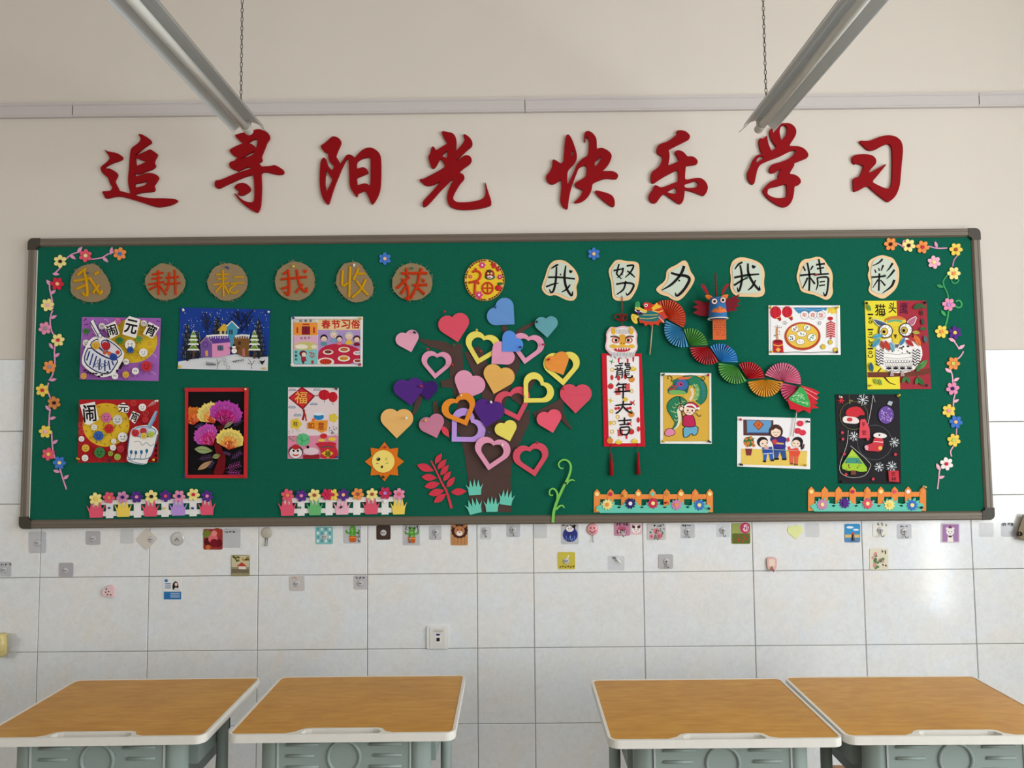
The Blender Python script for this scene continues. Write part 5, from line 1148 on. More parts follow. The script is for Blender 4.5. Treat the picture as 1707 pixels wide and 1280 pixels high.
a.part('firecracker_panel').f((130, 200, 200), [(1024, 455), (1216, 455), (1216, 568), (1024, 568)]).c((110, 30, 40), 1098, 485, 30, 26).c((244, 214, 190), 1105, 492, 18).f((170, 40, 60), [(1080, 512), (1118, 508), (1128, 545), (1085, 552)]).f((60, 60, 70), [(1090, 545), (1110, 545), (1108, 566), (1092, 566)]).f((180, 50, 50), [(1165, 540), (1185, 540), (1185, 566), (1165, 566)])
for q in range(12): a.c((200, 40, 50), 1150+random.uniform(0, 50), 460+random.uniform(0, 60), 7, 4, random.uniform(0, 3), 8)
for i, ch in enumerate('放鞭炮'): a.tx(ch, 1042, 472+i*30, 20, 20, K)
a.part('drawn_border').l((150, 140, 150), [(1022, 204), (1565, 204), (1565, 570), (1022, 570), (1022, 204)], 3, 0)
a.end()

# 5 scratch flowers in a red frame
t15 = T(290, 630, 5.69)
a = Art('framed_flower_drawing', 'bright pink, orange and yellow flowers on black paper in a red frame', t15, 5.69, [(110, 95), (705, 92), (692, 950), (104, 948)], (12, 10, 12), cat='drawing')
for pts in ([(105, 94), (705, 92), (700, 128), (112, 130)], [(104, 918), (694, 916), (692, 950), (104, 950)], [(104, 94), (134, 94), (130, 950), (104, 950)], [(668, 92), (706, 92), (694, 950), (660, 950)]):
    a.part('frame_strip').f((198, 44, 50), pts, 0, .002)
def bloom(x, y, r, c1, c2, c3, a0, spread, name):
    a.part(name); n = 30
    cl = lambda p: (min(max(p[0], 136), 658), p[1])
    for layer, (k, c) in enumerate(((1.0, c1), (.84, c1), (.64, c2), (.42, c3))):
        pts = [(x, y)]
        for q in range(n+1):
            u = 2*q/n-1; an = a0+spread/2*u
            rr = r*k*(1-.34*abs(u)**3)*(1+.045*math.sin(q*2.6+layer*1.7)+.03*math.sin(q*5.1))
            pts.append(cl((x+rr*math.cos(an), y+rr*math.sin(an))))
        a.f(tuple(int(v*(.9 if layer == 1 else 1)) for v in c), pts)
    for q in range(46):
        u = random.uniform(-.85, .85); an = a0+spread/2*u; r0 = r*random.uniform(.12, .72)*(1-.34*abs(u)**3)
        a.l(tuple(min(255, v+60) for v in random.choice((c1, c2, c2))), [cl((x+r0*math.cos(an), y+r0*math.sin(an))), cl((x+(r0+r*.12)*math.cos(an), y+(r0+r*.12)*math.sin(an)))], [2, 4], 0)
a.part('dark_red_vase').f((110, 14, 22), [(375, 600), (400, 570), (440, 590), (460, 700), (495, 740), (480, 900), (440, 918), (370, 916), (385, 860), (420, 780), (395, 700)], 1).f((80, 8, 14), [(400, 460), (470, 440), (480, 500), (420, 510)])
bloom(185, 445, 170, (222, 120, 40), (226, 90, 30), (190, 60, 30), -1.75, 2.3, 'orange_bloom')
bloom(385, 430, 205, (240, 216, 120), (230, 150, 60), (200, 70, 40), -2.05, 1.9, 'yellow_bloom')
bloom(468, 450, 235, (186, 66, 170), (176, 24, 110), (130, 10, 70), -1.35, 2.3, 'magenta_bloom')
bloom(368, 640, 215, (196, 80, 180), (190, 40, 120), (160, 30, 60), -2.15, 1.8, 'magenta_bloom')
bloom(520, 680, 200, (240, 214, 110), (232, 150, 60), (200, 70, 30), -1.45, 2.3, 'yellow_bloom')
def leafart(x, y, L, ang, c, w=.4, name='drawn_leaf'):
    a.part(name).f(c, leafshape(x, y, L, math.radians(ang), w)).l((60, 60, 40), [(x-L*.45*math.cos(math.radians(ang)), y-L*.45*math.sin(math.radians(ang))), (x+L*.45*math.cos(math.radians(ang)), y+L*.45*math.sin(math.radians(ang)))], 3, 0)
leafart(280, 682, 175, 6, (150, 166, 110)); leafart(295, 828, 165, -32, (190, 150, 110), .3); leafart(402, 742, 80, -15, (140, 150, 90), .6); leafart(520, 440, 115, -35, (140, 140, 110), .3)
def fern(x, y, L, ang, c):
    a.part('drawn_fern'); an = math.radians(ang); dx, dy = math.cos(an), math.sin(an)
    a.l(c, [(x, y), (x+L*dx, y+L*dy)], 4, 0)
    for q in range(1, 6):
        for s_ in (-1, 1):
            bx, by = x+L*q/6*dx, y+L*q/6*dy; b = an+s_*.8; a.l(c, [(bx, by), (bx+L*.26*math.cos(b), by+L*.26*math.sin(b))], 5, 0)
fern(230, 770, 130, -10, (96, 62, 104)); fern(540, 770, 120, -35, (104, 60, 110)); fern(490, 860, 150, -18, (150, 60, 130)); fern(490, 890, 140, 5, (150, 60, 130)); fern(560, 460, 110, -38, (80, 62, 96)); fern(190, 470, 90, -20, (80, 60, 100)); fern(320, 860, 90, -50, (80, 62, 96)); fern(460, 700, 80, 20, (96, 60, 100))
a.end()

# 6 new year luck poster
a = Art('new_year_luck_drawing', 'pink and white new year drawing with red 福 diamond, lanterns and lucky bag', t15, 5.69, [(1082, 88), (1562, 95), (1558, 768), (1078, 765)], (232, 216, 218))
a.part('pink_ground').f((226, 140, 170), [(1080, 548), (1558, 545), (1558, 766), (1079, 763)])
a.part('lucky_diamond').f((126, 18, 34), [(1213, 82), (1340, 170), (1222, 300), (1085, 188)]).f((212, 46, 54), [(1210, 98), (1322, 170), (1222, 282), (1100, 188)]).tx('福', 1205, 185, 115, 115, (232, 190, 80), .05, .006)
a.part('diamond_tassel').l((150, 30, 30), [(1228, 295), (1235, 340), (1220, 400)], 20).l((190, 60, 40), [(1245, 340), (1255, 410)], 14, 0).l((170, 40, 40), [(1340, 168), (1370, 165)], 8, 0)
for x, y, rx in ((1425, 160, 55), (1508, 180, 44)): a.part('drawn_lantern').c((200, 30, 44), x, y, rx, 50).l((120, 10, 20), [(x, y-48), (x, y+48)], 3, 0).l((120, 10, 20), [(x-25, y-42), (x-30, y), (x-20, y+44)], 3).l(K, [(x, y+50), (x, y+75)], 4, 0)
a.part('drawn_clouds')
for x, y in ((1355, 110), (1325, 245), (1170, 350), (1118, 275), (1122, 112)): a.l((70, 130, 170), [(x-32, y+8), (x-14, y-10), (x+4, y), (x+20, y-8), (x+34, y+8), (x-32, y+8)], 5)
a.part('blue_bowl').f((40, 130, 190), [(1318, 345), (1425, 345), (1415, 395), (1340, 400)], 1).c((226, 236, 240), 1370, 342, 46, 14).c((236, 110, 60), 1325, 398, 18)
a.part('yellow_flower').tx('旺', 1160, 438, 10, 10, K)
for q in range(5): a.c((228, 196, 60), 1155+30*math.cos(q*1.257), 435+30*math.sin(q*1.257), 25)
a.tx('旺', 1155, 436, 40, 42, K)
a.part('orange_banner').f((234, 150, 50), [(1262, 425), (1330, 405), (1460, 400), (1450, 500), (1395, 520), (1350, 490), (1262, 480)], 0).tx('如', 1300, 450, 58, 58, (150, 40, 20)).tx('意', 1395, 455, 60, 72, (150, 40, 20))
a.part('yellow_flower')
for q in range(5): a.c((226, 200, 70), 1512+24*math.cos(q*1.257), 378+24*math.sin(q*1.257), 20)
a.part('drawn_confetti')
for q in range(22): a.c((60, 60, 66), random.uniform(1470, 1550), random.uniform(460, 545), 6, 3, random.uniform(0, 3), 6)
for q in range(10): a.c((140, 90, 90), random.uniform(1090, 1190), random.uniform(490, 560), 6, 3, random.uniform(0, 3), 6)
a.part('green_ingot').c((96, 190, 130), 1225, 585, 64, 60).l((50, 130, 80), [(1175, 560), (1230, 600), (1275, 570)], 5).l((50, 130, 80), [(1200, 540), (1220, 590), (1205, 630)], 5).l((130, 150, 120), [(1090, 560), (1140, 600)], 10)
a.part('lion_dance_head').c((70, 60, 66), 1155, 700, 70, 62).c((236, 226, 226), 1155, 710, 60, 50).c((190, 40, 44), 1155, 655, 34, 26).c(K, 1135, 690, 11).c(K, 1175, 690, 11).l((190, 40, 44), [(1125, 725), (1155, 735), (1185, 725)], 12)
a.part('lucky_bag').f((202, 42, 60), [(1330, 610), (1545, 605), (1530, 650), (1558, 700), (1556, 764), (1380, 764), (1400, 700), (1370, 650)], 1).f((150, 30, 44), [(1225, 730), (1380, 725), (1380, 766), (1225, 766)]).c((228, 200, 210), 1300, 695, 75, 36).l((90, 80, 80), [(1390, 660), (1450, 650), (1510, 655)], 14).f((232, 190, 50), [(1460, 675), (1512, 715), (1462, 760), (1398, 715)]).tx('福', 1458, 718, 55, 60, K, 0, .02)
a.part('gold_coins').c((236, 200, 70), 1400, 590, 34, 14).c((236, 200, 70), 1500, 580, 40, 18).c((206, 40, 50), 1420, 550, 34, 24).c(K, 1270, 655, 14)
a.end()

# 7 new year's eve dinner
t16 = T(1270, 490, 5.69)
a = Art('new_year_dinner_drawing', 'white drawing of a round yellow dinner table, lanterns and firecrackers titled 年夜饭', t16, 5.69, [(62, 108), (740, 108), (748, 578), (66, 578)], (246, 244, 244))
for x, y, r in ((130, 175, 55), (240, 170, 50)): a.part('red_lantern').c((208, 36, 56), x, y, r, r*1.1).l((130, 20, 30), [(x-20, y-50), (x-30, y), (x-15, y+52)], 4).l((130, 20, 30), [(x+15, y-50), (x+20, y), (x+12, y+50)], 4).f((180, 40, 50), [(x+5, y+50), (x+50, y+38), (x+55, y+70), (x+40, y+85)]).l((232, 190, 90), [(x+8, y+52), (x+50, y+40)], 7, 0)
a.part('blue_bunting').f((66, 140, 190), [(300, 128), (620, 128), (610, 160), (580, 150), (545, 178), (500, 165), (450, 185), (400, 170), (350, 185), (320, 160)], 0).l((120, 180, 216), [(320, 150), (400, 140), (480, 155), (590, 140)], 6)
for i, ch in enumerate('年夜饭'):
    x = 405+i*78; a.part('title_circle').c(Wh, x, 200, 40).ring((90, 90, 120), x, 200, 40, 3).tx(ch, x, 200, 46, 46, (206, 70, 80))
a.part('yellow_star').f((240, 210, 80), [(620, 128), (710, 128), (712, 185), (690, 180), (665, 195), (650, 175), (620, 185), (630, 155)]).l((190, 120, 40), [(635, 160), (650, 140), (660, 160)], 3)
a.part('round_table').c((186, 74, 46), 385, 400, 172, 134, n=40).c((236, 198, 80), 385, 396, 150, 114, n=40)
for x, y, rx, ry, c in ((313, 330, 36, 30, (130, 70, 60)), (430, 320, 34, 28, (70, 140, 80)), (378, 378, 46, 28, (160, 170, 170)), (285, 415, 36, 34, (50, 50, 56)), (475, 412, 42, 36, (60, 140, 80)), (365, 452, 40, 28, (220, 200, 190))):
    a.part('dish').c((246, 244, 238), x, y, rx, ry, n=20).ring((90, 80, 60), x, y, rx, 3, ry)
    for q in range(5): a.c(c, x+random.uniform(-.5, .5)*rx, y+random.uniform(-.5, .5)*ry, rx*.18, n=8)
a.part('firecracker_string').l((120, 20, 30), [(655, 220), (655, 400)], 4, 0).c((190, 40, 50), 650, 232, 26, 18)
for q in range(7):
    for s_ in (-1, 1): a.l((204, 44, 56), [(655, 262+q*22), (655+s_*40, 284+q*20)], 11, 0).l((248, 220, 214), [(655, 273+q*22), (655+s_*40, 294+q*20)], 5, 0)
a.l((150, 30, 40), [(655, 395), (655, 430)], 10, 0).c((228, 196, 70), 651, 457, 20).ring((150, 120, 50), 651, 457, 20, 3)
a.part('gold_coin').c((228, 196, 70), 582, 500, 22).ring((150, 120, 50), 582, 500, 22, 3); a.part('gold_coin').c((228, 196, 70), 700, 530, 22).ring((150, 120, 50), 700, 530, 22, 3)
a.part('red_firework').f((196, 36, 50), [(108, 450), (198, 450), (206, 555), (108, 555)]).c((150, 26, 36), 154, 450, 46, 18).l((232, 190, 80), [(110, 480), (155, 492), (200, 480)], 9).f((232, 190, 80), [(155, 505), (180, 528), (155, 552), (130, 528)])
a.l((230, 150, 70), [(150, 430), (145, 360), (150, 310)], 14)
for q in range(12): a.c((60, 60, 66), 110+random.uniform(0, 80), 300+random.uniform(0, 110), 7, 3, random.uniform(0, 3), 6)
a.part('drawn_flower_marks')
for x, y in ((222, 272), (548, 275)):
    for q in range(5): a.c((80, 80, 90), x+14*math.cos(q*1.257), y+14*math.sin(q*1.257), 6, 4, q*1.257, 8)
a.part('drawn_border').l((90, 90, 90), [(82, 130), (715, 130)], 3, 0).l((90, 90, 90), [(80, 550), (200, 556), (320, 550), (450, 556), (600, 550), (715, 555)], 5).l((120, 120, 120), [(712, 130), (715, 550)], 3, 0).l((120, 120, 120), [(80, 130), (84, 550)], 3, 0)
a.end()

# 8 colourful owl
a = Art('owl_drawing', 'yellow and dark red drawing of a colourful owl on a branch titled 猫头鹰', t16, 5.69, [(975, 65), (1560, 62), (1605, 900), (1002, 905)], (236, 220, 62))
a.part('dark_red_half').f((168, 50, 64), [(1278, 64), (1560, 62), (1605, 900), (1312, 903)])
a.part('painted_character').tx('猫', 1122, 150, 100, 110, K, 0, .012)
a.part('painted_character').tx('头', 1240, 130, 75, 100, K, .05, .012)
a.part('painted_character').tx('鹰', 1345, 135, 80, 110, (70, 20, 50), 0, .008)
for i, ch in enumerate('Colorful owl'):
    if ch != ' ': a.part('painted_letter').tx(ch, 1030, 590-i*36, 30 if ch not in 'lf' else 14, 52 if ch in 'Cfl' else 36, K, -PI/2, .02)
a.part('branch').f((116, 62, 48), [(1002, 742), (1150, 740), (1330, 745), (1480, 730), (1600, 700), (1602, 750), (1480, 778), (1310, 782), (1150, 790), (1003, 790)]).l((90, 46, 36), [(1100, 740), (1130, 705)], 12).l((70, 40, 34), [(1160, 785), (1210, 840), (1270, 860)], [16, 10, 5])
for q in range(16): a.l((80, 40, 32), [(1020+q*36, 750+random.uniform(-4, 10)), (1045+q*36, 765-q)], 2, 0)
a.part('owl_body').f(Wh, [(1085, 470), (1180, 420), (1360, 410), (1490, 440), (1530, 560), (1500, 650), (1440, 730), (1330, 752), (1180, 740), (1100, 660), (1078, 560)], 1)
for q in range(5): a.l((60, 56, 60), [(1160, 560+q*42), (1290, 572+q*40), (1430, 556+q*42)], 3)
for q in range(10): a.ring((60, 56, 60), 1180+q*26, 640, 15, 3)
for q in range(12): a.l((60, 56, 60), [(1165+q*22, 660), (1185+q*22, 690)], 3, 0)
for q in range(4): a.c((40, 40, 46), 1205+q*65, 705, 22, 12).ring((60, 56, 60), 1205+q*65, 712, 26, 3)
for q in range(26): a.c((60, 56, 60), random.uniform(1200, 1420), random.uniform(490, 560), random.choice((4, 6, 9)), n=8)
for nm, x0_ in (('left_wing', 1122), ('right_wing', 1470)):
    a.part('owl_wing').f((236, 232, 230), [(x0_-42, 520), (x0_+35, 505), (x0_+45, 590), (x0_+25, 660), (x0_-15, 690), (x0_-40, 610)], 1)
    for q in range(6): a.l((50, 48, 52), [(x0_-38, 530+q*26), (x0_-15, 548+q*26), (x0_+5, 525+q*26), (x0_+32, 545+q*24)], 11, 0)
a.part('owl_head').f((232, 206, 60), [(1160, 250), (1230, 215), (1310, 210), (1380, 250), (1340, 300), (1330, 400), (1330, 470), (1240, 470), (1235, 400), (1200, 300)], 1).f((206, 120, 60), [(1160, 245), (1220, 212), (1300, 205), (1375, 240), (1330, 250), (1250, 235), (1190, 255)], 1).l((90, 170, 140), [(1190, 265), (1260, 250), (1330, 262)], 18)
for q in range(40): a.c((200, 150, 40), random.uniform(1240, 1325), random.uniform(300, 460), 3, n=6)
for pts, c in (([(1045, 232), (1120, 250), (1195, 285), (1170, 300), (1110, 310)], (70, 90, 120)), ([(1475, 205), (1445, 290), (1420, 300), (1370, 270), (1410, 235)], (190, 110, 140))): a.part('owl_ear').pot(pts, c, (236, 232, 230), 6)
for x, y, r, px_, c in ((1175, 352, 68, 1162, (226, 190, 70)), (1365, 340, 66, 1350, (200, 170, 70))):
    a.part('owl_eye').c((70, 60, 56), x, y, r, n=28).c(Wh, x, y, r*.86, n=28).c(c, px_, y+4, r*.5, n=20).ring((50, 40, 40), px_, y+4, r*.5, 5).c(K, px_-4, y+6, r*.22)
    for q in range(8): a.l((90, 80, 80), [(x+r*.55*math.cos(q*.785), y+r*.55*math.sin(q*.785)), (x+r*.85*math.cos(q*.785), y+r*.85*math.sin(q*.785))], 3, 0)
a.part('owl_beak').f((60, 50, 46), [(1255, 385), (1282, 382), (1270, 425)]).f((90, 84, 86), [(1262, 478), (1305, 478), (1285, 515)])
for x, y, L, ang, c in ((1100, 400, 110, -15, (90, 170, 200)), (1085, 465, 120, -48, (80, 160, 190)), (1145, 485, 95, 75, (190, 60, 50)), (1190, 490, 110, 70, (206, 60, 44)), (1240, 500, 100, 70, (120, 180, 200)), (1335, 450, 90, -60, (70, 140, 190)), (1405, 465, 100, 40, (190, 44, 56)), (1475, 440, 130, 60, (226, 120, 60)), (1430, 430, 80, 30, (200, 60, 60)), (1465, 365, 80, 5, (190, 180, 80))): leafart(x, y, L, ang, c, .4, 'owl_feather')
for x, y, L, ang, c in ((1525, 670, 130, -45, (90, 150, 80)), (1490, 700, 90, -60, (70, 130, 70)), (1350, 810, 80, -60, (70, 130, 70)), (1390, 815, 80, 70, (60, 120, 70)), (1475, 820, 90, -65, (70, 140, 80)), (1510, 830, 110, 50, (50, 110, 60)), (1085, 830, 70, 60, (150, 180, 80)), (1125, 835, 70, 70, (130, 170, 80)), (1040, 695, 100, 80, (50, 100, 120)), (1018, 130, 75, 65, (110, 160, 70)), (1485, 115, 110, -20, (50, 100, 60)), (1530, 120, 70, 20, (60, 110, 60)), (1518, 180, 60, 80, (60, 60, 50)), (1528, 265, 70, 85, (50, 90, 80)), (1530, 330, 75, 0, (60, 110, 70)), (1552, 430, 80, 80, (70, 120, 120)), (1158, 195, 50, -40, (60, 60, 40))): leafart(x, y, L, ang, c, .42)
for x in (1235, 1335):
    a.part('owl_foot')
    for q in (-14, 0, 14): a.l((190, 180, 180), [(x+q*.4, 725), (x+q, 780)], 8, 0)
a.end()

# 9 child with dragon
t17 = T(1090, 600, 6.096)
a = Art('dragon_child_drawing', 'yellow drawing of a child in a red hat holding up a green dragon', t17, 6.096, [(65, 130), (582, 134), (588, 853), (65, 850)], (244, 242, 240))
a.part('yellow_ground').f((222, 178, 72), [(95, 155), (562, 158), (562, 825), (97, 825)])
for q in range(24): a.c((150, 100, 40), random.uniform(105, 550), random.uniform(170, 815), 4, n=6)
gd = (44, 128, 92)
a.part('dragon_body').l(K, [(190, 230), (300, 205), (400, 210), (475, 270), (490, 370), (450, 440)], [40, 80, 110, 120, 100, 60], 6).l(gd, [(190, 230), (300, 205), (400, 210), (475, 270), (490, 370), (450, 440)], [30, 70, 98, 108, 88, 50], 6)
a.l((236, 214, 190), [(380, 290), (395, 350), (365, 410)], 28).l((120, 176, 110), [(430, 260), (445, 330), (425, 400)], 40)
a.part('dragon_tail').l(K, [(330, 440), (250, 415), (185, 470), (215, 560), (235, 640), (180, 720)], [50, 100, 112, 90, 50, 16], 6).l(gd, [(330, 440), (250, 415), (185, 470), (215, 560), (235, 640), (180, 720)], [40, 88, 100, 80, 40, 10], 6).l((236, 224, 204), [(300, 470), (255, 510), (262, 600), (240, 670), (190, 715)], [34, 36, 28, 18, 6], 5)
a.part('dragon_scales')
for x, y in ((420, 250), (445, 300), (440, 350), (420, 400), (400, 260), (410, 330), (410, 370), (300, 420), (270, 440), (230, 450), (205, 480), (190, 520), (215, 530), (230, 570), (225, 610)): a.l((196, 220, 140), [(x-16, y-8), (x, y+8), (x+18, y-4)], 6)
for q in range(9): a.f((56, 130, 150), [(470+18*math.sin(q*.35)+q*2, 215+q*26), (528-4*abs(q-4), 232+q*26), (478+q*2, 246+q*24)])
a.part('dragon_head').f((36, 96, 90), [(145, 290), (200, 245), (240, 200), (320, 190), (370, 220), (350, 300), (340, 345), (250, 345), (150, 345), (140, 310)], 1).c((60, 110, 170), 285, 250, 62, 58).c((200, 60, 110), 270, 245, 26, 24).c(K, 276, 248, 9).f((226, 110, 70), [(230, 195), (280, 165), (320, 175), (400, 165), (350, 195), (290, 200)], 1).l((200, 60, 60), [(180, 265), (230, 270), (205, 295), (165, 290)], 12).f((120, 180, 100), [(150, 310), (230, 300), (330, 320), (320, 350), (260, 345), (200, 352), (160, 345)], 1)
a.part('dragon_whisker').l(K, [(175, 220), (185, 180), (155, 160), (140, 180), (155, 192)], 6)
a.part('dragon_whisker').l(K, [(485, 210), (515, 200), (512, 172), (488, 172), (490, 190)], 6)
a.part('red_ball').c((206, 40, 60), 165, 300, 10)
a.part('pink_cloud').f((232, 140, 176), [(108, 745), (125, 710), (165, 695), (205, 712), (215, 745), (190, 765), (150, 775), (120, 765)], 2).l(K, [(108, 745), (125, 710), (165, 695), (205, 712), (215, 745), (190, 765), (150, 775), (120, 765), (108, 745)], 5)
a.part('pole').l((70, 50, 40), [(262, 370), (290, 560), (300, 640)], 9, 0)
a.part('trousers').pot([(298, 670), (420, 665), (455, 690), (440, 755), (400, 770), (385, 740), (340, 785), (300, 790)], (110, 176, 206), K, 7)
a.part('red_jumper').pot([(290, 580), (330, 555), (395, 560), (415, 600), (428, 675), (350, 685), (288, 665), (300, 615)], (196, 44, 90), K, 7)
a.part('child_head').c(K, 362, 500, 68, 64).c((248, 222, 200), 362, 505, 60, 55).c(K, 345, 512, 9).c(K, 390, 515, 9).l(K, [(355, 530), (362, 540), (372, 532)], 5).c((240, 150, 150), 335, 530, 8).c((240, 150, 150), 402, 532, 8)
a.part('santa_hat').pot([(310, 470), (340, 430), (400, 428), (440, 455), (465, 485), (440, 520), (430, 490)], (206, 56, 90), K, 6).l(Wh, [(312, 478), (345, 455), (400, 460), (435, 500)], 18).c(Wh, 455, 492, 14)
a.part('hand').c((248, 222, 200), 280, 495, 22).ring(K, 280, 495, 22, 5)
a.part('hat_string').l(K, [(425, 540), (455, 570), (475, 568), (478, 555)], 6)
a.part('drawn_border').l((150, 120, 60), [(95, 155), (562, 158), (562, 825), (97, 825), (95, 155)], 3, 0)
a.end()

# 10 new year visit
a = Art('new_year_visit_drawing', 'white drawing of a woman giving red envelopes to two children', t17, 6.096, [(848, 574), (1590, 592), (1588, 1110), (846, 1082)], (244, 242, 244))
a.part('yellow_floor').f((236, 204, 100), [(885, 900), (1100, 905), (1400, 915), (1558, 925), (1552, 1080), (885, 1062)])
a.part('window_picture').f((92, 60, 58), [(908, 605), (1215, 612), (1212, 770), (910, 765)]).f((104, 160, 206), [(945, 612), (1192, 616), (1190, 745), (948, 742)]).l((70, 80, 130), [(955, 740), (1185, 742)], 9, 0).f((150, 70, 40), [(1060, 608), (1120, 655), (1065, 715), (1005, 655)]).f((214, 120, 60), [(1060, 620), (1105, 655), (1064, 702), (1018, 655)]).tx('福', 1062, 658, 36, 36, (190, 60, 40))
for x, y in ((1485, 645), (1460, 720), (1510, 738)): a.part('drawn_lantern').c((226, 66, 88), x, y, 38, 30).l((160, 30, 50), [(x-12, y-26), (x-15, y), (x-10, y+26)], 3).l((160, 30, 50), [(x+10, y-26), (x+14, y), (x+10, y+26)], 3)
a.part('orange_tree').c((70, 120, 70), 965, 830, 55, 52)
for x, y in ((940, 800), (985, 790), (1005, 830), (960, 840), (930, 850), (1015, 868), (950, 870)): a.c((226, 130, 60), x, y, 17)
for q in range(12): a.c((60, 110, 60), 965+random.uniform(-50, 50), 830+random.uniform(-50, 50), 9, 5, q, 8)
a.part('plant_pot').f((130, 56, 60), [(928, 900), (1000, 900), (988, 970), (940, 970)])
sk = (250, 222, 200)
a.part('woman').f((52, 86, 150), [(1215, 880), (1335, 890), (1350, 1005), (1310, 1010), (1280, 930), (1260, 1000), (1225, 1005)]).pot([(1175, 800), (1220, 770), (1310, 775), (1350, 800), (1330, 850), (1345, 895), (1220, 905), (1215, 850)], (60, 50, 140), K, 4).c((78, 48, 44), 1240, 728, 72, 74).c(sk, 1240, 735, 50, 48).f((78, 48, 44), [(1185, 715), (1240, 675), (1300, 715), (1270, 708), (1240, 692), (1210, 712)]).l(K, [(1212, 738), (1225, 732), (1235, 738)], 4).l(K, [(1250, 738), (1262, 732), (1272, 738)], 4).l((180, 60, 60), [(1225, 758), (1240, 766), (1255, 758)], 5).l((232, 190, 90), [(1230, 845), (1320, 850)], 16, 0)
a.f(K, [(1218, 1000), (1270, 992), (1272, 1012), (1222, 1015)]).f(K, [(1305, 1000), (1350, 1000), (1345, 1018), (1300, 1015)])
a.part('red_envelope').f((204, 70, 80), [(1195, 820), (1235, 800), (1260, 835), (1225, 862)])
a.part('boy').f((36, 80, 170), [(1100, 890), (1200, 880), (1215, 950), (1110, 965)]).f((40, 96, 190), [(1115, 955), (1150, 955), (1140, 1025), (1115, 1025)]).f((40, 96, 190), [(1170, 950), (1208, 950), (1215, 1015), (1185, 1018)]).c((34, 30, 34), 1105, 832, 56, 52).c(sk, 1118, 848, 44, 40).c(K, 1105, 850, 7).c(K, 1150, 842, 7).c((230, 180, 150), 1145, 890, 24, 18).l(K, [(1125, 872), (1140, 868)], 5).f(K, [(1110, 1022), (1142, 1022), (1140, 1038), (1112, 1038)]).f(K, [(1185, 1012), (1222, 1012), (1220, 1028), (1188, 1028)]).l((232, 226, 220), [(1105, 955), (1210, 945)], 7, 0)
a.part('girl').f((228, 84, 60), [(1385, 905), (1460, 890), (1490, 940), (1470, 980), (1380, 975)]).f((230, 100, 80), [(1380, 970), (1420, 975), (1415, 1050), (1385, 1050)]).f((230, 100, 80), [(1430, 975), (1470, 975), (1462, 1060), (1432, 1060)]).l((228, 84, 60), [(1390, 930), (1370, 880)], 26, 0).c((34, 30, 34), 1462, 832, 55, 52).c(sk, 1445, 850, 42, 38).c(K, 1425, 845, 6).c(K, 1462, 850, 6).l((190, 60, 60), [(1430, 870), (1445, 875)], 5).l((34, 30, 34), [(1500, 860), (1505, 910)], 16, 0).f((110, 80, 60), [(1385, 1048), (1418, 1048), (1418, 1062), (1388, 1062)]).f((110, 80, 60), [(1425, 1055), (1465, 1055), (1462, 1070), (1428, 1070)])
a.part('red_envelope').f((200, 70, 84), [(1350, 795), (1375, 785), (1380, 825), (1355, 835)])
a.part('candy_stick').l((110, 60, 90), [(1525, 855), (1518, 900)], 16, 0)
a.part('wall_line').l((190, 186, 190), [(1090, 905), (1560, 925)], 4, 0)
a.end()

# 11 black christmas sheet
a = Art('christmas_drawing', 'black drawing with chalk snowflakes, santa hat, stocking and christmas tree', t7, 5.335, [(120, 92), (690, 92), (706, 890), (150, 885)], (38, 36, 40))
def flake(x, y, r):
    a.part('chalk_snowflake')
    for q in range(8):
        an = q*PI/4+.2; a.l((226, 230, 234), [(x, y), (x+r*math.cos(an), y+r*math.sin(an))], 5, 0)
        if q % 2:
            for s_ in (-.35, .35): a.l((226, 230, 234), [(x+r*.6*math.cos(an), y+r*.6*math.sin(an)), (x+r*.85*math.cos(an+s_), y+r*.85*math.sin(an+s_))], 4, 0)
for x, y, r in ((365, 140, 52), (285, 465, 44), (645, 518, 46), (510, 738, 44), (620, 732, 48)): flake(x, y, r)
a.part('red_star')
for q in range(6): a.l((214, 50, 60), [(172, 147), (172+28*math.cos(q*1.05), 147+28*math.sin(q*1.05))], 8, 0)
a.part('chalk_bauble').ring((110, 104, 60), 285, 280, 125, 5).l((150, 140, 80), [(250, 175), (250, 145), (275, 150)], 8).l((120, 110, 70), [(243, 92), (243, 150)], 3, 0).ring((110, 112, 118), 470, 520, 155, 3)
a.l((190, 190, 190), [(455, 100), (440, 210), (410, 360)], 5).l((190, 190, 190), [(455, 100), (475, 160)], 4, 0)
a.part('santa_hat').f((206, 50, 60), [(205, 280), (225, 220), (300, 195), (355, 215), (390, 280), (340, 275), (310, 300)], 1, .0008).f((240, 226, 222), [(180, 310), (205, 282), (250, 290), (310, 295), (340, 335), (310, 355), (240, 350), (195, 345)], 2).c((206, 60, 70), 247, 316, 26, 18)
a.part('purple_bauble').c((112, 78, 160), 572, 275, 68, 78, th=.0008).f((180, 190, 200), [(580, 180), (598, 150), (632, 158), (618, 195)])
for q in range(26): a.c((190, 170, 220), 572+random.uniform(-50, 50), 275+random.uniform(-58, 58), 6, n=7)
a.part('apple_card').f((226, 78, 92), [(345, 315), (385, 312), (425, 395), (428, 480), (330, 482), (335, 400)], 0, .0008).tx('平', 370, 362, 30, 40, (70, 20, 30)).tx('安', 376, 432, 40, 44, (70, 20, 30))
a.part('stocking').f((206, 60, 72), [(462, 475), (550, 480), (545, 560), (520, 602), (470, 598), (400, 595), (380, 560), (400, 540), (455, 525)], 1, .0008).f((240, 232, 230), [(455, 450), (490, 430), (560, 440), (585, 465), (550, 485), (465, 475)], 2).c(K, 512, 455, 8).f((226, 170, 190), [(378, 555), (400, 540), (415, 560), (410, 590), (388, 585)]).l(Wh, [(460, 512), (545, 518)], 6, 0).c((230, 190, 90), 520, 570, 18)
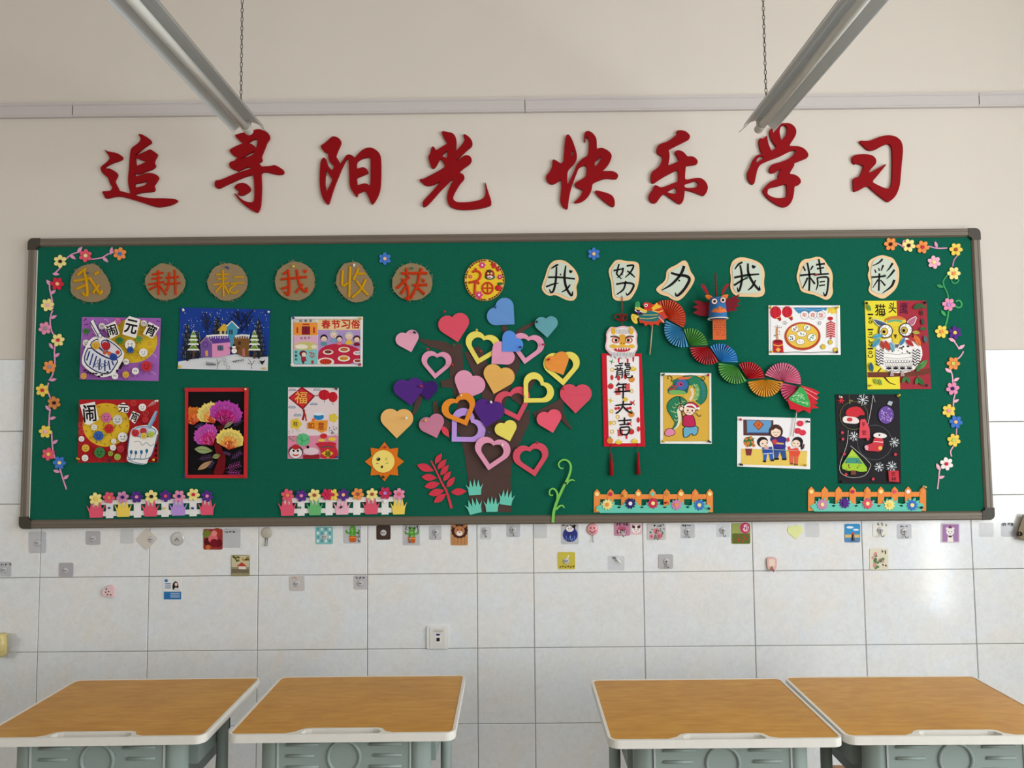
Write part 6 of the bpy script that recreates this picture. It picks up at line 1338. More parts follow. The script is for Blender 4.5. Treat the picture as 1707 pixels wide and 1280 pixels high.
a.part('christmas_tree').l((200, 200, 190), [(235, 410), (222, 545), (165, 700), (170, 790), (260, 832), (380, 815), (430, 740), (425, 700), (340, 620), (255, 550)], 4).f((120, 70, 56), [(258, 765), (304, 765), (304, 806), (258, 806)])
a.f((160, 206, 60), [(270, 580), (340, 660), (420, 770), (350, 785), (290, 765), (230, 775), (165, 745), (215, 665)], 1).f((70, 150, 130), [(225, 655), (325, 655), (365, 710), (280, 705), (200, 705)]).f((180, 210, 80), [(270, 578), (310, 640), (232, 640)])
for q in range(14): a.c(random.choice(((190, 50, 50), (60, 60, 60), (226, 190, 60))), random.uniform(215, 370), random.uniform(660, 765), 6, n=7)
a.part('red_dots')
for x, y in ((183, 432), (188, 490), (655, 626), (457, 845), (215, 805), (200, 622), (410, 490)): a.c((206, 70, 80), x, y, 13)
a.part('name_card').f((206, 60, 72), [(592, 772), (682, 770), (690, 872), (598, 866)], 0, .0008).tx('吉', 635, 800, 36, 36, K).tx('祥', 640, 845, 44, 36, K)
a.end()

# ------------------------------------------------------------------ hanging scroll
t18 = T(980, 480, 4.0)
CORD = M((150, 24, 30), .85, .1)
sr = thing('new_year_scroll', 'red and white paper scroll with black characters 龍年大吉 under a lion head', 'scroll', P(*t18([(240, 1057)])[0], PD))
card('red_backing', sr, t18([(93, 437), (358, 437), (382, 1057), (107, 1057)]), M((208, 30, 48), .8, .15), PD+.005, .0015)
card('printed_sheet', sr, t18([(125, 450), (340, 456), (350, 1035), (140, 1035)]), M((246, 240, 240), .85, .12), PD+.0066, .0008)
a = Art.__new__(Art); a.t, a.s, a.d, a.o, a.g = t18, 4.0, PD+.0069, sr, None
OR_ = (228, 146, 66); YL = (232, 196, 70); RD = (206, 50, 60); GRN = (96, 160, 90)
for x, y, k in ((160, 490, 'l'), (205, 480, 'f'), (265, 490, 'f'), (303, 475, 'f'), (162, 545, 'c'), (300, 535, 'i'), (160, 597, 'r'), (205, 600, 'r'), (250, 590, 'r'), (292, 610, 'o'), (152, 655, 't'), (200, 690, 'p'), (262, 660, 'p'), (292, 688, 'c'), (250, 743, 'g'), (152, 750, 's'), (300, 765, 'h'), (195, 800, 'k'), (272, 800, 'k'), (158, 822, 'c'), (200, 860, 'c'), (290, 842, 'o'), (150, 900, 'y'), (175, 898, 'c'), (280, 905, 'h'), (336, 880, 'r'), (162, 957, 'c'), (215, 965, 'p'), (290, 958, 't'), (338, 940, 'r'), (258, 990, 'f'), (148, 1018, 'o'), (205, 1022, 'i'), (310, 1016, 'i')):
    a.part('printed_motif')
    if k == 'c': a.ring(YL, x, y, 11, 6)
    elif k == 'g': a.c(YL, x, y, 18, 15)
    elif k == 'i': a.c(YL, x, y+6, 24, 14).c((240, 210, 110), x, y-3, 12, 11)
    elif k == 'o': a.c(OR_, x, y, 21, 20).f(GRN, [(x-8, y-16), (x, y-32), (x+10, y-18)])
    elif k == 't': a.c(RD, x, y, 20, 19).f(GRN, [(x-10, y-14), (x, y-24), (x+12, y-15)])
    elif k == 'r': a.c(RD, x, y, 11, 18)
    elif k == 'p': a.f((214, 90, 90), [(x-18, y-20), (x+18, y-24), (x+18, y+22), (x-14, y+24)])
    elif k == 'l': a.f(GRN, [(x-22, y-6), (x-4, y-4), (x+8, y-20), (x+4, y), (x+22, y+6), (x+2, y+6), (x-4, y+24), (x-6, y+6)])
    elif k == 's': a.f(YL, [(x-20, y-8), (x-3, y-6), (x+4, y-22), (x+4, y-4), (x+20, y), (x+4, y+6), (x, y+24), (x-5, y+6)])
    elif k == 'h': a.f(RD, [(x-18, y-14), (x-2, y-6), (x+14, y-20), (x+6, y), (x+16, y+18), (x-2, y+6), (x-14, y+16)])
    elif k == 'k': a.c(RD, x-8, y+4, 10).c(RD, x+10, y, 10)
    elif k == 'y': a.c(YL, x, y, 9, 16)
    else: a.f(RD, [(x-7, y-18), (x+7, y-18), (x+5, y+16), (x-5, y+16)])
def ink(x, y, sx_, sy_, strokes):
    a.part('brush_character')
    for st_ in strokes: a.l(K, [(x+p*sx_, y+q*sy_) for p, q in st_[:-1]], st_[-1])
ink(238, 548, 58, 52, [[(-.55, -.9), (-.3, -.85), (-.05, -.95), 8], [(-1, -.55), (-.1, -.65), 8], [(-.75, -.4), (-.65, -.2), 7], [(-.3, -.5), (-.4, -.2), 7], [(-1.05, -.1), (-.05, -.2), 8], [(-.75, .1), (-.75, .6), (-.9, 1), 8], [(-.75, .1), (-.15, .05), (-.15, .9), (-.3, .95), 8], [(-.7, .35), (-.2, .3), 6], [(-.7, .6), (-.2, .55), 6], [(.25, -.95), (.25, -.6), (.75, -.65), 9], [(.3, -.8), (.75, -.85), 8], [(.3, -.35), (.75, -.4), (.7, -.1), (.2, -.05), (.25, .7), (.5, .95), (.95, .9), (1, .65), 9], [(.3, .2), (.7, .15), 7], [(.3, .45), (.7, .4), 7], [(.3, .65), (.7, .6), 6]])
ink(232, 680, 55, 52, [[(-.4, -.95), (-.75, -.5), 9], [(-.5, -.7), (.5, -.78), 9], [(-.55, -.3), (.4, -.36), 9], [(-.5, -.25), (-.45, .2), 8], [(-1, .25), (.95, .12), 10], [(.08, -.7), (.08, .2), (.05, 1.1), 10]])
ink(242, 795, 58, 45, [[(-1, -.25), (0, -.4), (.9, -.45), 10], [(-.1, -.95), (-.15, -.2), (-.5, .5), (-.95, .95), 10], [(-.1, -.1), (.4, .55), (.95, .9), 11]])
ink(245, 922, 48, 56, [[(-.9, -.65), (.95, -.75), 10], [(0, -1.05), (0, -.25), 10], [(-.7, -.18), (.7, -.28), 10], [(-.6, .15), (-.5, .85), (0, 1), (.5, .85), (.65, .1), (-.6, .15), 10], [(-.5, .5), (.5, .45), 6]])
a.end()
# lion head of the scroll
a.d = PD+.011
LW = (246, 236, 232)
a.part('lion_outline').f((236, 190, 200), [(125, 340), (120, 300), (150, 255), (185, 265), (230, 250), (275, 260), (295, 250), (332, 300), (325, 350), (335, 400), (315, 435), (300, 460), (230, 468), (165, 455), (140, 435), (112, 400)], 1, .0012)
a.part('lion_face').f(LW, [(133, 340), (130, 305), (155, 280), (190, 272), (230, 262), (275, 272), (310, 290), (322, 305), (316, 350), (328, 400), (305, 430), (240, 435), (165, 432), (120, 400)], 1)
for x in (170, 288): a.part('lion_horn').f((226, 180, 60), [(x-14, 310), (x-18, 270), (x-6, 256), (x+6, 275), (x+14, 258), (x+16, 310)], 1)
a.part('lion_hair')
for q in range(11): a.l((170, 165, 170), [(195+q*8, 305), (190+q*9, 272+4*(q % 2))], 4, 0)
for x, s_ in ((185, 1), (272, -1)): a.part('lion_eye').c((206, 90, 60), x, 348, 27, 21).c((240, 226, 210), x, 348, 18, 14).c(K, x+s_*3, 348, 10, 11).l((90, 60, 50), [(x-34*s_, 325), (x, 322), (x+34*s_, 340)], 10)
a.part('lion_forehead').f((228, 170, 60), [(205, 318), (230, 305), (255, 318), (245, 345), (255, 375), (230, 385), (208, 375), (216, 345)], 1).c(K, 222, 368, 4).c(K, 240, 368, 4)
a.part('lion_lip').f((230, 184, 70), [(138, 385), (170, 372), (200, 385), (232, 375), (262, 385), (295, 372), (318, 388), (300, 405), (260, 395), (200, 397), (160, 405)], 1)
a.part('lion_mouth').f((190, 40, 60), [(165, 408), (200, 398), (260, 398), (290, 405), (265, 425), (195, 427)], 1)
for q in range(5): a.f(LW, [(190+q*17, 400), (203+q*17, 400), (197+q*17, 416)])
a.part('lion_beard').f((226, 226, 226), [(150, 425), (200, 432), (260, 432), (308, 425), (312, 450), (300, 462), (285, 452), (270, 470), (250, 458), (235, 474), (215, 460), (195, 472), (180, 456), (160, 462)])
for q in range(16): a.l((120, 118, 122), [(160+q*9.5, 430), (158+q*10, 456)], 3, 0)
a.end()
g = G(); g.tube(W(t18([(228, 52), (224, 110), (230, 160)]), PD+.009), .0012, CORD, 6); g.tube(W(t18([(228, 52), (234, 110), (228, 160)]), PD+.0095), .0010, CORD, 6); g.tube(W(t18([(226, 215), (228, 262)]), PD+.010), .0012, CORD, 6); g.build('hanging_cord', sr)
g = G()
for pts in ([(222, 190), (190, 175), (180, 200), (205, 215), (224, 205)], [(222, 190), (255, 175), (262, 205), (240, 218), (224, 205)], [(205, 180), (224, 170), (240, 182), (232, 215), (212, 218), (205, 200)], [(210, 200), (240, 195)]):
    g.tube([P(x, y, PD+.011) for x, y in spline(t18(pts), 4)], .0022, CORD, 6)
g.build('chinese_knot', sr, True)
for x, y in ((152, 1040), (331, 1033)):
    g = G(); g.tube(W(t18([(x, y), (x+1, y+62)]), PD+.008), .0011, CORD, 6); tc_ = g.build('tassel_cord', sr)
    c = P(*t18([(x+3, y+62)])[0], PD+.010); u = PXM()/4
    g = G(); g.lathe([(.0012, 0), (.004, -6*u), (.0046, -14*u), (.0034, -20*u), (.0062, -60*u), (.0082, -145*u), (.0002, -146*u)], M((176, 28, 36), .9, .1, bump=.9, bscale=1200, var=.2, vscale=600), Matrix.Translation(c), 12); g.build('tassel', sr, True)

# ------------------------------------------------------------------ paper dragon of folded fans
dr = thing('paper_dragon', 'long paper dragon of folded fans with a dragon head, tail and sticks', 'paper dragon', P(*t18([(880, 490)])[0], PD))
FANC = [(216, 78, 40), (64, 150, 196), (84, 160, 66), (196, 36, 46), (56, 152, 214), (92, 172, 74), (206, 34, 44), (234, 170, 40), (232, 130, 166), (214, 84, 124)]
FANS = [((527, 205), 127, -125, 30), ((632, 272), 124, 72, 207), ((680, 387), 120, -112, -2), ((803, 390), 121, 56, 178), ((880, 491), 121, -124, 4), ((990, 520), 120, 56, 190), ((1065, 606), 114, -122, -2), ((1185, 608), 119, 9, 172), ((1298, 622), 124, -162, 12), ((1410, 660), 126, 118, 194)]
for i, (((ax, ay), R, a0, a1), c) in enumerate(zip(FANS, FANC)):
    np_ = max(8, int((a1-a0)/8.6)); n = np_*2
    m = M(c, .7, .25); g = G()
    (px, py), = t18([(ax, ay)])
    d0 = PD+.006+.0015*(i % 2)
    vs = []; 
    for k in range(n+1):
        an = math.radians(a0+(a1-a0)*k/n); up = k % 2
        rr = R/4*(1.0 if up else .985)
        vs.append(P(px+rr*math.cos(an), py+rr*math.sin(an), d0+(.015 if up else 0)))
        vs.append(P(px+R/4*.06*math.cos(an), py+R/4*.06*math.sin(an), d0+(.006 if up else .003)))
    g.add(vs, [(2*k, 2*k+1, 2*k+3, 2*k+2) for k in range(n)], m)
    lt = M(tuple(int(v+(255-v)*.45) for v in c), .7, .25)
    for k in range(1, n, 2):                              # narrow strip in a paler tint along every ridge
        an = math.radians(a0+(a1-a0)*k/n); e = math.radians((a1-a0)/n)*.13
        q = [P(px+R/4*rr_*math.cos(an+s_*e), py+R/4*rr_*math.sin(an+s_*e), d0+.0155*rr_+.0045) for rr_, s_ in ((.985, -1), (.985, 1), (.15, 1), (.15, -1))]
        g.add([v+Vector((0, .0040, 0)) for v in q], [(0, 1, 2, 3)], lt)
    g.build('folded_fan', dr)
WOODS = M((222, 192, 150), .7, .2)
g = G(); g.tube(W(t18([(432, 235), (413, 444)]), PD+.008), .0022, WOODS, 8); g.build('stick', dr, True)
g = G(); g.tube(W(t18([(1396, 800), (1368, 990)]), PD+.012), .0022, M((216, 206, 196), .7), 8); g.build('stick', dr, True)
a.o = dr; a.d = PD+.023
a.part('tail_flames').f((206, 40, 52), [(1425, 650), (1500, 672), (1547, 697), (1520, 715), (1542, 735), (1515, 745), (1535, 770), (1505, 775), (1541, 800), (1490, 803), (1480, 836), (1440, 812), (1405, 830), (1385, 812), (1350, 806), (1330, 745)], 0, .0012)
for p in ([(1440, 665), (1530, 710)], [(1450, 690), (1530, 745)]): a.l((236, 150, 160), p, 5, 0)
a.part('scaled_tail').f((60, 170, 86), [(1412, 656), (1440, 670), (1465, 715), (1490, 795), (1450, 795), (1400, 775), (1330, 742), (1365, 715), (1395, 685)], 1, .0015)
for q in range(46):
    u, v = random.random(), random.random()
    if u+v > 1: u, v = 1-u, 1-v
    x, y = 1412+u*(1345-1412)+v*(1478-1412), 670+u*(738-670)+v*(786-670); a.l((206, 240, 200), [(x-5, y-2), (x, y+3), (x+5, y-2)], 2.5)
a.d = PD+.024
a.part('mane').f((208, 66, 40), [(340, 215), (350, 235), (370, 232), (385, 256), (405, 240), (425, 256), (445, 238), (470, 252), (480, 225), (505, 235), (508, 205), (535, 200), (515, 170), (500, 130), (480, 105), (440, 108), (400, 110), (370, 140), (340, 160)], 0, .0015)
a.part('teal_cheek').f((36, 112, 116), [(325, 185), (350, 165), (400, 150), (450, 155), (480, 180), (475, 215), (440, 225), (390, 222), (350, 215)], 1)
for p in ([(345, 200), (400, 205), (460, 195)], [(365, 180), (420, 180), (465, 178)]): a.l((230, 190, 90), p, 4)
a.part('upper_jaw').f((222, 196, 90), [(310, 125), (335, 118), (365, 140), (400, 150), (385, 170), (355, 165), (320, 150)], 1).f((60, 150, 90), [(318, 95), (335, 85), (348, 100), (350, 125), (330, 132), (312, 120)], 1)
a.part('open_mouth').f((60, 24, 50), [(315, 140), (350, 150), (385, 168), (350, 180), (312, 170)], 1).l(Wh, [(312, 145), (330, 160), (350, 155), (372, 165)], 6, 0).c((120, 80, 150), 338, 160, 12, 7)
a.part('lower_jaw').f((232, 200, 80), [(292, 170), (320, 178), (345, 190), (325, 205), (335, 235), (315, 240), (295, 220), (286, 195)], 1).l((180, 130, 50), [(300, 185), (310, 215)], 4)
a.part('brow').f((204, 50, 40), [(365, 105), (390, 92), (430, 105), (425, 130), (395, 140), (370, 125)], 1).c(Wh, 388, 115, 11).c(K, 388, 116, 6)
a.part('horn').f((238, 190, 60), [(420, 135), (450, 110), (455, 95), (468, 112), (495, 122), (485, 132), (455, 140), (440, 150)], 1)
a.part('whiskers').l((240, 200, 90), [(430, 150), (470, 160), (500, 150)], 7).l((120, 90, 140), [(480, 180), (510, 210)], 8, 0).l((240, 220, 200), [(470, 190), (510, 230)], 4, 0)
a.end()

# ------------------------------------------------------------------ paper cup dragon
cx, cyb = t18([(867, 205)])[0]
cc = P(cx, cyb, PD+.046); u = PXM(PD+.046)/4
cu = thing('paper_cup_dragon', 'blue paper cup dragon with big eyes, red wings and orange tongue strip', 'paper cup craft', cc)
CUPB = M((48, 112, 172), .65, .25, var=.12, vscale=60)
g = G(); g.lathe([(63*u, 0), (62*u, 4*u), (50*u, 138*u), (48*u, 141*u), (2*u, 142*u)], CUPB, Matrix.Translation(cc), 28); g.build('cup', cu, True)
g = G()
g.tube([cc+Vector((64*u*math.cos(q*2*PI/32), 64*u*math.sin(q*2*PI/32), 0)) for q in range(32)], 4.2*u, M((238, 230, 218), .6), 8, closed=True); g.build('cup_rim', cu, True)
g = G(); g.lathe([(61*u, 1*u), (2*u, 1*u)], M((226, 220, 210), .8), Matrix.Translation(cc+Vector((0, 0, -.0004))), 24); g.build('cup_inside', cu)
for ex, ey in ((828, 99), (884, 91)):
    w_ = P(*t18([(ex, ey)])[0], PD+.046); yo = cc.y-57*u
    q = Vector((w_.x, yo-.001, w_.z))
    e_ = None
    for nm, r_, col, off in (('eye', 19, (232, 130, 90), 0), ('eye_white', 16, (244, 240, 236), .0008), ('pupil', 10, K, .0016)):
        g = G(); g.prism([q+Vector((r_*u*math.cos(k*2*PI/20), -off, r_*u*math.sin(k*2*PI/20))) for k in range(20)], .001, M(col, .6)); ob = g.build(nm, cu if e_ is None else e_)
        e_ = e_ or ob
def cupcard(nm, pts, col, d, th=.0008, sm=0):
    pp = t18(pts); pp = chaikin(pp, True, sm) if sm else pp
    g = G(); g.prism(W(pp, d), th, M(col, .75, .2)); return g.build(nm, cu)
ns = []
for k in range(15):                                     # orange snout wrapped round the cup
    an = PI*1.18+(PI*.64)*k/14; ns.append(an)
def onc(an, h, r=1.02): rr = (63-13*h/141)*u*r; return cc+Vector((rr*math.cos(an), rr*math.sin(an), h*u))
g = G(); vs = []
for k, an in enumerate(ns):
    b_ = abs(k-7)/7
    vs += [onc(an, 30+10*b_), onc(an, (66+8*math.cos((k-7)*.9)) if b_ < .8 else 48)]
g.add(vs, [(2*k, 2*k+2, 2*k+3, 2*k+1) for k in range(14)], M((226, 116, 50), .7)); g.build('snout', cu, True)
for an in (PI*1.44, PI*1.56):
    g = G(); g.lathe([(4*u, 0), (.2*u, 1.5*u)], M((110, 50, 30)), Matrix.Translation(onc(an, 58, 1.03)) @ Matrix.Rotation(PI/2, 4, 'X'), 10); g.build('nostril', cu)
cupcard('wing', [(812, 92), (770, 95), (742, 82), (705, 88), (735, 112), (698, 125), (735, 145), (700, 165), (745, 185), (790, 188), (808, 180)], (134, 26, 40), PD+.034)
cupcard('wing', [(918, 80), (960, 62), (1015, 40), (990, 72), (1022, 82), (985, 108), (1020, 112), (980, 135), (995, 150), (950, 155), (925, 165)], (122, 22, 36), PD+.034)
cupcard('ear', [(800, 78), (778, 50), (800, 44), (820, 50), (835, 62), (825, 80)], (230, 118, 40), PD+.050, sm=1)
cupcard('ear', [(880, 62), (905, 45), (938, 40), (935, 60), (918, 78), (900, 72)], (230, 118, 40), PD+.050, sm=1)
cupcard('horn', [(790, 42), (765, 5), (752, -25), (770, -28), (790, -5), (812, 45)], (150, 34, 44), PD+.046, sm=1)
cupcard('horn', [(905, 42), (925, 5), (945, -25), (930, -30), (905, -8), (888, 45)], (150, 34, 44), PD+.046, sm=1)
g = G(); g.tube(W(t18([(856, 66), (853, 10), (850, -98)]), PD+.04), .0035, M((140, 20, 30), .8), 8); g.build('hanging_cord', cu, True)
cupcard('tongue_strip', [(832, 206), (920, 206), (923, 343), (834, 346)], (222, 104, 52), PD+.030)
g = G(); ink_ = M((90, 34, 30), .8)
for ry in range(6):
    for rx in range(6):
        if random.random() < .85:
            x, y = 845+rx*13, 232+ry*16; gstroke(g, t18([(x-4, y+random.uniform(-3, 3)), (x, y+random.uniform(-4, 4)), (x+4, y+random.uniform(-3, 3))]), .8, ink_, PD+.0303)
hw = g.build('handwriting', cu); hw['kind'] = 'stuff'

# ------------------------------------------------------------------ push pins
PC = dict(white=(240, 238, 232), red=(190, 26, 40), blue=(40, 66, 140), green=(40, 110, 80), yellow=(236, 196, 60), black=(30, 28, 36), cream=(240, 214, 160), pink=(230, 130, 160), purple=(90, 50, 110))
_pm = {}
def pin(px, py, col, place, d=PD+.004):
    if col not in _pm:
        g = G(); m = M(PC[col], .35, .5); st_ = M((170, 170, 172), .3, .5, metal=.9)
        g.lathe([(.0004, -.008), (.0006, 0.0)], st_, Matrix.Identity(4), 6)
        g.lathe([(.0046, 0.0), (.0050, .0012), (.0044, .0026), (.0026, .0036), (.0023, .0092), (.0036, .0104), (.0044, .0116), (.0040, .0128)], m, Matrix.Identity(4), 12)
        me = bpy.data.meshes.new('push_pin'); me.from_pydata([tuple(v) for v in g.v], [], g.f)
        for mm in g.mats: me.materials.append(mm)
        me.polygons.foreach_set('material_index', g.m); me.polygons.foreach_set('use_smooth', [True]*len(g.f)); _pm[col] = me
    o = bpy.data.objects.new('push_pin', _pm[col]); COL.objects.link(o)
    o.location = P(px, py, d); o.rotation_euler = (PI/2+random.uniform(-.35, .35), random.uniform(-.3, .3), random.uniform(-.45, .45))
    tag(o, '%s push pin %s' % (col, place), 'push pin', 'push pins on the board')
PINS = [(t14, 125, 133, 'white', 'at the top left corner of the winter village drawing'), (t14, 817, 145, 'white', 'at the top right corner of the winter village drawing'), (t14, 102, 590, 'yellow', 'at the bottom left corner of the winter village drawing'), (t14, 793, 602, 'yellow', 'at the bottom right corner of the winter village drawing'),
 (t14, 1020, 196, 'blue', 'at the top left corner of the family dinner drawing'), (t14, 1567, 200, 'yellow', 'at the top right corner of the family dinner drawing'), (t14, 1016, 572, 'white', 'at the bottom left corner of the family dinner drawing'), (t14, 1565, 572, 'red', 'at the bottom right corner of the family dinner drawing'),
 (t15, 678, 110, 'cream', 'at the top right corner of the red frame'), (t15, 122, 113, 'red', 'at the top left corner of the red frame'), (t15, 112, 930, 'blue', 'at the bottom left corner of the red frame'), (t15, 640, 930, 'red', 'at the bottom right corner of the red frame'),
 (t15, 1540, 104, 'black', 'at the top right corner of the pink luck drawing'), (t15, 1548, 748, 'blue', 'at the bottom right corner of the pink luck drawing'),
 (t16, 84, 131, 'yellow', 'at the top left corner of the round table drawing'), (t16, 710, 130, 'yellow', 'at the top right corner of the round table drawing'), (t16, 86, 548, 'yellow', 'at the bottom left corner of the round table drawing'), (t16, 712, 550, 'black', 'at the bottom right corner of the round table drawing'),
 (t16, 995, 86, 'black', 'at the top left corner of the owl drawing'), (t16, 1545, 84, 'black', 'at the top right corner of the owl drawing'), (t16, 1022, 868, 'yellow', 'at the bottom left corner of the owl drawing'), (t16, 1570, 866, 'purple', 'at the bottom right corner of the owl drawing'),
 (t17, 88, 153, 'green', 'at the top left corner of the dragon child drawing'), (t17, 555, 156, 'red', 'at the top right corner of the dragon child drawing'), (t17, 92, 823, 'yellow', 'at the bottom left corner of the dragon child drawing'), (t17, 557, 825, 'black', 'at the bottom right corner of the dragon child drawing'),
 (t17, 885, 606, 'red', 'at the top left corner of the red envelope drawing'), (t17, 1555, 624, 'black', 'at the top right corner of the red envelope drawing'), (t17, 880, 1060, 'black', 'at the bottom left corner of the red envelope drawing'), (t17, 1545, 1070, 'yellow', 'at the bottom right corner of the red envelope drawing'),
 (t7, 156, 113, 'white', 'at the top left corner of the black christmas drawing'), (t7, 676, 107, 'yellow', 'at the top right corner of the black christmas drawing'), (t7, 178, 866, 'black', 'at the bottom left corner of the black christmas drawing'),
 (t5, 1140, 196, 'white', 'at the top right corner of the red dumpling drawing'), (t5, 470, 692, 'yellow', 'at the bottom left corner of the red dumpling drawing'), (t5, 1108, 698, 'yellow', 'at the bottom right corner of the red dumpling drawing'), (t5, 730, 704, 'black', 'at the bottom middle of the red dumpling drawing'),
 (t4, 553, 337, 'blue', 'on the first sackcloth disc'), (t10, 345, 266, 'blue', 'on the third sackcloth disc'), (t10, 968, 249, 'yellow', 'on the fourth sackcloth disc'), (t10, 1535, 246, 'white', 'on the fifth sackcloth disc'), (t11, 495, 268, 'green', 'on the sixth sackcloth disc'),
 (t8, 368, 298, 'black', 'on the small pale pink heart at the far left'), (t8, 565, 158, 'red', 'above the large rose red heart'), (t8, 905, 130, 'blue', 'in the notch of the large blue heart'), (t8, 1180, 225, 'black', 'on the small teal heart'), (t8, 778, 282, 'yellow', 'on the top yellow heart outline'), (t8, 1070, 394, 'blue', 'on the small bright blue heart'), (t8, 1220, 376, 'red', 'on the right pink heart outline'), (t8, 625, 382, 'green', 'on the branch below the rose red heart'), (t8, 450, 405, 'red', 'at the top of the left pink heart outline'), (t8, 617, 515, 'red', 'at the right of the left pink heart outline'), (t8, 808, 422, 'red', 'on the branch inside the top yellow outline'), (t8, 412, 656, 'red', 'on the large purple heart at the left'), (t8, 673, 718, 'cream', 'on the orange heart outline'), (t8, 872, 758, 'white', 'in the notch of the purple trunk heart'), (t8, 1103, 722, 'cream', 'on the tilted yellow heart outline'), (t8, 1357, 671, 'red', 'on the large red heart at the right'), (t8, 1255, 478, 'red', 'on the small orange heart'), (t8, 437, 885, 'yellow', 'on the small mauve heart'), (t8, 310, 866, 'white', 'on the large peach heart'), (t8, 860, 966, 'blue', 'on the trunk beside the small yellow heart'), (t8, 948, 1045, 'white', 'on the pink heart outline low on the trunk'), (t8, 1180, 1028, 'red', 'at the top of the lower red heart outline'), (t8, 1037, 1062, 'black', 'at the left of the lower red heart outline'),
 (t18, 922, 394, 'red', 'on the second blue folded fan'), (t18, 1347, 520, 'pink', 'on the large pink folded fan'), (t18, 745, 468, 'red', 'on the red folded fan of the dragon body'),
 (T(130, 800, 6.828), 355, 318, 'blue', 'on the left picket of the lower left fence'), (T(130, 800, 6.828), 1308, 323, 'blue', 'on the right picket of the lower left fence'), (T(130, 800, 6.828), 985, 320, 'yellow', 'on the third picket of the lower left fence'), (T(440, 790, 6.565), 400, 368, 'green', 'on the left picket of the fence beside the tree'), (T(440, 790, 6.565), 850, 360, 'black', 'on the middle of the fence beside the tree'), (T(440, 790, 6.565), 1318, 300, 'white', 'on the right picket of the fence beside the tree'),
 (tO, 400, 205, 'yellow', 'on the third picket of the fence under the scroll'), (tO, 145, 345, 'yellow', 'at the left foot of the fence under the scroll'), (tO, 1207, 330, 'black', 'at the right foot of the fence under the scroll'), (tO, 790, 275, 'red', 'on the middle of the fence under the scroll'), (t7, 905, 912, 'cream', 'at the top right of the fence under the black drawing'), (t7, 885, 1100, 'black', 'at the right foot of the fence under the black drawing'),
 (t9, 192, 203, 'red', 'on the top ray of the paper sun'), (t9, 172, 425, 'black', 'on the bottom ray of the paper sun'), (t9, 1545, 472, 'black', 'on the green curly vine'), (t13, 848, 240, 'red', 'on the fifth brush character card'), (t13, 1428, 248, 'green', 'on the last brush character card'), (t13, 272, 270, 'green', 'on the fourth brush character card'), (t12, 848, 272, 'white', 'on the second brush character card')]
for tt, x, y, c, pl_ in PINS:
    (px, py), = tt([(x, y)]); pin(px, py, c, pl_, PD+(.020 if tt is t8 else .012 if tt in (t10, t11, t18) else .010 if 'fence' in pl_ or 'vine' in pl_ else .006))

# ------------------------------------------------------------------ network socket
so = thing('wall_socket', 'white square network socket plate low on the tiled wall', 'socket', P(730, 1082, .008))
def rr_px(x0_, y0_, x1_, y1_, r, n=4):
    p = []
    for cx_, cy_, a0 in ((x1_-r, y1_-r, 0), (x0_+r, y1_-r, PI/2), (x0_+r, y0_+r, PI), (x1_-r, y0_+r, 1.5*PI)):
        for k in range(n+1): an = a0+PI/2*k/n; p.append((cx_+r*math.cos(an), cy_+r*math.sin(an)))
    return p
SW = M((236, 234, 230), .35, .45)
o = card('plate', so, rr_px(711.5, 1044, 748, 1081.5, 2.5), SW, .0165, .0080); md = o.modifiers.new('soft_edge', 'BEVEL'); md.width = .0025; md.segments = 2; md.limit_method = 'ANGLE'; md.angle_limit = 1.0
card('inner_plate', so, rr_px(716.5, 1046, 742, 1079.5, 1.5), M((228, 226, 222), .35, .45), .0185, .003)
card('label_strip', so, rr_px(722.5, 1050, 738, 1054, .6), M((200, 196, 186), .5), .0192, .001); card('indicator', so, rr_px(727.2, 1056.5, 733, 1059.3, .4), M((40, 44, 110), .4), .0195, .0012)
card('jack_surround', so, rr_px(725.5, 1061, 734.5, 1071.5, .6), M((240, 238, 234), .4), .0196, .0015); card('jack_opening', so, rr_px(727.5, 1063, 733, 1069, .3), M((30, 30, 32), .5), .0199, .0006)

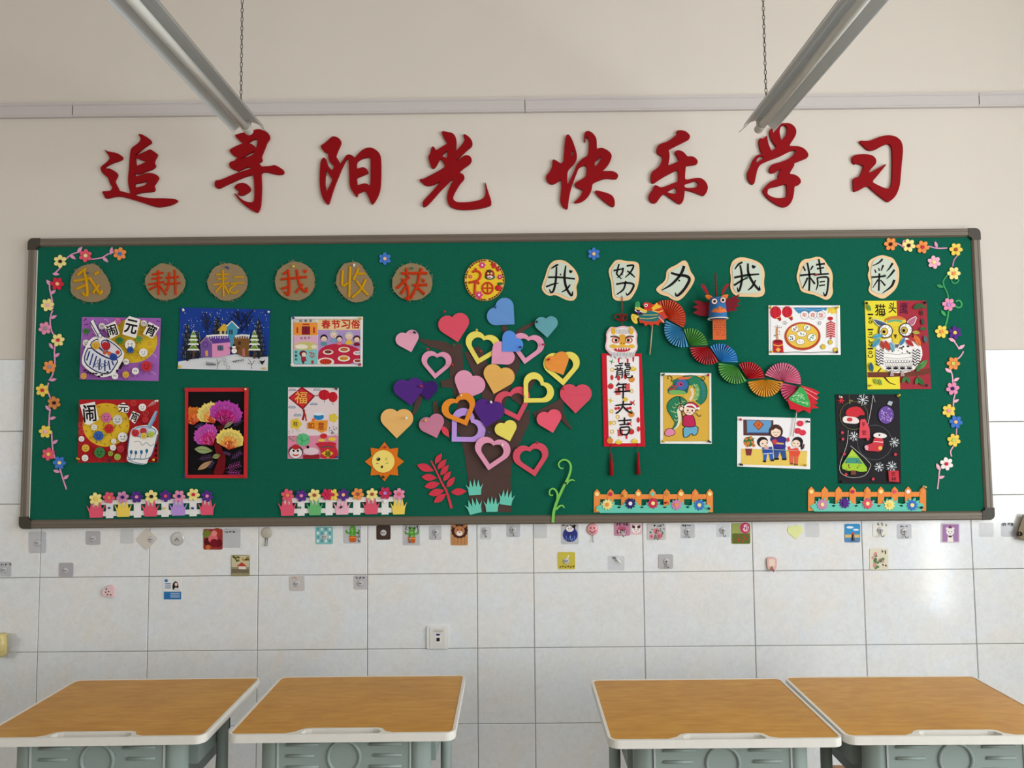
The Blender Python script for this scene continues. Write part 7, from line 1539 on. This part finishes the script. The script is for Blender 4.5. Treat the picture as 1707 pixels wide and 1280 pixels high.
# ------------------------------------------------------------------ adhesive hooks and stickers on the tiles
CLEAR = M((196, 197, 204), .2, .5, alpha=.42); CLEARW = M((206, 206, 212), .3, .4, alpha=.28); CHROME = M((150, 146, 140), .25, .5, metal=.85); KNOB = M((220, 220, 222), .15, .6, alpha=.75)
ident = lambda p: list(p)
HD = .0098
def hook(x0_, y0_, x1_, y1_, mat, label, kind, draw=None, kx=None, ky=None, rot=0.0, cat='adhesive hook', r=2.6):
    o = thing('adhesive_hook' if cat == 'adhesive hook' else 'wall_sticker', label, cat, P((x0_+x1_)/2, y1_, .008), 'adhesive hooks and stickers below the board')
    pts = rr_px(x0_, y0_, x1_, y1_, r, 4); cx_, cy_ = (x0_+x1_)/2, (y0_+y1_)/2
    if rot: c, s_ = math.cos(rot), math.sin(rot); pts = [(cx_+(x-cx_)*c-(y-cy_)*s_, cy_+(x-cx_)*s_+(y-cy_)*c) for x, y in pts]
    if isinstance(mat, tuple): card('pad', o, pts, M(mat, .4, .4), HD, .0014)
    else: g = G(); g.prism(W(pts, HD-.0006), .0002, mat, flat=True); g.build('pad', o)      # thin clear film
    a = Art.__new__(Art); a.t, a.s, a.d, a.o, a.g = ident, 1.0, HD+.0001, o, None
    if draw: draw(a); a.end()
    kx = cx_ if kx is None else kx; ky = cy_ if ky is None else ky
    if kind in ('knob', 'hook'):
        g = G(); c = P(kx, ky, HD); g.lathe([(5.2*PXM(), 0), (5.0*PXM(), .002), (3.6*PXM(), .0032), (.0003, .0036)], KNOB, Matrix.Translation(c) @ Matrix.Rotation(PI/2, 4, 'X'), 16); g.build('suction_disc', o, True)
        g = G(); g.tube([c+Vector((-.008, -.004, .002)), c+Vector((0, -.0062, 0)), c+Vector((.008, -.004, .002))], .0014, CHROME, 6); g.build('metal_clip', o, True)
    if kind == 'hook' or kind == 'bare':
        c = P(kx, ky, HD); g = G()
        g.tube([c+Vector(v) for v in ((0, -.004, .006), (0, -.005, -.006), (0, -.0065, -.018), (.002, -.013, -.0245), (.004, -.020, -.022), (.005, -.0225, -.015))], .0017, CHROME, 6); g.build('hook_wire', o, True)
    return o
def scribble(a, x, y, w, n=3, h=4.0):
    a.part('handwriting')
    for i in range(n):
        cx_ = x+w*(i+.5)/n
        for q in range(4): a.l(K, [(cx_+random.uniform(-.4, .4)*w/n, y+random.uniform(-.5, .5)*h), (cx_+random.uniform(-.4, .4)*w/n, y+random.uniform(-.5, .5)*h)], .75, 0)
def face(col, ear):
    pass
hook(47.5, 886, 77, 922, CLEAR, 'large clear square hook pad below the left corner of the board', 'knob', None, 63, 905)
hook(143, 885, 167, 908, (186, 182, 186), 'grey square hook pad under the left white fence', 'knob', None, 155, 898)
hook(98, 938, 122, 961, (178, 175, 180), 'grey square hook pad lower left, above the pink heart hook', 'knob', None, 109, 951)
hook(-6, 936, 19, 961, CLEAR, 'clear hook pad with handwriting cut by the left frame edge', 'knob', lambda a: scribble(a, 1, 941, 19), 7, 950)
hook(200, 882, 223, 906, CLEARW, 'empty clear square sticker patch left of the beige diamond', 'none', cat='sticker')
hook(231, 885, 257, 912, (214, 206, 194), 'beige square pad turned on its corner like a diamond', 'knob', None, 252, 899, PI/4)
o = thing('adhesive_hook', 'round silver hook disc left of the fruit sticker', 'adhesive hook', P(295.8, 910, .008), 'adhesive hooks and stickers below the board')
g = G(); c = P(295.8, 898, .0085); g.lathe([(11*PXM(), 0), (11*PXM(), .002), (9*PXM(), .0035), (5*PXM(), .003), (.0003, .0045)], M((206, 206, 204), .25, .5, metal=.2), Matrix.Translation(c) @ Matrix.Rotation(PI/2, 4, 'X'), 24); g.build('disc', o, True)
g = G(); g.tube([c+Vector(v) for v in ((-.008, -.005, -.008), (0, -.007, .004), (.008, -.005, -.008))], .0013, CHROME, 6); g.build('metal_clip', o, True)
def fruit(a):
    for x, y, r, col in ((345, 890, 7, (120, 130, 50)), (362, 887, 7, (170, 60, 40)), (347, 903, 7, (90, 20, 30)), (364, 905, 7, (110, 20, 34)), (347, 912, 4, (206, 110, 50)), (355, 898, 8, (226, 110, 120)), (357, 889, 5, (236, 140, 140)), (357, 905, 7, (120, 24, 36))): a.part('printed_fruit').c(col, x, y, r, n=14)
hook(339, 881.6, 371, 916, (150, 40, 40), 'red fruit printed sticker under the left fence', 'none', fruit, cat='sticker')
hook(372, 881, 401, 913, CLEAR, 'clear pad with black handwriting beside the fruit sticker', 'none', lambda a: scribble(a, 374, 887, 19), cat='sticker')
def autumn(a):
    a.part('printed_sky').f((206, 196, 160), rr_px(386, 926, 415, 945, 1)); a.part('printed_leaves')
    for q in range(16): a.c(random.choice(((90, 100, 40), (200, 140, 50), (60, 70, 36))), random.uniform(387, 414), random.uniform(926, 935), 1.9, n=8)
    a.part('printed_house').f((190, 60, 50), [(394, 944), (403, 937), (412, 944)]).f((236, 226, 210), [(398, 944), (410, 944), (410, 949), (398, 949)]); a.part('printed_ground').f((120, 110, 90), [(386, 948), (415, 949), (415, 955), (386, 955)])
    for q in range(12): a.l((190, 176, 130), [(387+q*2.4, 955), (387+q*2.4, 959)], .9, 0)
hook(385, 925, 416, 960, (150, 144, 110), 'autumn house picture sticker left of centre, lower row', 'none', autumn, cat='sticker')
def advert(a):
    a.part('printed_panel').f((46, 118, 180), [(273, 986), (302, 986), (302, 999), (273, 999)]); a.part('printed_figure').f((34, 28, 30), [(288, 985), (287, 974), (292, 968), (297, 971), (298, 985)], 1).c((236, 206, 186), 293.5, 974, 2.4, 3).f((226, 220, 216), [(288, 985), (292, 979), (298, 980), (301, 985)])
    a.part('printed_mark').f((46, 118, 180), [(274.5, 965.5), (279.5, 965.5), (279.5, 970), (274.5, 970)])
    a.part('printed_lines')
    for q in range(3): a.l((60, 110, 160), [(275, 973+q*3.4), (285, 973+q*3.4)], 1.3, 0)
    for q in range(3): a.l((220, 230, 240), [(284, 989+q*3), (300, 989+q*3)], .9, 0)
hook(272, 963.6, 303, 1000, (236, 236, 234), 'white and blue advert sticker with a long haired figure', 'none', advert, cat='sticker')
# heart hook with dots
o = thing('adhesive_hook', 'pink heart shaped hook with dark dots on the left tiles', 'adhesive hook', P(180, 996, .008), 'adhesive hooks and stickers below the board')
hp = heart_pts((189, 996), (177.5, 981)); g = G(); g.prism(W(hp, .020), .0115, M((240, 206, 208), .4, .4)); g.build('heart', o)
for x, y in ((177, 982), (176, 987), (181, 986), (179, 991), (184.5, 991.5)): card('dot', o, circ(x, y, 1.2, n=10), M((60, 30, 36)), .0206, .0008)
def ring_hook(px, py, r, col, label, kind):
    o = thing('adhesive_hook', label, 'adhesive hook', P(px, py+20, .008), 'adhesive hooks and stickers below the board'); c = P(px, py, .0085)
    g = G(); g.lathe([(r*PXM(), 0), (r*PXM(), .004), (r*.85*PXM(), .006), (.0003, .0066)], M(col, .3, .5), Matrix.Translation(c) @ Matrix.Rotation(PI/2, 4, 'X'), 24); g.build('disc', o, True)
    g = G()
    for dx in ((-.004, .004) if kind == 2 else (0,)):
        g.tube([c+Vector((dx, v[0], v[1])) for v in ((-.004, -.02), (-.006, -.042), (-.012, -.052), (-.02, -.05))], .0016, CHROME, 6)
    g.build('hook_wire', o, True); return o
ring_hook(445, 888, 9, (190, 184, 170), 'round pewter hook with two prongs left of the teal pad', 2)
o = ring_hook(987.7, 882, 9.5, (236, 160, 166), 'round pink smiley face hook below the board', 1)
a = Art.__new__(Art); a.t, a.s, a.d, a.o, a.g = ident, 1.0, .0154, o, None
a.part('smile').c(K, 984.8, 880, 1.1, 1.5, n=8).c(K, 990.6, 880, 1.1, 1.5, n=8).l(K, [(982.5, 884), (987.7, 888), (993, 884)], .9); a.end()
def teal_pat(a):
    for i in range(4):
        for j in range(4): a.part('printed_motif').f((226, 240, 238) if (i+j) % 2 else (90, 160, 168), rr_px(528+i*6.6, 880+j*6.6, 532+i*6.6, 884+j*6.6, .5))
hook(526, 878, 555, 907, (132, 196, 198), 'teal patterned square hook pad below the board', 'knob', teal_pat, 541, 895)
def cactus(cx_, top, text):
    def d(a):
        a.part('printed_cactus').f((84, 160, 56), rr_px(cx_-5, top+2, cx_+5, top+22, 4.5)).l((84, 160, 56), [(cx_-5, top+14), (cx_-10, top+13), (cx_-10.5, top+9)], 2.8).l((84, 160, 56), [(cx_+5, top+14), (cx_+10, top+13), (cx_+10.5, top+8)], 2.8)
        for q in range(8): a.l((226, 236, 180), [(cx_+random.uniform(-3, 3), top+6+q*1.8), (cx_+random.uniform(-3, 3), top+6+q*1.8)], .5, 0)
        a.part('printed_pot').f((206, 96, 40), [(cx_-6.5, top+19), (cx_+6.5, top+19), (cx_+5, top+29), (cx_-5, top+29)]).l((240, 170, 60), [(cx_-6, top+21.5), (cx_+6, top+21.5)], 1.4, 0)
        text(a)
    return d
hook(572, 875, 602, 906, CLEAR, 'clear sticker with green cactus in orange pot and side writing', 'none', cactus(588, 874.5, lambda a: [scribble(a, 595, 888+q*6.5, 6, 1, 5) for q in range(3)]), cat='sticker')
hook(671, 875, 700, 909, CLEAR, 'clear hook pad with cactus print and writing across its top', 'bare', cactus(686.5, 876, lambda a: scribble(a, 674, 880, 26, 4, 8)), 684, 894)
hook(627.5, 875.6, 651, 899.6, (66, 46, 38), 'dark brown square hook pad left of the printed cactus hook', 'knob', None, 639, 888)
hook(715, 876, 736, 900, CLEAR, 'small clear hook with wire between cactus hook and lion sticker', 'hook', None, 726, 887)
def lion(a):
    a.part('printed_wood').f((196, 140, 90), rr_px(752.5, 893, 779, 908.5, 2))
    for q in range(4): a.l((150, 100, 60), [(757+q*6, 895), (756.5+q*6, 907)], .6, 0)
    a.part('printed_mane')
    for q in range(14): a.c((70, 36, 34), 766+11*math.cos(q*.449), 884+10.5*math.sin(q*.449), 3.2, n=10)
    a.c((70, 36, 34), 766, 884, 11.5); a.part('printed_face').c((196, 130, 84), 766, 885, 8.6, 8.8).c((240, 232, 224), 766, 889, 5, 4.2).c(K, 762.5, 883, 1, n=8).c(K, 769.5, 883, 1, n=8).c(K, 766, 887, 1.5, 1, n=8).c((196, 130, 84), 757.5, 877, 2.6).c((196, 130, 84), 774.5, 877, 2.6)
hook(751.5, 873, 780, 909, (200, 146, 96), 'lion face sticker with dark mane and wood print', 'none', lion, cat='sticker')
hook(800, 878, 819, 899, CLEARW, 'small clear hook with wire right of the lion sticker', 'hook', None, 809, 885)
hook(844, 873, 867, 895, CLEAR, 'small grey clear hook with wire left of the tile joint', 'hook', None, 855, 883)
hook(482.5, 960, 507.6, 985, (206, 200, 196), 'pale square hook pad in the lower row, left of two', 'knob', lambda a: a.part('peeling_mark').l((190, 120, 100), [(486, 964), (492, 962.5), (494, 966)], 1), 494, 973)
hook(589, 959, 612.7, 982.6, CLEAR, 'clear square hook pad with faint writing in lower row', 'knob', lambda a: scribble(a, 592, 963, 17), 601, 972)
hook(890, 873, 912, 897, CLEARW, 'empty clear square patch below the green curly vine', 'none', cat='sticker')
def navycat(a):
    a.part('printed_moon').c((50, 60, 130), 950.7, 891, 12.2, n=24); a.part('printed_cat').c((240, 232, 226), 950, 881, 6.5, 5.5).f(K, [(952, 878), (958, 874), (959, 882)]).c(K, 948, 881, .9, n=8).c(K, 952, 881, .9, n=8).c((240, 160, 160), 950, 884, 1); a.part('printed_city')
    for q in range(5): a.f((90, 110, 190), [(943+q*3.4, 901), (943+q*3.4, 893+(q % 2)*3), (945+q*3.4, 893+(q % 2)*3), (945+q*3.4, 901)])
    scribble(a, 936, 876, 26, 4)
hook(935, 873, 964.5, 907, CLEAR, 'clear hook pad with white cat on navy moon print', 'bare', navycat, 950, 892)
def cake(a):
    a.part('printed_cupcake').f((236, 206, 216), [(1030, 884), (1044, 884), (1041, 892), (1033, 892)]).c((190, 90, 120), 1037, 881, 7, 4); scribble(a, 1026, 874, 22, 4, 6); scribble(a, 1027, 886, 18, 4, 8)
hook(1024, 871, 1050, 893, (196, 130, 160), 'pink purple cupcake hook pad with black scribble', 'bare', cake, 1037, 884)
def catface(a): a.part('printed_cat').c((244, 236, 232), 1060.5, 882, 7.6, 7).f((70, 40, 40), [(1054, 880), (1054, 875), (1059, 877), (1058, 881)]).f((70, 40, 40), [(1067, 880), (1067.5, 875), (1062, 877), (1063, 881)]).c(K, 1058, 883, .9, n=8).c(K, 1063.5, 883, .9, n=8).c((230, 130, 140), 1060.5, 886, 1.2)
hook(1051, 873, 1070, 891, (232, 190, 196), 'small pink hook pad with brown and white cat face', 'none', catface)
def floral(a):
    for x, y, r in ((1094, 885, 5), (1099, 893, 5.5), (1086, 894, 3.5)):
        a.part('printed_rose')
        for q in range(5): a.c((222, 130, 146), x+r*.5*math.cos(q*1.26), y+r*.5*math.sin(q*1.26), r*.55)
        a.c((196, 80, 104), x, y, r*.35)
    a.part('printed_leaves')
    for q in range(18): a.c((80, 100, 76), random.uniform(1082, 1108), random.uniform(874, 898), 1.8, .8, q, 8)
    scribble(a, 1088, 876, 16, 3)
hook(1079, 872, 1110, 900, (200, 198, 198), 'grey hook pad printed with pink roses', 'bare', floral, 1094, 889)
hook(1134.6, 873, 1158.5, 897, CLEAR, 'small clear hook with black lettering, middle of right half', 'hook', lambda a: scribble(a, 1137, 876, 15, 4), 1146, 886)
hook(1194, 873, 1217, 895, CLEARW, 'small clear hook with wire left of the poppy sticker', 'hook', None, 1205, 884)
def poppy(a):
    a.part('printed_grass').f((96, 110, 50), rr_px(1220.5, 889, 1250, 906, 2)); a.part('printed_poppies')
    for q in range(12): a.c((190, 60, 60), random.uniform(1222, 1248), random.uniform(890, 904), 1.4, n=8)
    a.part('pink_badge').c((200, 50, 110), 1242, 880, 8.5, 9).c((240, 190, 200), 1243, 880, 5.5, 6); scribble(a, 1237, 880, 11, 3, 9)
hook(1219.5, 872, 1251, 906.6, (150, 160, 80), 'poppy field picture sticker with pink badge below the board', 'none', poppy, cat='sticker')
def chicks(a):
    a.part('printed_chicks')
    for q in range(6): a.c((120, 100, 40), 934+q*4.4, 945-(q % 2), 1.7, n=8)
    a.l((250, 244, 220), [(948, 925), (946, 932)], 1.2)
hook(930, 920, 958.7, 948.7, (206, 190, 70), 'yellow square hook pad below the navy cat hook', 'knob', chicks, 943.5, 935)
o = hook(1013, 926, 1041, 950.7, CLEARW, 'clear patch with small white hook and black letters', 'none', lambda a: scribble(a, 1020, 930, 8, 2))
g = G(); c = P(1026, 931, HD); g.tube([c, c+Vector((.008, -.006, -.004)), c+Vector((.022, -.014, -.018))], [.004, .0045, .0025], SW, 8); g.build('white_hook', o, True)
hook(1097.5, 923.7, 1122, 948, (186, 184, 184), 'grey square hook pad with dark wire in the second row', 'hook', None, 1111, 936)
g = G(); g.prism(W(heart_pts((1327, 899), (1325, 878)), .0102), .002, M((226, 232, 160), .5)); ob = g.build('wall_sticker'); tag(ob, 'pale lime heart shaped sticker under the right fence', 'sticker', 'adhesive hooks and stickers below the board')
hook(1341.7, 872, 1366, 895, CLEARW, 'empty clear patch right of the lime heart sticker', 'none', cat='sticker')
def beach(a):
    a.part('printed_sky').f((60, 150, 206), rr_px(1408.5, 873.5, 1433.5, 890, 1)); a.part('printed_cloud').c((236, 240, 244), 1417, 879, 6, 2).c((236, 240, 244), 1427, 883, 5, 1.6); a.part('printed_sand').f((226, 190, 110), [(1409, 891), (1433, 891), (1433, 896), (1409, 896)]); a.part('printed_figure').f((60, 60, 80), [(1420, 890), (1424, 890), (1425, 901), (1419, 901)]).c((210, 90, 70), 1422, 889, 2.4)
hook(1408, 873, 1434, 904, (70, 130, 180), 'blue seaside picture hook pad below the board', 'bare', beach, 1422, 892)
hook(1455, 872, 1479.4, 894.6, (226, 224, 214), 'cream hook pad with black writing right of the seaside hook', 'hook', lambda a: scribble(a, 1461, 874, 18, 3, 6), 1467, 884)
hook(1495, 873, 1519.6, 898, CLEAR, 'clear hook with wire and faint letters left of the bear sticker', 'hook', lambda a: scribble(a, 1500, 877, 13, 3, 3), 1507, 886)
def bear(a):
    a.part('purple_panel').f((168, 128, 176), rr_px(1571, 874, 1598, 903, 1)); a.part('printed_bear').c((244, 238, 234), 1584, 886.5, 6.6, 6).c((244, 238, 234), 1579, 881, 2.2).c((244, 238, 234), 1589, 881, 2.2).f((244, 238, 234), [(1580, 893), (1588.5, 893), (1589.5, 903), (1579.5, 903)]).c(K, 1581.5, 886, .9, n=8).c(K, 1586.5, 886, .9, n=8).l(K, [(1582.5, 889), (1584, 890), (1585.5, 889)], .6).f((90, 50, 60), [(1580, 894.5), (1584, 892.5), (1588, 894.5), (1584, 896)]).f((120, 50, 70), [(1581, 880), (1584, 875), (1587, 880)])
hook(1568.8, 871.8, 1600, 905, (214, 200, 206), 'purple sticker with a white bear below the right corner', 'none', bear, cat='sticker')
# small pink house shaped hook
o = thing('adhesive_hook', 'small pink moulded hook in the second row right of centre', 'adhesive hook', P(1286, 953, .008), 'adhesive hooks and stickers below the board')
ob = card('body', o, chaikin([(1278.5, 931), (1282, 928.6), (1292, 928.8), (1295, 932), (1295, 946), (1291, 951), (1283, 951), (1279, 946)], True, 1), M((224, 180, 172), .4, .4), .0165, .008); card('panel', o, rr_px(1281.5, 932, 1292, 944, 2), M((238, 214, 196), .45), .0172, .001)
g = G(); c = P(1287, 946, .0165); g.tube([c+Vector((0, 0, .004)), c+Vector((0, -.008, -.008)), c+Vector((0, -.017, -.012)), c+Vector((0, -.021, -.003))], .0035, M((190, 140, 132), .4), 8); g.build('hook_peg', o, True)
def flowers2(a):
    for x, y in ((1456, 926), (1462, 935), (1460, 944), (1469, 932)):
        a.part('printed_blossom')
        for q in range(6): a.c(random.choice(((110, 140, 90), (216, 150, 160), (90, 120, 80))), x+random.uniform(-4, 4), y+random.uniform(-4, 4), 2.6, n=8)
    scribble(a, 1468, 920, 10, 2, 8); scribble(a, 1470, 942, 9, 2, 5)
hook(1449.7, 914, 1480.7, 949.6, (222, 214, 188), 'cream sticker with green and pink flowers in second row', 'none', flowers2, cat='sticker')
hook(1632, 871.5, 1656.6, 894.6, CLEARW, 'empty clear square patch below the right corner of the board', 'none', cat='sticker')
hook(1669, 871.5, 1692.4, 894.6, CLEAR, 'clear patch with bold black letters at far right', 'none', lambda a: scribble(a, 1669, 874, 21, 4, 6), cat='sticker')
o = thing('hanging_plate', 'dark bronze tilted plate with a ring cut by the right frame edge', 'plate', P(1712, 900, .03))
card('plate', o, [(1707, 858), (1695, 892), (1702, 900), (1722, 903), (1734, 868), (1728, 859)], M((92, 78, 52), .35, .5, metal=.4), .03, .006)
g = G(); g.tube([P(1700.4+3.2*math.cos(q*.524), 890+3.2*math.sin(q*.524), .0335) for q in range(12)], .0022, M((40, 32, 26), .4, metal=.5), 6, closed=True); g.build('ring', o, True)
# rolled packet in clear film at the left edge
o = thing('wrapped_packet', 'yellow rolled packet in crinkled clear film at the left edge', 'packet', P(2, 1100, .02))
c0 = P(2, 1056, .03); c1 = P(2, 1094, .03)
g = G(); g.tube([c0, c0+(c1-c0)*.06, c0+(c1-c0)*.9, c1], [.016, .022, .022, .015], M((214, 196, 130), .35, .5, var=.3, vscale=60), 16); g.build('roll', o, True)
film = M((214, 214, 214), .12, .6, alpha=.35)
for pts, nm in (([(11, 1057), (18, 1055), (26, 1057), (30, 1063), (34, 1066), (31, 1072), (32, 1077), (26, 1079), (12, 1080)], 'film_wing'), ([(11, 1081), (27, 1082), (28, 1090), (25, 1097), (10, 1097)], 'film_wing')):
    ob = card(nm, o, pts, film, .022, .0006)
